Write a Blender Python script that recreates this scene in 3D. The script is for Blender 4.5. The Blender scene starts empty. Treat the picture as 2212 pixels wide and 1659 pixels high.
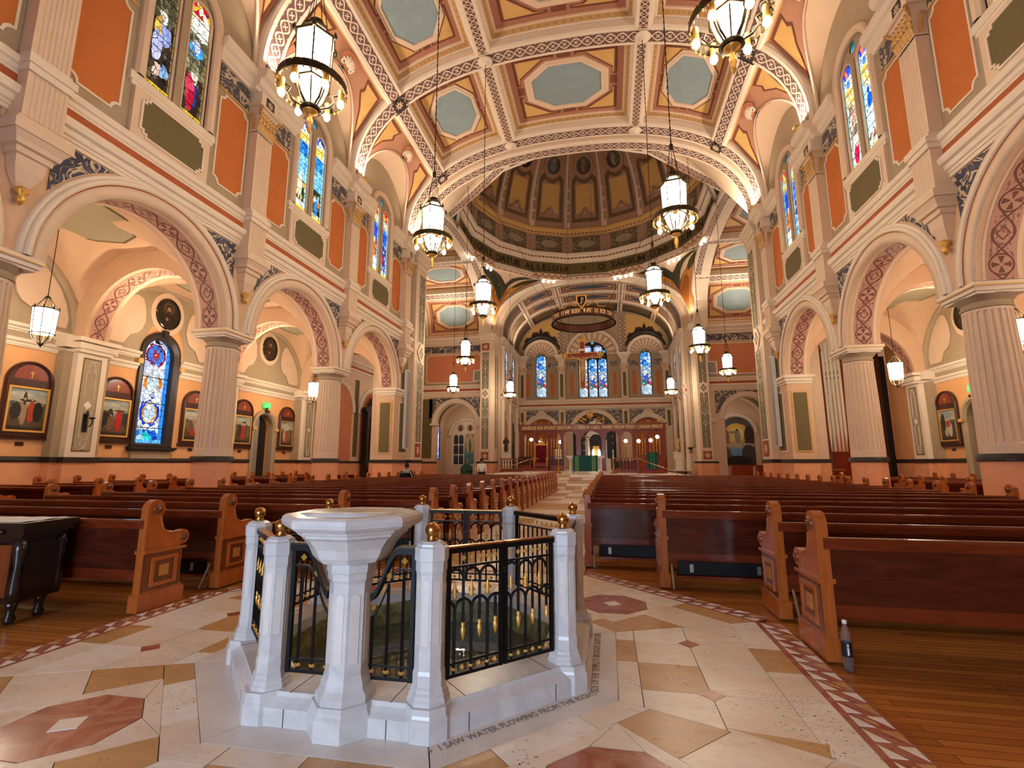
import bpy, math, random
from math import pi, sin, cos, tan, sqrt, atan2, radians
from mathutils import Vector, Matrix
random.seed(7)
S = bpy.context.scene
COL = S.collection
# ---------------------------------------------------------------- camera
cam = bpy.data.cameras.new('camera'); camo = bpy.data.objects.new('camera', cam); COL.objects.link(camo)
cam.sensor_fit = 'HORIZONTAL'; cam.sensor_width = 36.0; cam.lens = 36.0*1054.5/2212.0
cam.clip_start = .05; cam.clip_end = 300
camo.location = (1.51, 0, 1.45)
camo.rotation_euler = (pi/2+.162, 0, .1915)
S.camera = camo
# ---------------------------------------------------------------- world, exposure
S.view_settings.view_transform = 'Standard'; S.view_settings.look = 'None'
S.view_settings.gamma = 1.0; S.view_settings.use_curve_mapping = False
S.view_settings.exposure = 0.0
W = bpy.data.worlds.new('world'); S.world = W; W.use_nodes = True
W.node_tree.nodes['Background'].inputs[0].default_value = (.5, .42, .34, 1)
W.node_tree.nodes['Background'].inputs[1].default_value = .05
S.cycles.max_bounces = 6; S.cycles.diffuse_bounces = 3; S.cycles.glossy_bounces = 2
S.cycles.use_adaptive_sampling = True; S.cycles.adaptive_threshold = .2; S.cycles.adaptive_min_samples = 16; S.cycles.use_denoising = True
S.cycles.transmission_bounces = 4; S.cycles.caustics_reflective = False; S.cycles.caustics_refractive = False
S.cycles.sample_clamp_indirect = 4
def light(name, kind, loc, power, col=(1, .8, .58), size=.3, rot=None, sy=None, spot=None, parent=None, blend=.6):
    l = bpy.data.lights.new(name, kind); l.energy = power; l.color = col
    if kind == 'AREA':
        l.size = size
        if sy: l.shape = 'RECTANGLE'; l.size_y = sy
        else: l.shape = 'DISK'
    else:
        l.shadow_soft_size = size
    if spot: l.spot_size = spot; l.spot_blend = blend
    o = bpy.data.objects.new(name, l); COL.objects.link(o); o.location = loc
    if rot is not None:
        d = Vector(rot).normalized(); o.rotation_euler = d.to_track_quat('-Z', 'Y').to_euler()
    if parent: o.parent = parent
    return o
# ---------------------------------------------------------------- big lights of the place
# daylight through the glazed entrance doors behind the camera
light('entrance_daylight', 'AREA', (-1.2, -5.6, 2.0), 780, (.55, .73, 1), 5.0, (0, 1, -.08), 3.2)
WARM = (1, .84, .66)
BAY = 6.31; YC = [.76, 7.07, 13.38, 19.69, 26.0]; BC = [3.915, 10.225, 16.535, 22.845]
A = 10.1
for y in YC[1:]:
    for s in (-1, 1):
        light('cornice_uplight', 'AREA', (s*9.42, y, 14.95), 190, WARM, .4, (-s*.8, 0, 1))
for y in (28.4, 47.6):
    for s in (-1, 1):
        light('pier_uplight', 'AREA', (s*9.3, y, 15.2), 150, WARM, .35, (-s*.5, (38.3-y)*.04, 1))
for s in (-1, 1):
    light('transept_uplight', 'AREA', (s*14.5, 46.2, 15.1), 320, WARM, .4, (0, -.4, 1))
    light('chancel_uplight', 'AREA', (s*8.2, 55, 15.2), 160, WARM, .4, (-s*.4, 0, 1))
    for y in (8.2, 14.5, 20.8):
        light('aisle_uplight', 'AREA', (s*13.6, y-.7, 6.3), 95, (1, .78, .54), .3, (s*.15, .5, 1))
# ---------------------------------------------------------------- mesh building
class MB:
    def __init__(s): s.v = []; s.f = []; s.uv = {}
    def pt(s, p): s.v.append(tuple(p)); return len(s.v)-1
    def face(s, pts, uv=None):
        i = len(s.v); s.v += [tuple(p) for p in pts]
        if uv: s.uv[len(s.f)] = uv
        s.f.append(list(range(i, i+len(pts)))); return s
    def box(s, c, d, rz=0, taper=None):
        x, y, z = d[0]/2, d[1]/2, d[2]/2; cr, sr = cos(rz), sin(rz); i = len(s.v)
        for k in range(8):
            dx = x if k & 1 else -x; dy = y if k & 2 else -y; dz = z if k & 4 else -z
            if taper and k & 4: dx *= taper; dy *= taper
            s.v.append((c[0]+dx*cr-dy*sr, c[1]+dx*sr+dy*cr, c[2]+dz))
        for q in ((0, 2, 3, 1), (4, 5, 7, 6), (0, 1, 5, 4), (2, 6, 7, 3), (0, 4, 6, 2), (1, 3, 7, 5)): s.f.append([i+k for k in q])
        return s
    def prism(s, poly, m, d0, d1, caps=True, uv=None):
        n = len(poly); a = [s.pt(m(p[0], p[1], d0)) for p in poly]; b = [s.pt(m(p[0], p[1], d1)) for p in poly]
        if caps:
            s.f.append(a[::-1])
            if uv: s.uv[len(s.f)] = [uv(p) for p in poly]
            s.f.append(b)
        for k in range(n): s.f.append([a[k], a[(k+1) % n], b[(k+1) % n], b[k]])
        return s
    def loft(s, rings, closed=True, capa=False, capb=False):
        idx = [[s.pt(p) for p in r] for r in rings]; n = len(rings[0])
        for i in range(len(rings)-1):
            for k in range(n if closed else n-1):
                s.f.append([idx[i][k], idx[i][(k+1) % n], idx[i+1][(k+1) % n], idx[i+1][k]])
        if capa: s.f.append(idx[0][::-1])
        if capb: s.f.append(idx[-1])
        return s
    def lathe(s, prof, n, c=(0, 0, 0), a0=0, caps=True):
        rings = [[(c[0]+r*cos(a0+2*pi*k/n), c[1]+r*sin(a0+2*pi*k/n), c[2]+z) for k in range(n)] for r, z in prof]
        return s.loft(rings, True, caps, caps)
    def grid(s, fn, nu, nv, uv=None):
        idx = [[s.pt(fn(i/nu, j/nv)) for j in range(nv+1)] for i in range(nu+1)]
        for i in range(nu):
            for j in range(nv):
                if uv: s.uv[len(s.f)] = [uv(i/nu, j/nv), uv((i+1)/nu, j/nv), uv((i+1)/nu, (j+1)/nv), uv(i/nu, (j+1)/nv)]
                s.f.append([idx[i][j], idx[i+1][j], idx[i+1][j+1], idx[i][j+1]])
        return s
    def tube(s, path, r, n=8, closed=False):
        P = [Vector(p) for p in path]; rings = []; m = len(P); up = None
        for i in range(m):
            a = P[(i-1) % m] if (closed or i > 0) else P[i]; b = P[(i+1) % m] if (closed or i < m-1) else P[i]
            t = (b-a).normalized()
            if up is None:
                up = Vector((0, 0, 1)) if abs(t.z) < .9 else Vector((1, 0, 0))
            sx = t.cross(up); sx = sx.normalized() if sx.length > 1e-6 else Vector((1, 0, 0)); up = sx.cross(t).normalized()
            rr = r[i] if isinstance(r, (list, tuple)) else r
            rings.append([P[i]+sx*(rr*cos(2*pi*k/n))+up*(rr*sin(2*pi*k/n)) for k in range(n)])
        if closed: rings.append(rings[0])
        return s.loft(rings, True, not closed, not closed)
    def ball(s, c, r, n=10, m=6, sz=1):
        return s.lathe([(max(r*sin(pi*j/m), .0005), -r*sz*cos(pi*j/m)) for j in range(m+1)], n, c, 0, False)
    def sweepY(s, prof, y0, y1):
        return s.loft([[(x, y0, z) for x, z in prof], [(x, y1, z) for x, z in prof]], True, True, True)
    def sweepX(s, prof, x0, x1):
        return s.loft([[(x0, y, z) for y, z in prof], [(x1, y, z) for y, z in prof]], True, True, True)
    def mesh(s, name):
        me = bpy.data.meshes.new(name); me.from_pydata(s.v, [], s.f)
        if s.uv:
            l = me.uv_layers.new(name='UVMap').data
            for fi, u in s.uv.items():
                for k, li in enumerate(me.polygons[fi].loop_indices): l[li].uv = u[k]
        me.update(); return me
def setmat(me, mat):
    me.materials.clear(); me.materials.append(mat)
def obj(name, mb, mat, parent=None, smooth=False, loc=None):
    me = mb.mesh(name) if isinstance(mb, MB) else mb
    if mat is not None: setmat(me, mat)
    if smooth: me.shade_smooth()
    o = bpy.data.objects.new(name, me); COL.objects.link(o)
    if parent: o.parent = parent
    if loc: o.location = loc
    return o
def autosm(o, ang=40):
    me = o.data; me.shade_smooth()
    try: me.set_sharp_from_angle(angle=radians(ang))
    except Exception: pass
    return o
def empty(name, loc=(0, 0, 0), rz=0):
    o = bpy.data.objects.new(name, None); COL.objects.link(o); o.location = loc; o.rotation_euler = (0, 0, rz); o.empty_display_size = .1
    return o
def tag(o, label=None, cat=None, group=None, kind=None):
    if label: o['label'] = label
    if cat: o['category'] = cat
    if group: o['group'] = group
    if kind: o['kind'] = kind
    return o
def thing(name, label, cat, loc=(0, 0, 0), rz=0, group=None): return tag(empty(name, loc, rz), label, cat, group)
def struct(name, label=None, cat=None): return tag(empty(name), label, cat, None, 'structure')
def dup(root, loc=None, rz=None, label=None, group=None, scale=None):
    r = root.copy(); COL.objects.link(r)
    if loc is not None: r.location = loc
    if rz is not None: r.rotation_euler = (0, 0, rz)
    if scale is not None: r.scale = scale
    if label: r['label'] = label
    if group: r['group'] = group
    for ch in list(root.children):
        c = ch.copy(); COL.objects.link(c); c.parent = r
        for g in list(ch.children):
            d = g.copy(); COL.objects.link(d); d.parent = c
    return r
def dup_part(part, parent, loc=None):
    c = part.copy(); COL.objects.link(c); c.parent = parent
    if loc is not None: c.location = loc
    for g in list(part.children):
        d = g.copy(); COL.objects.link(d); d.parent = c
    return c
# ---------------------------------------------------------------- materials
def lin(c):
    r = []
    for v in c:
        v /= 255.0; r.append(v/12.92 if v <= .04045 else ((v+.055)/1.055)**2.4)
    return (r[0], r[1], r[2], 1)
class E:                                                     # a value inside a node tree
    def __init__(s, nt, k): s.nt = nt; s.k = k
    def m(s, op, b=None, c=None):
        n = s.nt.nodes.new('ShaderNodeMath'); n.operation = op
        for i, q in enumerate((s, b, c)):
            if q is None: continue
            k = q.k if isinstance(q, E) else q
            if isinstance(k, (int, float)): n.inputs[i].default_value = k
            else: s.nt.links.new(k, n.inputs[i])
        return E(s.nt, n.outputs[0])
    def __add__(s, b): return s.m('ADD', b)
    __radd__ = __add__
    def __sub__(s, b): return s.m('SUBTRACT', b)
    def __rsub__(s, b): return E(s.nt, b).m('SUBTRACT', s)
    def __mul__(s, b): return s.m('MULTIPLY', b)
    __rmul__ = __mul__
    def __truediv__(s, b): return s.m('DIVIDE', b)
    def lt(s, b): return s.m('LESS_THAN', b)
    def gt(s, b): return s.m('GREATER_THAN', b)
    def mn(s, b): return s.m('MINIMUM', b)
    def mx(s, b): return s.m('MAXIMUM', b)
    def ab(s): return s.m('ABSOLUTE')
    def fr(s): return s.m('FRACT')
    def sin(s): return s.m('SINE')
    def cos(s): return s.m('COSINE')
    def sqrt(s): return s.m('SQRT')
    def at2(s, b): return s.m('ARCTAN2', b)
def mixc(nt, fac, a, b, mode='MIX'):
    n = nt.nodes.new('ShaderNodeMix'); n.data_type = 'RGBA'; n.blend_type = mode
    for sock, v in ((n.inputs[0], fac), (n.inputs[6], a), (n.inputs[7], b)):
        k = v.k if isinstance(v, E) else v
        if isinstance(k, (tuple, list)) or isinstance(k, (int, float)): sock.default_value = k
        else: nt.links.new(k, sock)
    return n.outputs[2]
def newmat(name, rough=.6, metal=0, spec=.3):
    m = bpy.data.materials.new(name); m.use_nodes = True; nt = m.node_tree; b = nt.nodes['Principled BSDF']
    b.inputs['Roughness'].default_value = rough; b.inputs['Metallic'].default_value = metal
    b.inputs['Specular IOR Level'].default_value = spec
    return m, nt, b
def noise(nt, scale, detail=4, dist=0, vec=None, coord='Object', sc=None, rough=.55):
    n = nt.nodes.new('ShaderNodeTexNoise'); n.inputs['Scale'].default_value = scale; n.inputs['Detail'].default_value = detail
    n.inputs['Distortion'].default_value = dist; n.inputs['Roughness'].default_value = rough
    t = vec
    if t is None:
        t = nt.nodes.new('ShaderNodeTexCoord').outputs[coord]
    if sc:
        mp = nt.nodes.new('ShaderNodeMapping'); mp.inputs['Scale'].default_value = sc; nt.links.new(t, mp.inputs[0]); t = mp.outputs[0]
    nt.links.new(t, n.inputs['Vector']); return n
def uvs(nt):
    t = nt.nodes.new('ShaderNodeTexCoord'); x = nt.nodes.new('ShaderNodeSeparateXYZ'); nt.links.new(t.outputs['UV'], x.inputs[0])
    return E(nt, x.outputs[0]), E(nt, x.outputs[1]), t.outputs['UV']
def geo_noise(nt, scale, detail=4, dist=0, sc=None):
    g = nt.nodes.new('ShaderNodeNewGeometry')
    return noise(nt, scale, detail, dist, g.outputs['Position'], sc=sc)
def bump(nt, b, h, strength=.2, dist=.02):
    n = nt.nodes.new('ShaderNodeBump'); n.inputs['Strength'].default_value = strength; n.inputs['Distance'].default_value = dist
    nt.links.new(h.k if isinstance(h, E) else h, n.inputs['Height']); nt.links.new(n.outputs[0], b.inputs['Normal'])
def flat(name, c, rough=.6, var=.08, scale=3, metal=0, bmp=0, spec=.3):
    m, nt, b = newmat(name, rough, metal, spec); L = lin(c)
    if var:
        n = geo_noise(nt, scale, 5)
        k = E(nt, n.outputs[0]); d = tuple(max(0, v*(1-var*1.6)) for v in L[:3])+(1,); h = tuple(min(1, v*(1+var)) for v in L[:3])+(1,)
        nt.links.new(mixc(nt, k, d, h), b.inputs['Base Color'])
        if bmp: bump(nt, b, n.outputs[0], bmp)
    else: b.inputs['Base Color'].default_value = L
    return m
def emit(name, c, strength):
    m = bpy.data.materials.new(name); m.use_nodes = True; nt = m.node_tree; nt.nodes.clear()
    o = nt.nodes.new('ShaderNodeOutputMaterial'); e = nt.nodes.new('ShaderNodeEmission')
    e.inputs[0].default_value = lin(c); e.inputs[1].default_value = strength; nt.links.new(e.outputs[0], o.inputs[0]); return m
def wood(name, c, dark=.45, rough=.3, sc=(1, 14, 14), scale=1.6, coat=.55):
    m, nt, b = newmat(name, rough); L = lin(c)
    t = nt.nodes.new('ShaderNodeTexCoord').outputs['Object']
    n = noise(nt, scale, 6, 1.2, t, sc=sc); k = (E(nt, n.outputs[0])-.28)*2.2
    nt.links.new(mixc(nt, k.mx(0).mn(1), tuple(v*dark for v in L[:3])+(1,), L), b.inputs['Base Color'])
    b.inputs['Coat Weight'].default_value = coat; b.inputs['Coat Roughness'].default_value = .15
    return m
def marble(name, c, vein, rough=.25, scale=1.2, amt=.5):
    m, nt, b = newmat(name, rough, 0, .5)
    n = geo_noise(nt, scale, 8, 1.6); k = (E(nt, n.outputs[0])-.5).ab()*9
    k = (1-k).mx(0)*amt; n2 = geo_noise(nt, scale*3, 5, .4); L = lin(c)
    base = mixc(nt, E(nt, n2.outputs[0]), tuple(v*.82 for v in L[:3])+(1,), tuple(min(1, v*1.1) for v in L[:3])+(1,))
    nt.links.new(mixc(nt, k, base, lin(vein)), b.inputs['Base Color']); return m
def travertine(name, c, d, rough=.22):
    m, nt, b = newmat(name, rough, 0, .5); a = E(nt, geo_noise(nt, 2.2, 6, .8, sc=(1, 2.2, 1)).outputs[0]); f = E(nt, geo_noise(nt, 11, 5, .6, sc=(1, 1.6, 1)).outputs[0]); pit = E(nt, geo_noise(nt, 55, 2).outputs[0]); zone = E(nt, geo_noise(nt, 1.3, 2).outputs[0])
    k = ((a-.42)*2.6).mx(0).mn(1)*.55+((f-.5)*3).mx(0).mn(1)*.4
    col = mixc(nt, k, lin(c), lin(d)); col = mixc(nt, (pit.gt(.66)*zone.gt(.6)), col, lin((70, 56, 46)))
    nt.links.new(col, b.inputs['Base Color']); nt.links.new((rough+(f*.15)).k, b.inputs['Roughness']); return m
def pattern(name, ca, cb, fn, rough=.6, var=.1):
    m, nt, b = newmat(name, rough); u, v, uv = uvs(nt); k = fn(nt, u, v, uv)
    n = geo_noise(nt, 4, 4); c = mixc(nt, k, lin(ca), lin(cb))
    c = mixc(nt, 1.0, c, mixc(nt, E(nt, n.outputs[0]), (1-var, 1-var, 1-var, 1), (1, 1, 1, 1)), 'MULTIPLY')
    nt.links.new(c, b.inputs['Base Color']); return m
def p_guilloche(nt, u, v, uv):            # two broad interlaced ribbons with a four-leaf flower in every eye
    w = (u*(2*pi)).cos()*.33; y = v-.5
    a = (y-w).ab().lt(.062).mx((y+w).ab().lt(.062))
    x0 = u.fr()-.5; e = .58
    r = ((x0/e)*(x0/e)+y*y).sqrt(); th = y.at2(x0/e); pet = r.lt(.1+.1*(th*4+pi).cos()).mx(r.lt(.055))
    x1 = (u+.5).fr()-.5; r1 = ((x1/e)*(x1/e)+y*y).sqrt(); th1 = y.at2(x1/e); pet1 = r1.lt(.1+.1*(th1*4+pi).cos()).mx(r1.lt(.055))
    x2 = (u*2).fr()-.5; tri = (x2.ab()*.9+(.5-y.ab())).lt(.1)
    return a.mx(pet).mx(pet1).mx(tri).mx(y.ab().gt(.47))
def p_soffit(nt, u, v, uv):               # circled crosses joined by knotwork
    y = v-.5; x = u.fr()-.5; r = (x*x*5.5+y*y).sqrt(); ring = (r-.40).ab().lt(.035); th = y.at2(x*2.35)
    cross = ((th*4).cos().gt(.2))*r.lt(.33)*r.gt(.06)
    w = (u*(2*pi)).cos()*-.36; kn = ((y-w).ab().lt(.05)).mx((y+w).ab().lt(.05))*r.gt(.42)
    x2 = (u+.5).fr()-.5; r2 = (x2*x2*5+y*y).sqrt(); dia = (x2.ab()*2.2+y.ab()); kn2 = (dia-.22).ab().lt(.035)
    n = noise(nt, 1, 2, .5, uv, sc=(14, 9, 1)); fine = E(nt, n.outputs[0]).gt(.56)*r.gt(.46)*y.ab().lt(.4)
    return ring.mx(cross).mx(kn).mx(kn2).mx(fine*.75)
def p_lattice(nt, u, v, uv):
    x = u.fr()-.5; y = v-.5
    d = (x.ab()-y.ab()).ab()
    return d.lt(.09).mx(x.ab().gt(.44)).mx(y.ab().gt(.42))
def p_scroll(nt, u, v, uv):               # acanthus scroll
    n = noise(nt, 1, 2, 2.2, uv, sc=(1.7, 1.7, 1)); k = E(nt, n.outputs[0])
    return ((k*24).sin().gt(.25))*(k.gt(.36))*(k.lt(.68))
def p_cand(nt, u, v, uv):                 # candelabra ornament mirrored about the middle
    c = nt.nodes.new('ShaderNodeCombineXYZ'); vm = (v-.5).ab()
    nt.links.new(u.k, c.inputs[0]); nt.links.new(vm.k, c.inputs[1])
    n = noise(nt, 1, 2, 1.4, c.outputs[0], sc=(2.6, 4.5, 1)); k = E(nt, n.outputs[0])
    st = (k*22).sin().gt(.1)*k.gt(.4)
    return (st*vm.lt(.38)).mx(vm.lt(.025)).mx(vm.gt(.455))
def p_swag(nt, u, v, uv):
    x = u.fr()-.5; w = x*x*2.4+.3; return ((v-w).ab().lt(.1)).mx((x.ab().gt(.4))*((v-.75).ab().lt(.16))).mx((x*x*4+(v-.55)*(v-.55)).sqrt().lt(.1))
def p_egg(nt, u, v, uv):
    x = u.fr()-.5; y = v-.5; r = (x*x*3+y*y*2).sqrt(); return r.lt(.33)*r.gt(.18)
def p_dentil(nt, u, v, uv): return u.fr().lt(.55)
def p_stars(nt, u, v, uv):
    x = u.fr()-.5; y = v.fr()-.5; r = (x*x+y*y).sqrt(); th = y.at2(x); return r.lt(.13+.07*(th*8).cos())
def p_fan(nt, u, v, uv): return (u*(2*pi*11)).cos().gt(-.1)*v.gt(.12)*v.lt(.9)
def p_rose(nt, u, v, uv):
    x = u-.5; y = v-.5; r = (x*x+y*y).sqrt(); th = y.at2(x)
    return r.lt(.27+.1*(th*8).cos())*r.gt(.07)
def p_cartouche(nt, u, v, uv):
    x = u-.5; y = v-.5; r = (x*x*3.2+y*y*5).sqrt(); n = noise(nt, 1, 3, 1.5, uv, sc=(9, 6, 1)); k = E(nt, n.outputs[0])
    return (r.lt(.55)*r.gt(0)).mx(k.gt(.56)*r.gt(.6)*r.lt(1.05))
def picture(name, layers, base, var=.5, scale=6, emission=0, rough=.35):
    """layers: (cx, cy, rx, ry, colour) soft ellipses painted in UV space over a vertical gradient base ((v,colour),...)"""
    m, nt, b = newmat(name, rough); u, v, uv = uvs(nt)
    n = noise(nt, scale, 6, .8, uv); k = E(nt, n.outputs[0])-.5
    uu = u+k*.05; vv = v+k*.05
    r = nt.nodes.new('ShaderNodeValToRGB'); el = r.color_ramp.elements
    while len(el) < len(base): el.new(.5)
    for e, (p, c) in zip(el, base): e.position = p; e.color = lin(c)
    nt.links.new((v+k*.25).k, r.inputs[0]); c = r.outputs[0]
    for cx, cy, rx, ry, col in layers:
        a = (uu-cx)*(1/rx); d = (vv-cy)*(1/ry); q = (a*a+d*d); f = ((1.15-q)*5).mx(0).mn(1)
        c = mixc(nt, f, c, lin(col))
    c = mixc(nt, 1.0, c, mixc(nt, (k+.5), (1-var, 1-var, 1-var, 1), (1+var*.4, 1+var*.4, 1+var*.4, 1)), 'MULTIPLY')
    nt.links.new(c, b.inputs['Base Color'])
    if emission: nt.links.new(c, b.inputs['Emission Color']); b.inputs['Emission Strength'].default_value = emission
    return m
def glass(name, palette, figs=(), cells=(5, 14), border=(150, 215, 235), bottom=(250, 205, 20), strength=1.0, bw=.07, lead=.03, sat=1):
    """stained glass lit by the daylight behind it; UV 0..1 over one light"""
    m = bpy.data.materials.new(name); m.use_nodes = True; nt = m.node_tree; nt.nodes.clear()
    o = nt.nodes.new('ShaderNodeOutputMaterial'); e = nt.nodes.new('ShaderNodeEmission'); nt.links.new(e.outputs[0], o.inputs[0])
    u, v, uv = uvs(nt)
    mp = nt.nodes.new('ShaderNodeMapping'); mp.inputs['Scale'].default_value = (cells[0], cells[1], 1); nt.links.new(uv, mp.inputs[0])
    vo = nt.nodes.new('ShaderNodeTexVoronoi'); vo.inputs['Scale'].default_value = 1; nt.links.new(mp.outputs[0], vo.inputs['Vector'])
    ve = nt.nodes.new('ShaderNodeTexVoronoi'); ve.feature = 'DISTANCE_TO_EDGE'; ve.inputs['Scale'].default_value = 1; nt.links.new(mp.outputs[0], ve.inputs['Vector'])
    sx = nt.nodes.new('ShaderNodeSeparateColor'); nt.links.new(vo.outputs['Color'], sx.inputs[0]); rnd = E(nt, sx.outputs[0]); rnd2 = E(nt, sx.outputs[1])
    c = None
    for zone in palette:                       # (vmin, colours)
        r = nt.nodes.new('ShaderNodeValToRGB'); r.color_ramp.interpolation = 'CONSTANT'; el = r.color_ramp.elements; cs = zone[1]
        while len(el) < len(cs): el.new(.5)
        for i, q in enumerate(cs): el[i].position = i/len(cs); el[i].color = lin(q)
        nt.links.new(rnd.k, r.inputs[0])
        c = r.outputs[0] if c is None else mixc(nt, v.gt(zone[0]), c, r.outputs[0])
    wob = (rnd2-.5)*.05
    for cx, cy, rx, ry, col in figs:
        a = (u-cx)*(1/rx); d = (v+wob-cy)*(1/ry); c = mixc(nt, (a*a+d*d).lt(1), c, lin(col))
    c = mixc(nt, 1.0, c, mixc(nt, rnd2, (.62, .62, .62, 1), (1.25, 1.25, 1.25, 1)), 'MULTIPLY')
    if bw: c = mixc(nt, (u-.5).ab().gt(.5-bw), c, lin(border))
    if bottom: c = mixc(nt, v.lt(.035), c, lin(bottom))
    c = mixc(nt, E(nt, ve.outputs['Distance']).lt(lead), c, (.012, .012, .015, 1))
    nt.links.new(c, e.inputs[0]); e.inputs[1].default_value = strength; return m
M = {}
def defmats():
    M['cream'] = flat('cream_plaster', (226, 196, 166), .7, .06, 2.5)
    M['cream2'] = flat('pale_moulding', (234, 214, 190), .6, .05, 3)
    M['pink'] = flat('rosy_plaster', (218, 178, 144), .7, .08, 2)
    M['taupe'] = flat('taupe_paint', (172, 150, 122), .7, .07, 3)
    M['olive'] = flat('olive_paint', (112, 98, 64), .75, .08, 6)
    M['orange'] = flat('burnt_orange_paint', (198, 112, 54), .7, .1, 1.6)
    M['rust'] = flat('rust_strip', (178, 92, 50), .7, .08, 2)
    M['owall'] = flat('apricot_wall', (232, 170, 114), .7, .1, 1.3)
    M['dado'] = flat('salmon_dado', (232, 162, 118), .65, .12, 2.2)
    M['salmon'] = flat('salmon_panel', (208, 130, 94), .7, .08, 1.5)
    M['band'] = flat('dark_dado_rail', (52, 42, 36), .4, .1, 4)
    M['sky'] = flat('pale_blue_panel', (142, 158, 160), .75, .12, 2.2)
    M['gold_paint'] = flat('ochre_panel', (216, 170, 102), .7, .08, 3)
    M['coffer'] = flat('rose_brown_coffer', (178, 122, 96), .7, .08, 3)
    M['brownline'] = flat('brown_outline', (124, 72, 52), .7, .05)
    M['vault'] = flat('vault_rose', (188, 134, 106), .7, .07, 1.5)
    M['lunette'] = flat('lunette_cream', (220, 186, 152), .7, .08, 1.4)
    M['aisle_panel'] = flat('aisle_grey_panel', (168, 154, 126), .75, .06, 2)
    M['gold'] = flat('gilding', (226, 172, 84), .4, .12, 20, .5)
    M['brass'] = flat('brass', (190, 140, 75), .25, .1, 20, 1)
    M['bronze'] = flat('dark_bronze', (70, 58, 40), .4, .2, 15, .8)
    M['iron'] = flat('black_iron', (16, 15, 16), .42, .2, 20, .3)
    M['steel'] = flat('brushed_steel', (170, 165, 158), .35, .1, 20, .9)
    M['pew'] = wood('pew_mahogany', (124, 50, 24), .45, .16, (1.2, 9, 9), 1.5)
    M['pewdark'] = wood('pew_back_dark', (88, 36, 20), .4, .18, (1.2, 8, 8), 1.5)
    M['pewend'] = wood('pew_end_oak', (190, 100, 40), .62, .28, (6, 6, 1.2), 2)
    M['pewmid'] = wood('pew_end_walnut', (128, 62, 26), .6, .3, (6, 6, 1.2), 2)
    M['inlay'] = wood('pew_inlay', (198, 128, 58), .75, .3, (6, 6, 1.2), 2)
    M['cherry'] = wood('red_cherry_wood', (150, 58, 32), .6, .3, (5, 5, 1.2), 2)
    M['darkwood'] = wood('dark_frame_wood', (72, 30, 18), .5, .28, (5, 5, 1.5), 2)
    M['blackwood'] = wood('black_carved_wood', (34, 24, 18), .5, .3, (5, 5, 1.5), 2)
    M['floorwood'] = plankmat()
    M['mwhite'] = travertine('cream_travertine', (234, 216, 194), (196, 160, 124))
    M['mpale'] = travertine('pale_travertine', (240, 228, 212), (206, 180, 152))
    M['mtan'] = travertine('tan_travertine', (198, 152, 96), (160, 110, 60))
    M['mred'] = marble('red_marble', (160, 84, 60), (214, 160, 130), .25, 2.4, .35)
    M['mfont'] = marble('white_font_marble', (212, 207, 202), (168, 163, 162), .25, 2.2, .3)
    M['mband'] = marble('white_band_marble', (226, 216, 206), (196, 184, 172), .28, 1.4, .25)
    M['mgreen'] = marble('green_pool_marble', (150, 148, 98), (70, 64, 44), .3, 3.2, .7)
    M['mlight'] = marble('pale_green_marble', (208, 206, 176), (120, 116, 84), .3, 4, .5)
    M['grout'] = flat('grey_grout', (96, 82, 70), .8, .05)
    M['engrave'] = flat('engraved_letter', (140, 126, 116), .7, 0)
    M['goldletter'] = flat('gold_letter', (236, 206, 140), .45, 0, metal=.2)
    M['darkletter'] = flat('dark_letter', (52, 42, 26), .6, 0)
    M['velvet'] = flat('red_velvet', (110, 12, 20), .85, .15, 8)
    M['green'] = flat('green_cloth', (22, 82, 76), .8, .1, 10)
    M['greenband'] = flat('green_gold_band', (70, 140, 100), .7, .25, 40)
    M['white'] = flat('white_cloth', (232, 228, 220), .75, .06, 10)
    M['waxwhite'] = flat('candle_wax', (245, 236, 214), .5, 0)
    M['tableclothw'] = flat('lace_cloth', (238, 236, 232), .8, .1, 25)
    M['grey'] = flat('grey_plastic', (150, 144, 138), .5, .05)
    M['navy'] = flat('navy_frieze', (82, 84, 98), .7, .08)
    M['dome'] = flat('dome_plaster', (176, 138, 112), .75, .08, 1.5)
    M['domedark'] = flat('dome_dark_panel', (118, 92, 68), .75, .1, 2)  # darker brown for the gore frames and chancel vault panels
    M['text_band'] = flat('inscription_band', (112, 92, 56), .7, .12, 4)
    M['skin'] = flat('skin', (176, 122, 94), .6, .05)
    M['hair'] = flat('dark_hair', (28, 20, 16), .6, .1)
    M['hoodie'] = flat('black_hoodie', (22, 22, 24), .85, .1)
    M['leaf'] = flat('plant_leaf', (42, 74, 32), .6, .2, 12)
    M['pot'] = flat('clay_pot', (150, 120, 100), .6, .1)
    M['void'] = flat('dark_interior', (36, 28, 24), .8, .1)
    M['greydoor'] = flat('grey_door_paint', (150, 142, 136), .5, .06)
    M['exit'] = emit('exit_green', (60, 230, 110), 1.6)
    M['lamp'] = emit('lantern_glass_glow', (255, 238, 212), 42)
    M['lampdim'] = emit('aisle_lantern_glow', (255, 238, 208), 70)
    M['bulb'] = emit('bulb_glow', (255, 236, 200), 45)
    M['spotbulb'] = emit('spot_bulb_glow', (255, 240, 215), 12)
    M['doorglass'] = emit('daylit_door_glass', (190, 215, 255), 1.2)
    M['guil'] = pattern('guilloche_ornament', (112, 84, 78), (232, 206, 180), p_guilloche)
    M['soff'] = pattern('soffit_knotwork', (196, 146, 124), (116, 70, 62), p_soffit)
    M['latt'] = pattern('lattice_ornament', (92, 64, 54), (226, 194, 166), p_lattice)
    M['scroll'] = pattern('scroll_frieze', (84, 80, 86), (196, 176, 150), p_scroll)
    M['scrollb'] = pattern('blue_spandrel_scroll', (66, 68, 86), (208, 184, 154), p_scroll)
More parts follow.
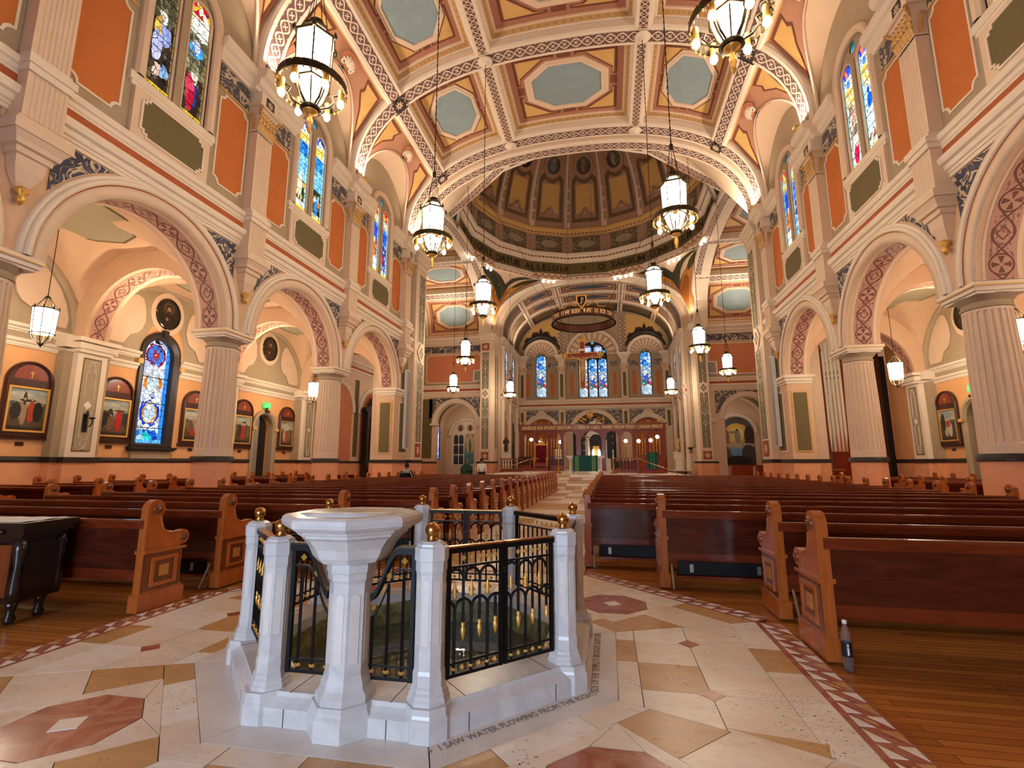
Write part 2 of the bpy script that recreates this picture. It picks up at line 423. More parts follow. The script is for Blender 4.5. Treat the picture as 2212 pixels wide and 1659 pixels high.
    M['cand'] = pattern('candelabra_ornament', (112, 102, 80), (206, 186, 156), p_cand)
    M['candw'] = pattern('white_candelabra', (142, 130, 110), (232, 224, 212), p_cand)
    M['egg'] = pattern('egg_and_dart', (196, 152, 98), (150, 106, 66), p_egg)
    M['dent'] = pattern('dentil_ornament', (120, 78, 58), (220, 182, 150), p_dentil)
    M['swag'] = pattern('swag_ornament', (226, 190, 160), (150, 96, 64), p_swag)
    M['stars'] = pattern('starry_blue', (78, 82, 100), (220, 186, 120), p_stars)
    M['starso'] = pattern('starry_orange', (178, 92, 44), (210, 150, 80), p_stars)
    M['fan'] = pattern('fluted_hood', (186, 150, 122), (230, 200, 172), p_fan)
    M['rose'] = pattern('rosette_on_red', (160, 70, 50), (226, 196, 166), p_rose)
    M['rosed'] = pattern('rosette_on_dark', (60, 48, 42), (214, 186, 156), p_rose)
    M['cart'] = pattern('painted_cartouche', (112, 96, 76), (166, 148, 122), p_cartouche)
    m, nt, b = newmat('pool_water', .03, 0, .5); b.inputs['Transmission Weight'].default_value = .9; b.inputs['IOR'].default_value = 1.33
    b.inputs['Base Color'].default_value = lin((214, 226, 200)); n = geo_noise(nt, 5, 2); bump(nt, b, n.outputs[0], .06); M['water'] = m
    m, nt, b = newmat('clear_plastic', .05, 0, .5); b.inputs['Transmission Weight'].default_value = .92; b.inputs['IOR'].default_value = 1.2
    b.inputs['Base Color'].default_value = (.9, .93, .95, 1); M['plastic'] = m
def plankmat():
    m, nt, b = newmat('oak_strip_floor', .22, 0, .45)
    g = nt.nodes.new('ShaderNodeNewGeometry'); mp = nt.nodes.new('ShaderNodeMapping'); mp.inputs['Rotation'].default_value = (0, 0, 0)
    nt.links.new(g.outputs['Position'], mp.inputs[0])
    br = nt.nodes.new('ShaderNodeTexBrick'); nt.links.new(mp.outputs[0], br.inputs[0])
    br.inputs['Scale'].default_value = 1; br.inputs['Brick Width'].default_value = 1.6; br.inputs['Row Height'].default_value = .075
    br.inputs['Mortar Size'].default_value = .003; br.inputs['Color1'].default_value = lin((206, 132, 62)); br.inputs['Color2'].default_value = lin((178, 106, 48)); br.inputs['Mortar'].default_value = lin((120, 68, 30))
    n = noise(nt, 3, 5, .6, g.outputs['Position'], sc=(1, 10, 1))
    nt.links.new(mixc(nt, 1.0, br.outputs[0], mixc(nt, E(nt, n.outputs[0]), (.6, .6, .6, 1), (1.15, 1.15, 1.15, 1)), 'MULTIPLY'), b.inputs['Base Color'])
    return m
defmats()
for k_ in ('bulb', 'spotbulb', 'exit', 'doorglass'): M[k_].cycles.emission_sampling = 'NONE'
M['leafgilt'] = flat('pale_gilt', (214, 166, 100), .5, .15, 12, .1)
ORD = 'first second third fourth fifth sixth seventh eighth ninth tenth eleventh twelfth thirteenth fourteenth fifteenth sixteenth seventeenth eighteenth nineteenth twentieth twenty-first twenty-second twenty-third twenty-fourth'.split()
def arc(cx, cy, r, a0, a1, n): return [(cx+r*cos(a0+(a1-a0)*i/n), cy+r*sin(a0+(a1-a0)*i/n)) for i in range(n+1)]
def archpoly(cx, w, z0, zs, n=16, r=None):
    r = r or w/2; return [(cx-w/2, z0), (cx+w/2, z0)]+arc(cx, zs, w/2, 0, pi, n)
def notched(y0, y1, z0, z1, c):
    p = []
    for (cx, cz, a0) in ((y0, z0, pi/2), (y1, z0, pi), (y1, z1, 3*pi/2), (y0, z1, 2*pi)):
        p += arc(cx, cz, c, a0, a0-pi/2, 4)
    return p
def stepped(y0, y1, z0, z1, c):
    h = c/2
    return [(y0+c, z0), (y1-c, z0), (y1-c, z0+h), (y1-h, z0+h), (y1-h, z0+c), (y1, z0+c), (y1, z1-c), (y1-h, z1-c), (y1-h, z1-h), (y1-c, z1-h), (y1-c, z1),
            (y0+c, z1), (y0+c, z1-h), (y0+h, z1-h), (y0+h, z1-c), (y0, z1-c), (y0, z0+c), (y0+h, z0+c), (y0+h, z0+h), (y0+c, z0+h)]
def rayhit(c, ang, poly):
    dx, dy = cos(ang), sin(ang); best = None; n = len(poly)
    for i in range(n):
        x1, y1 = poly[i][0]-c[0], poly[i][1]-c[1]; x2, y2 = poly[(i+1) % n][0]-c[0], poly[(i+1) % n][1]-c[1]
        ex, ey = x2-x1, y2-y1; den = dx*ey-dy*ex
        if abs(den) < 1e-12: continue
        t = (x1*ey-y1*ex)/den; s = (x1*dy-y1*dx)/den
        if t > 0 and -1e-6 <= s <= 1+1e-6 and (best is None or t > best): best = t
    return (c[0]+dx*(best or 0), c[1]+dy*(best or 0))
def star_bridge(mb, c, outer, inner, m, d, n=40):
    angs = [2*pi*i/n for i in range(n)]+[atan2(p[1]-c[1], p[0]-c[0]) % (2*pi) for p in list(outer)+list(inner)]
    angs = sorted(set(round(a, 5) for a in angs))
    O = [rayhit(c, a, outer) for a in angs]; I = [rayhit(c, a, inner) for a in angs]
    for k in range(len(angs)):
        k2 = (k+1) % len(angs); mb.face([m(*O[k], d), m(*O[k2], d), m(*I[k2], d), m(*I[k], d)])
    return mb
def ringprism(mb, outer, inner, m, d0, d1):
    n = len(outer)
    rows = [[m(*p, d0) for p in outer], [m(*p, d1) for p in outer], [m(*p, d1) for p in inner], [m(*p, d0) for p in inner]]
    return mb.loft(rows, True)
def text_mesh(s, size, depth=.004, align='CENTER', bold=0):
    c = bpy.data.curves.new('t', 'FONT'); c.body = s; c.size = size; c.extrude = depth; c.align_x = align; c.resolution_u = 2; c.offset = bold*size
    o = bpy.data.objects.new('t', c); COL.objects.link(o)
    dg = bpy.context.evaluated_depsgraph_get(); me = bpy.data.meshes.new_from_object(o.evaluated_get(dg)); w = o.dimensions.x
    bpy.data.objects.remove(o); bpy.data.curves.remove(c); return me, w
# ================================================================ nave wall (left side built, right side mirrored)
def mL(y, z, d): return (-A+d, y, z)
SP = 5.66; RI = 2.5; RO = 2.98; ZS = 8.55
def archi(yc, r0, r1, z, n=28): return [(yc+r1*cos(pi*i/n), z+r1*sin(pi*i/n)) for i in range(n+1)]+[(yc+r0*cos(pi*i/n), z+r0*sin(pi*i/n)) for i in range(n, -1, -1)]
def arcstrip(mb, yc, r0, r1, z, m, d0, d1, n=28):
    rows = []
    for (r, d) in ((r0, d0), (r0, d1), (r1, d1), (r1, d0)): rows.append([m(yc+r*cos(pi*i/n), z+r*sin(pi*i/n), d) for i in range(n+1)])
    return mb.loft(rows, False)
def fluted(w, d, n=7, g=.018):
    """cross section (y, depth) of a fluted pilaster, front at depth d"""
    p = [(-w/2, 0), (-w/2, d)]; e = w*.07; f = (w-2*e)/n
    for i in range(n):
        y0 = -w/2+e+f*i; p += [(y0+f*.12, d), (y0+f*.3, d-g), (y0+f*.7, d-g), (y0+f*.88, d)]
    return p+[(w/2, d), (w/2, 0)]
def cornice_prof(z0, z1, d0, d1, x=0):
    h = z1-z0
    return [(x, z0), (x+d0+.02, z0), (x+d0+.02, z0+h*.15), (x+d0+(d1-d0)*.35, z0+h*.22), (x+d0+(d1-d0)*.45, z0+h*.5), (x+d0+(d1-d0)*.85, z0+h*.58), (x+d1, z0+h*.75), (x+d1, z1), (x, z1)]
def build_nave_wall(root, right=False):
    # arcade wall with round arches
    mb = MB(); th = 1.05
    for yc in BC:
        n = 36; ang = sorted(set([pi*i/n for i in range(n+1)]+[atan2(ZS-SP, BAY/2), pi-atan2(ZS-SP, BAY/2)]))
        rect = [(yc-BAY/2, SP-.01), (yc+BAY/2, SP-.01), (yc+BAY/2, ZS), (yc-BAY/2, ZS)]
        O = [rayhit((yc, SP), min(max(a, 1e-4), pi-1e-4), rect) for a in ang]; I = [(yc+RI*cos(a), SP+RI*sin(a)) for a in ang]
        for k in range(len(ang)-1):
            for d in (0, -th): mb.face([mL(*O[k], d), mL(*O[k+1], d), mL(*I[k+1], d), mL(*I[k], d)])
            mb.face([mL(*I[k], 0), mL(*I[k+1], 0), mL(*I[k+1], -th), mL(*I[k], -th)])
    mb.box((-A-th/2, -3.6, 4.3), (th, 2.4*2+4, 8.6))
    mb.box((-A-th/2, 26.3, (ZS+1.6)/2+.0), (th, 1.9, ZS-1.6))
    obj('arcade_wall', mb, M['pink'], root)
    mb = MB(); mb.box((-A-th/2-.02, 26.3, .76), (th+.1, 1.96, 1.52)); obj('pier_dado', mb, M['dado'], root)
    mb = MB(); mb.box((-A-th/2-.02, 26.3, 1.58), (th+.18, 2.04, .17)); obj('dado_rail', mb, M['band'], root)
    # pier capital and the painted panels of the pier
    mb = MB(); mb.box((-A-th/2, 25.82, SP-.06), (th+.34, 1.3, .14)); mb.box((-A-th/2, 25.86, SP-.2), (th+.2, 1.2, .16)); mb.box((-A-th/2, 25.88, SP-.34), (th+.1, 1.14, .1)); obj('pier_capital', mb, M['cream2'], root)
    def mF(x, z, d): return (x, 25.35-d, z)
    mb = MB(); mb.prism([(-11.0, 2.0), (-10.25, 2.0), (-10.25, 4.9), (-11.0, 4.9)], mF, .0, .03); po = obj('panel_frame', mb, M['gold_paint'], root)
    mb = MB(); mb.prism([(-10.92, 2.08), (-10.33, 2.08), (-10.33, 4.82), (-10.92, 4.82)], mF, .03, .045); obj('olive_panel', mb, M['olive'], root)
    for z0, z1 in ((2.0, 5.0), (5.35, 8.3)):
        mb = MB(); mb.prism([(25.95, z0), (27.1, z0), (27.1, z1), (25.95, z1)], mL, 0, .03); obj('panel_frame', mb, M['cream2'], root)
        mb = MB(); mb.prism([(26.05, z0+.1), (27.0, z0+.1), (27.0, z1-.1), (26.05, z1-.1)], mL, .03, .045); obj('olive_panel', mb, M['olive'], root)
    # archivolts, soffit bands
    first = {}
    def rep(key, name, make, mat, yc, smooth=False, sub=None):
        if key not in first:
            first[key] = (obj(name, make(), mat, root, smooth), yc); o = first[key][0]
            return o
        s, y0 = first[key]; return dup_part(s, root, (0, yc-y0, 0))
    for yc in BC:
        rep('av', 'archivolt', lambda: arcstrip(MB(), yc, RI, RO-.17, SP, mL, -.02, .07), M['cream'], yc, True)
        rep('avm', 'arch_moulding', lambda: arcstrip(arcstrip(MB(), yc, RO-.17, RO-.05, SP, mL, -.02, .13), yc, RO-.05, RO+.05, SP, mL, -.02, .085), M['cream2'], yc, True)
        rep('avl', 'arch_outline', lambda: arcstrip(MB(), yc, RO-.2, RO-.165, SP, mL, 0, .078), M['rust'], yc, True)
        def sof():
            mb = MB(); f = lambda a, b: (-A-.2-.62*b, yc+(RI-.012)*cos(pi*a), SP+(RI-.012)*sin(pi*a))
            return mb.grid(f, 40, 1, lambda a, b: (a*5.5+.25, b))
        rep('sof', 'soffit_ornament', sof, M['soff'], yc, True)
        def sofb():
            mb = MB(); f = lambda a, b: (-A-.12-.8*b, yc+(RI-.006)*cos(pi*a), SP+(RI-.006)*sin(pi*a)); return mb.grid(f, 40, 1)
        rep('sofb', 'soffit_ground', sofb, M['cream'], yc, True)
        # painted spandrels
        for s in (-1, 1):
            def spn():
                rr = RO+.1; zt = 8.42; y0 = 2.66; pts = [(y0, zt)]; za = SP+sqrt(rr*rr-y0*y0); a0 = atan2(za-SP, y0); a1 = math.asin((zt-SP)/rr)
                pts += [(rr*cos(a0+(a1-a0)*i/10), SP+rr*sin(a0+(a1-a0)*i/10)) for i in range(11)]
                return MB().prism([(yc+s*p[0], p[1]) for p in pts], mL, 0, .025, uv=lambda p: ((p[0]-yc)*1.2, p[1]*1.2))
            rep('sp%d' % s, 'spandrel_panel', spn, M['scrollb'], yc)
    # string course
    y0, y1 = -6, 27.25
    mb = MB(); mb.sweepY([(-A+p[0], p[1]) for p in cornice_prof(ZS, 8.97, .06, .26)], y0, y1); mb.sweepY([(-A, 8.45), (-A+.05, 8.45), (-A+.05, ZS), (-A, ZS)], y0, y1); obj('lower_string_moulding', mb, M['cream2'], root)
    mb = MB(); mb.sweepY([(-A, 8.97), (-A+.1, 8.97), (-A+.1, 9.24), (-A, 9.24)], y0, y1); obj('rust_string_strip', mb, M['rust'], root)
    mb = MB(); mb.sweepY([(-A+p[0], p[1]) for p in cornice_prof(9.24, 9.58, .1, .24)], y0, y1); obj('upper_string_moulding', mb, M['cream2'], root)
    # pilasters on corbels
    def pilaster(yc):
        w = .74; d = .32; pm = lambda y, x, z: (-A+x, yc+y, z)
        def ext(z0, z1, ww=w, dd=d, fl=True):
            P = fluted(ww, dd) if fl else [(-ww/2, 0), (-ww/2, dd), (ww/2, dd), (ww/2, 0)]
            return MB().prism(P, lambda y, x, z: pm(y, x, z), z0, z1)
        sh = obj('pilaster', ext(9.72, 12.55), M['cream'], root)
        obj('plinth', ext(8.32, 9.3, w+.02, d+.06), M['cream'], sh)
        obj('plinth_cap', MB().prism([(-.42, 0), (-.42, d+.12), (.42, d+.12), (.42, 0)], pm, 9.3, 9.45).prism([(-.46, 0), (-.46, d+.16), (.46, d+.16), (.46, 0)], pm, 9.45, 9.62).prism([(-.4, 0), (-.4, d+.06), (.4, d+.06), (.4, 0)], pm, 9.62, 9.74), M['cream2'], sh)
        obj('gilt_bead', MB().tube([pm(-.41, d+.08, 8.3), pm(.41, d+.08, 8.3)], .02, 6), M['gold'], sh)
        obj('corbel', MB().prism([(-.44, 0), (-.44, d+.1), (.44, d+.1), (.44, 0)], pm, 8.16, 8.3).prism([(-.54, 0), (-.54, d+.22), (.54, d+.22), (.54, 0)], pm, 7.95, 8.16)
            .loft([[pm(y*k, x if x == 0 else (d+.22)*k2, z) for y, x in ((-.5, 0), (-.5, 1), (.5, 1), (.5, 0))] for z, k, k2 in ((7.95, 1, .95), (7.82, .85, .8), (7.72, .8, .75), (7.7, .68, .62), (7.58, .66, .6), (7.56, .56, .5), (7.3, .5, .44), (7.05, .28, .26), (6.9, .08, .1))], True, False, True), M['cream'], sh)
        obj('gilt_drop', MB().lathe([(.03, .22), (.12, .16), (.13, .1), (.05, .04), (.09, -.06), (.02, -.18)], 8, pm(0, .12, 6.78)), M['gold'], sh, True)
        # leafy capital
        cp = MB()
        cp.loft([[pm(y*k, x*(d+k2), z) for y, x in ((-.37, 0), (-.37, 1), (.37, 1), (.37, 0))] for z, k, k2 in ((12.55, 1.08, .03), (12.6, 1.08, .03), (12.62, 1, 0), (13.2, 1.05, .02), (13.42, 1.3, .12))], True)
        cp.prism([(-.56, 0), (-.56, d+.2), (.56, d+.2), (.56, 0)], pm, 13.42, 13.52)
        lf = MB()
        for row, zz, cnt in ((0, 12.62, 6), (1, 12.82, 5), (2, 13.02, 6)):
            for i in range(cnt):
                yy = (-.5+(i+.5)/cnt)*.8; lf.loft([[pm(yy-wd, d+o, zz+h), pm(yy, d+o+.03, zz+h), pm(yy+wd, d+o, zz+h)] for h, wd, o in ((0, .045, .01), (.1, .07, .05), (.19, .065, .09), (.23, .035, .14), (.19, .015, .15))], False)
        for sy in (-1, 1):
            lf.tube([pm(sy*.3, d+.05, 13.1), pm(sy*.42, d+.12, 13.28), pm(sy*.5, d+.2, 13.38), pm(sy*.53, d+.2, 13.28), pm(sy*.47, d+.2, 13.25)], [.03, .045, .05, .045, .03], 6)
            lf.loft([[pm(sy*(.37+o), x-.06, 12.66+h), pm(sy*(.38+o), x, 12.66+h), pm(sy*(.37+o), x+.06, 12.66+h)] for x in (.16,) for h, o in ((0, .01), (.3, .06), (.5, .14), (.44, .2))], False)
        c = obj('capital', cp, M['cream'], sh); obj('acanthus_leaf', lf, M['leafgilt'], sh, True)
        return sh
    prot = None
    for k, yc in enumerate(YC[:4]+[26.0]):
        if prot is None: prot = pilaster(yc); py = yc
        else: dup_part(prot, root, (0, yc-py, 0))
        # entablature block that breaks forward over the pilaster
        rep('ent', 'cornice_block', lambda: MB().box((-A+.2, yc, 13.78), (.44, .82, .52)).sweepY([(-A+p[0], p[1]) for p in cornice_prof(14.0, 14.72, .3, .72)], yc-.62, yc+.62), M['cream2'], yc)
        rep('entr', 'rosette', lambda: MB().face([mL(yc-.2, 13.58, .43), mL(yc+.2, 13.58, .43), mL(yc+.2, 13.96, .43), mL(yc-.2, 13.96, .43)], [(0, 0), (1, 0), (1, 1), (0, 1)]), M['rosed'], yc)
    # clerestory bays
    for bi, yc in enumerate(BC):
        def wall():
            mb = MB(); hole = archpoly(yc, 2.0, 11.3, 14.72, 20); hw = BAY/2
            lun = [(yc-hw, 9.5), (yc+hw, 9.5), (yc+hw, 14.72)]+[(yc+2.75*cos(pi*i/20), 14.72+2.9*sin(pi*i/20)) for i in range(21)]+[(yc-hw, 14.72)]
            star_bridge(mb, (yc, 13), lun, hole, mL, 0, 60)
            n = len(hole)
            for k in range(n): mb.face([mL(*hole[k], 0), mL(*hole[(k+1) % n], 0), mL(*hole[(k+1) % n], -.4), mL(*hole[k], -.4)])
            return mb
        rep('cw', 'clerestory_wall', wall, M['taupe'], yc)
        for s in (-1, 1):
            a, b = sorted((yc+s*1.5, yc+s*2.62))
            rep('of%d' % s, 'panel_frame', lambda: ringprism(MB(), notched(a-.05, b+.05, 9.98, 13.08, .2), notched(a+.0, b-.0, 10.03, 13.03, .2), mL, 0, .04), M['cream2'], yc)
            rep('op%d' % s, 'orange_panel', lambda: MB().prism(notched(a, b, 10.03, 13.03, .2), mL, 0, .022), M['orange'], yc)
            rep('sf%d' % s, 'scroll_panel', lambda: MB().prism([(a-.12, 13.2), (b+.02, 13.2), (b+.02, 13.98), (a-.12, 13.98)], mL, 0, .03, uv=lambda p: (p[0]*.9, p[1]*.9)), M['scroll'], yc)
            rep('sg%d' % s, 'panel_edge', lambda: MB().box((-A+.03, (a+b)/2-.05*s, 13.15), (.06, b-a+.2, .05)), M['gold_paint'], yc)
            def cor():
                c0, c1 = sorted((yc+s*1.18, yc+s*(BAY/2-.6)))
                return MB().sweepY([(-A+p[0], p[1]) for p in cornice_prof(14.0, 14.72, .08, .36)], c0, c1)
            rep('co%d' % s, 'cornice', cor, M['cream2'], yc)
        # apron and sill under the window
        def apron():
            mb = MB(); mb.prism([(yc-1.2, 9.58), (yc+1.2, 9.58), (yc+1.2, 11.0), (yc-1.2, 11.0)], mL, 0, .1)
            return mb
        rep('ap', 'window_apron', apron, M['cream'], yc)
        rep('ap2', 'window_sill', lambda: MB().prism([(yc-1.3, 10.98), (yc+1.3, 10.98), (yc+1.3, 11.1), (yc-1.3, 11.1)], mL, 0, .08).prism([(yc-1.36, 11.1), (yc+1.36, 11.1), (yc+1.36, 11.32), (yc-1.36, 11.32)], mL, -.35, .1), M['cream2'], yc)
        rep('ap3', 'olive_plaque', lambda: MB().prism(stepped(yc-.95, yc+.95, 9.8, 10.85, .18), mL, .1, .115), M['olive'], yc)
        rep('ap4', 'plaque_frame', lambda: ringprism(MB(), stepped(yc-1.0, yc+1.0, 9.75, 10.9, .18), stepped(yc-.95, yc+.95, 9.8, 10.85, .18), mL, .1, .14), M['cream2'], yc)
        # hood moulding
        def hood():
            mb = MB(); rows = []
            for (r, d) in ((1.0, -.05), (1.0, .1), (1.08, .16), (1.2, .16), (1.26, .08), (1.26, 0)):
                rows.append([mL(yc+(r if i == 0 else 0)*0+r*cos(t), 14.72+r*sin(t), d) if z is None else mL(yc+sg*r, z, d) for (t, z, sg, i) in [(0, 11.32, 1, 0), (0, 14.72, 1, 0)]+[(pi*i/20, None, 0, 1) for i in range(21)]+[(0, 14.72, -1, 0), (0, 11.32, -1, 0)]])
            return mb.loft(rows, False)
        rep('hd', 'window_surround', hood, M['cream'], yc)
wl = struct('wall_left', 'left nave wall with round arches and clerestory', 'wall'); build_nave_wall(wl)
wr = dup(wl, scale=(-1, 1, 1), label='right nave wall with round arches and clerestory'); wr.name = 'wall_right'
# ---------------------------------------------------------------- clerestory windows
PAL = {
 'joseph': ([(0, [(44, 30, 22), (62, 46, 30), (90, 78, 52), (50, 40, 34)]), (.55, [(96, 92, 62), (70, 64, 44), (120, 110, 80)]), (.8, [(60, 52, 44), (150, 150, 140), (90, 70, 60)])],
            [(.3, .16, .25, .05, (150, 190, 235)), (.55, .15, .16, .05, (225, 190, 170)), (.62, .36, .2, .13, (190, 190, 230)), (.42, .46, .3, .1, (150, 160, 215)), (.66, .5, .14, .06, (225, 170, 70)), (.5, .6, .17, .045, (245, 242, 220)), (.5, .595, .08, .025, (205, 170, 150))]),
 'family': ([(0, [(66, 40, 34), (84, 70, 50), (50, 36, 30)]), (.36, [(110, 108, 76), (80, 74, 52), (140, 134, 100)]), (.72, [(245, 242, 220), (235, 225, 170), (250, 246, 232)]), (.88, [(205, 22, 40), (225, 150, 40), (200, 30, 50), (245, 235, 200)])],
            [(.35, .2, .1, .12, (40, 60, 130)), (.55, .2, .2, .13, (190, 26, 50)), (.62, .28, .2, .07, (205, 60, 80)), (.45, .36, .16, .05, (245, 242, 215)), (.45, .355, .07, .03, (215, 180, 160)), (.5, .58, .34, .05, (70, 160, 235)), (.5, .62, .2, .05, (190, 195, 220)), (.4, .76, .3, .06, (255, 253, 240))]),
 'blue': ([(0, [(235, 240, 242), (200, 222, 232), (176, 196, 180)]), (.1, [(36, 56, 34), (190, 170, 120), (60, 84, 40), (120, 120, 70)]), (.34, [(120, 190, 225), (80, 160, 215), (150, 210, 235)]), (.62, [(30, 110, 190), (24, 90, 180), (60, 150, 215)]), (.78, [(240, 205, 90), (245, 235, 190), (225, 170, 60)]), (.9, [(20, 40, 150), (40, 90, 200), (245, 240, 230)])],
          [(.5, .26, .2, .12, (226, 220, 180)), (.5, .4, .12, .035, (250, 246, 225)), (.2, .3, .1, .03, (240, 150, 40))]),
 'blueman': ([(0, [(235, 238, 240), (150, 130, 90), (200, 205, 190)]), (.08, [(34, 48, 26), (50, 64, 36), (86, 96, 50)]), (.36, [(120, 190, 225), (90, 165, 215)]), (.6, [(30, 110, 190), (60, 150, 215)]), (.76, [(240, 205, 90), (245, 235, 190), (225, 170, 60)]), (.9, [(20, 40, 150), (40, 90, 200), (245, 240, 230)])],
             [(.45, .17, .16, .11, (60, 130, 215)), (.3, .27, .06, .06, (170, 200, 240)), (.6, .25, .1, .03, (250, 248, 240)), (.2, .2, .12, .03, (240, 140, 30))]),
 'warm': ([(0, [(235, 245, 225), (170, 220, 190), (240, 240, 225)]), (.2, [(176, 76, 34), (205, 130, 70), (120, 60, 60), (80, 110, 130)]), (.48, [(30, 70, 215), (50, 110, 225), (24, 56, 190)]), (.72, [(236, 186, 80), (240, 225, 170), (120, 160, 200)]), (.86, [(200, 40, 40), (236, 190, 90), (190, 60, 50)])],
          [(.5, .34, .22, .11, (205, 105, 40)), (.45, .47, .12, .035, (235, 205, 170)), (.35, .16, .2, .06, (235, 245, 220))]),
 'warm2': ([(0, [(60, 90, 180), (235, 245, 225), (110, 160, 210)]), (.3, [(50, 50, 110), (190, 180, 210), (40, 60, 130)]), (.48, [(30, 80, 215), (60, 130, 225), (24, 66, 190)]), (.72, [(236, 186, 80), (240, 225, 170), (120, 160, 200)]), (.86, [(200, 40, 40), (236, 190, 90), (190, 60, 50)])],
           [(.5, .26, .22, .11, (40, 60, 140)), (.6, .24, .09, .08, (190, 30, 50)), (.45, .38, .12, .035, (240, 215, 150))]),
 'pale': ([(0, [(220, 236, 236), (170, 205, 215), (236, 238, 225)]), (.15, [(150, 130, 110), (210, 190, 170), (120, 96, 84), (226, 214, 190)]), (.62, [(240, 205, 110), (245, 238, 205), (230, 180, 80)]), (.8, [(245, 240, 225), (190, 215, 235), (60, 110, 215)]), (.9, [(24, 50, 190), (235, 110, 100), (40, 90, 210)])],
          [(.6, .14, .22, .1, (196, 26, 70)), (.5, .24, .16, .06, (225, 200, 190)), (.5, .5, .2, .1, (190, 150, 130))]),
 'paleb': ([(0, [(150, 90, 60), (190, 160, 130), (226, 230, 220)]), (.15, [(200, 226, 236), (170, 205, 225), (226, 236, 236)]), (.62, [(240, 205, 110), (245, 238, 205), (230, 180, 80)]), (.8, [(245, 240, 225), (190, 215, 235), (60, 110, 215)]), (.9, [(24, 50, 190), (235, 110, 100), (40, 90, 210)])],
           [(.5, .36, .22, .09, (226, 238, 245)), (.6, .46, .2, .09, (24, 90, 205)), (.45, .54, .12, .035, (236, 205, 180))]),
}
GL = {k: glass('stained_glass_'+k, v[0], v[1], border=(150, 118, 50) if k in ('joseph', 'family') else (150, 215, 235), bw=.035 if k in ('joseph', 'family') else .06, cells=(6, 18), strength={'joseph': 1.5, 'family': 1.6}.get(k, 2.1)) for k, v in PAL.items()}
GL['round'] = glass('stained_glass_roundel', [(0, [(60, 140, 170), (190, 215, 190), (120, 190, 200)])], bw=0, bottom=None, cells=(3, 3))
def light_poly(c, w, z0, z1):
    r = w/2; return [(c-r, z0), (c+r, z0)]+arc(c, z1-r, r, 0, pi, 14)
WN = [0]
def clerestory_window(side, yc, ga, gb, label):
    WN[0] += 1; r = struct('window_%d' % WN[0], label, 'window')
    m = lambda y, z, d: (side*(A-d), y, z)
    fr = MB(); outer = archpoly(yc, 2.02, 11.3, 14.72, 20); lights = [light_poly(yc+s*.55, .76, 11.44, 15.2) for s in (-1, 1)]
    # tracery plate made as two half plates around the lights plus the head
    for s, L in zip((-1, 1), lights):
        half = [(yc+(0 if s > 0 else -1.01), 11.3), (yc+(1.01 if s > 0 else 0), 11.3), (yc+(1.01 if s > 0 else 0), 15.28), (yc+(0 if s > 0 else -1.01), 15.28)]
        for d in (-.03, -.14): star_bridge(fr, (yc+s*.55, 13.5), half, L, m, d, 24)
        n = len(L)
        for k in range(n): fr.face([m(*L[k], -.03), m(*L[(k+1) % n], -.03), m(*L[(k+1) % n], -.14), m(*L[k], -.14)])
    hd = [(yc-1.01, 15.28), (yc+1.01, 15.28)]+[(yc+1.01*cos(pi*i/16), 15.28+.47*sin(pi*i/16)) for i in range(1, 16)]
    hole = [(yc+.2*cos(2*pi*i/16), 15.48+.2*sin(2*pi*i/16)*.95) for i in range(16)]
    star_bridge(fr, (yc, 15.48), hd, hole, m, -.03, 24)
    obj('tracery', fr, M['taupe'], r)
    mb = MB().box((side*(A+.05), yc, 13.1), (.16, .2, 3.7)); obj('mullion', mb, M['taupe'], r)
    mm = MB()
    for s, L in zip((-1, 1), lights): arcp = L[1:]; mm.tube([m(p[0], p[1], -.02) for p in [L[1]]+L[2:]+[L[0]]], .035, 6)
    obj('light_moulding', mm, M['cream'], r, True)
    for s, L, g in zip((-1, 1), lights, (ga, gb)):
        flip = -side
        p = obj('glass_light', MB().face([m(*q, -.1) for q in L], [((q[0]-(yc+s*.55))*flip*-1/.76+.5, (q[1]-11.44)/3.76) for q in L]), GL[g], r)
        bars = MB()
        for k in range(1, 9): bars.box((side*(A+.09), yc+s*.55, 11.44+k*.4), (.012, .76, .014))
        obj('saddle_bar', bars, M['iron'], p)
    obj('roundel_glass', MB().face([m(*q, -.08) for q in hole], [((q[0]-yc)*2.5+.5, (q[1]-15.48)*2.5+.5) for q in hole]), GL['round'], r)
    return r
clerestory_window(-1, BC[1], 'joseph', 'family', 'paired stained-glass window with a kneeling brown-robed figure and a red-robed figure')
clerestory_window(-1, BC[2], 'blue', 'blueman', 'paired stained-glass window with a pale figure under blue sky, left clerestory')
clerestory_window(-1, BC[3], 'warm', 'warm2', 'paired stained-glass window with orange-robed figure, left wall beside the crossing')
clerestory_window(-1, BC[0], 'blue', 'warm', 'paired stained-glass window nearest the entrance in the left clerestory')
clerestory_window(1, BC[2], 'paleb', 'pale', 'paired stained-glass window with a blue-robed and a red-robed figure, right clerestory')
clerestory_window(1, BC[3], 'warm2', 'warm', 'paired stained-glass window with deep blue centre, right wall beside the crossing')
clerestory_window(1, BC[1], 'pale', 'blue', 'paired stained-glass window at the right edge of the photo')
clerestory_window(1, BC[0], 'warm', 'pale', 'paired stained-glass window nearest the entrance in the right clerestory')
# lettering on the foot of the nearest left window
for txt, yy in (('JESUS & MARY JOSEPH', BC[1]-.55), ('HOLY FAMILY', BC[1]+.55)):
    me, w = text_mesh(txt, .115, .001, bold=.02); xs = [v.co.x for v in me.vertices]; k = .66/(max(xs)-min(xs))
    o = obj('lettering', me, M['brownline'], bpy.data.objects['window_1']); o.scale = (k, 1, 1); o.rotation_euler = (pi/2, 0, pi/2); o.location = (-A-.092, yy, 11.455)
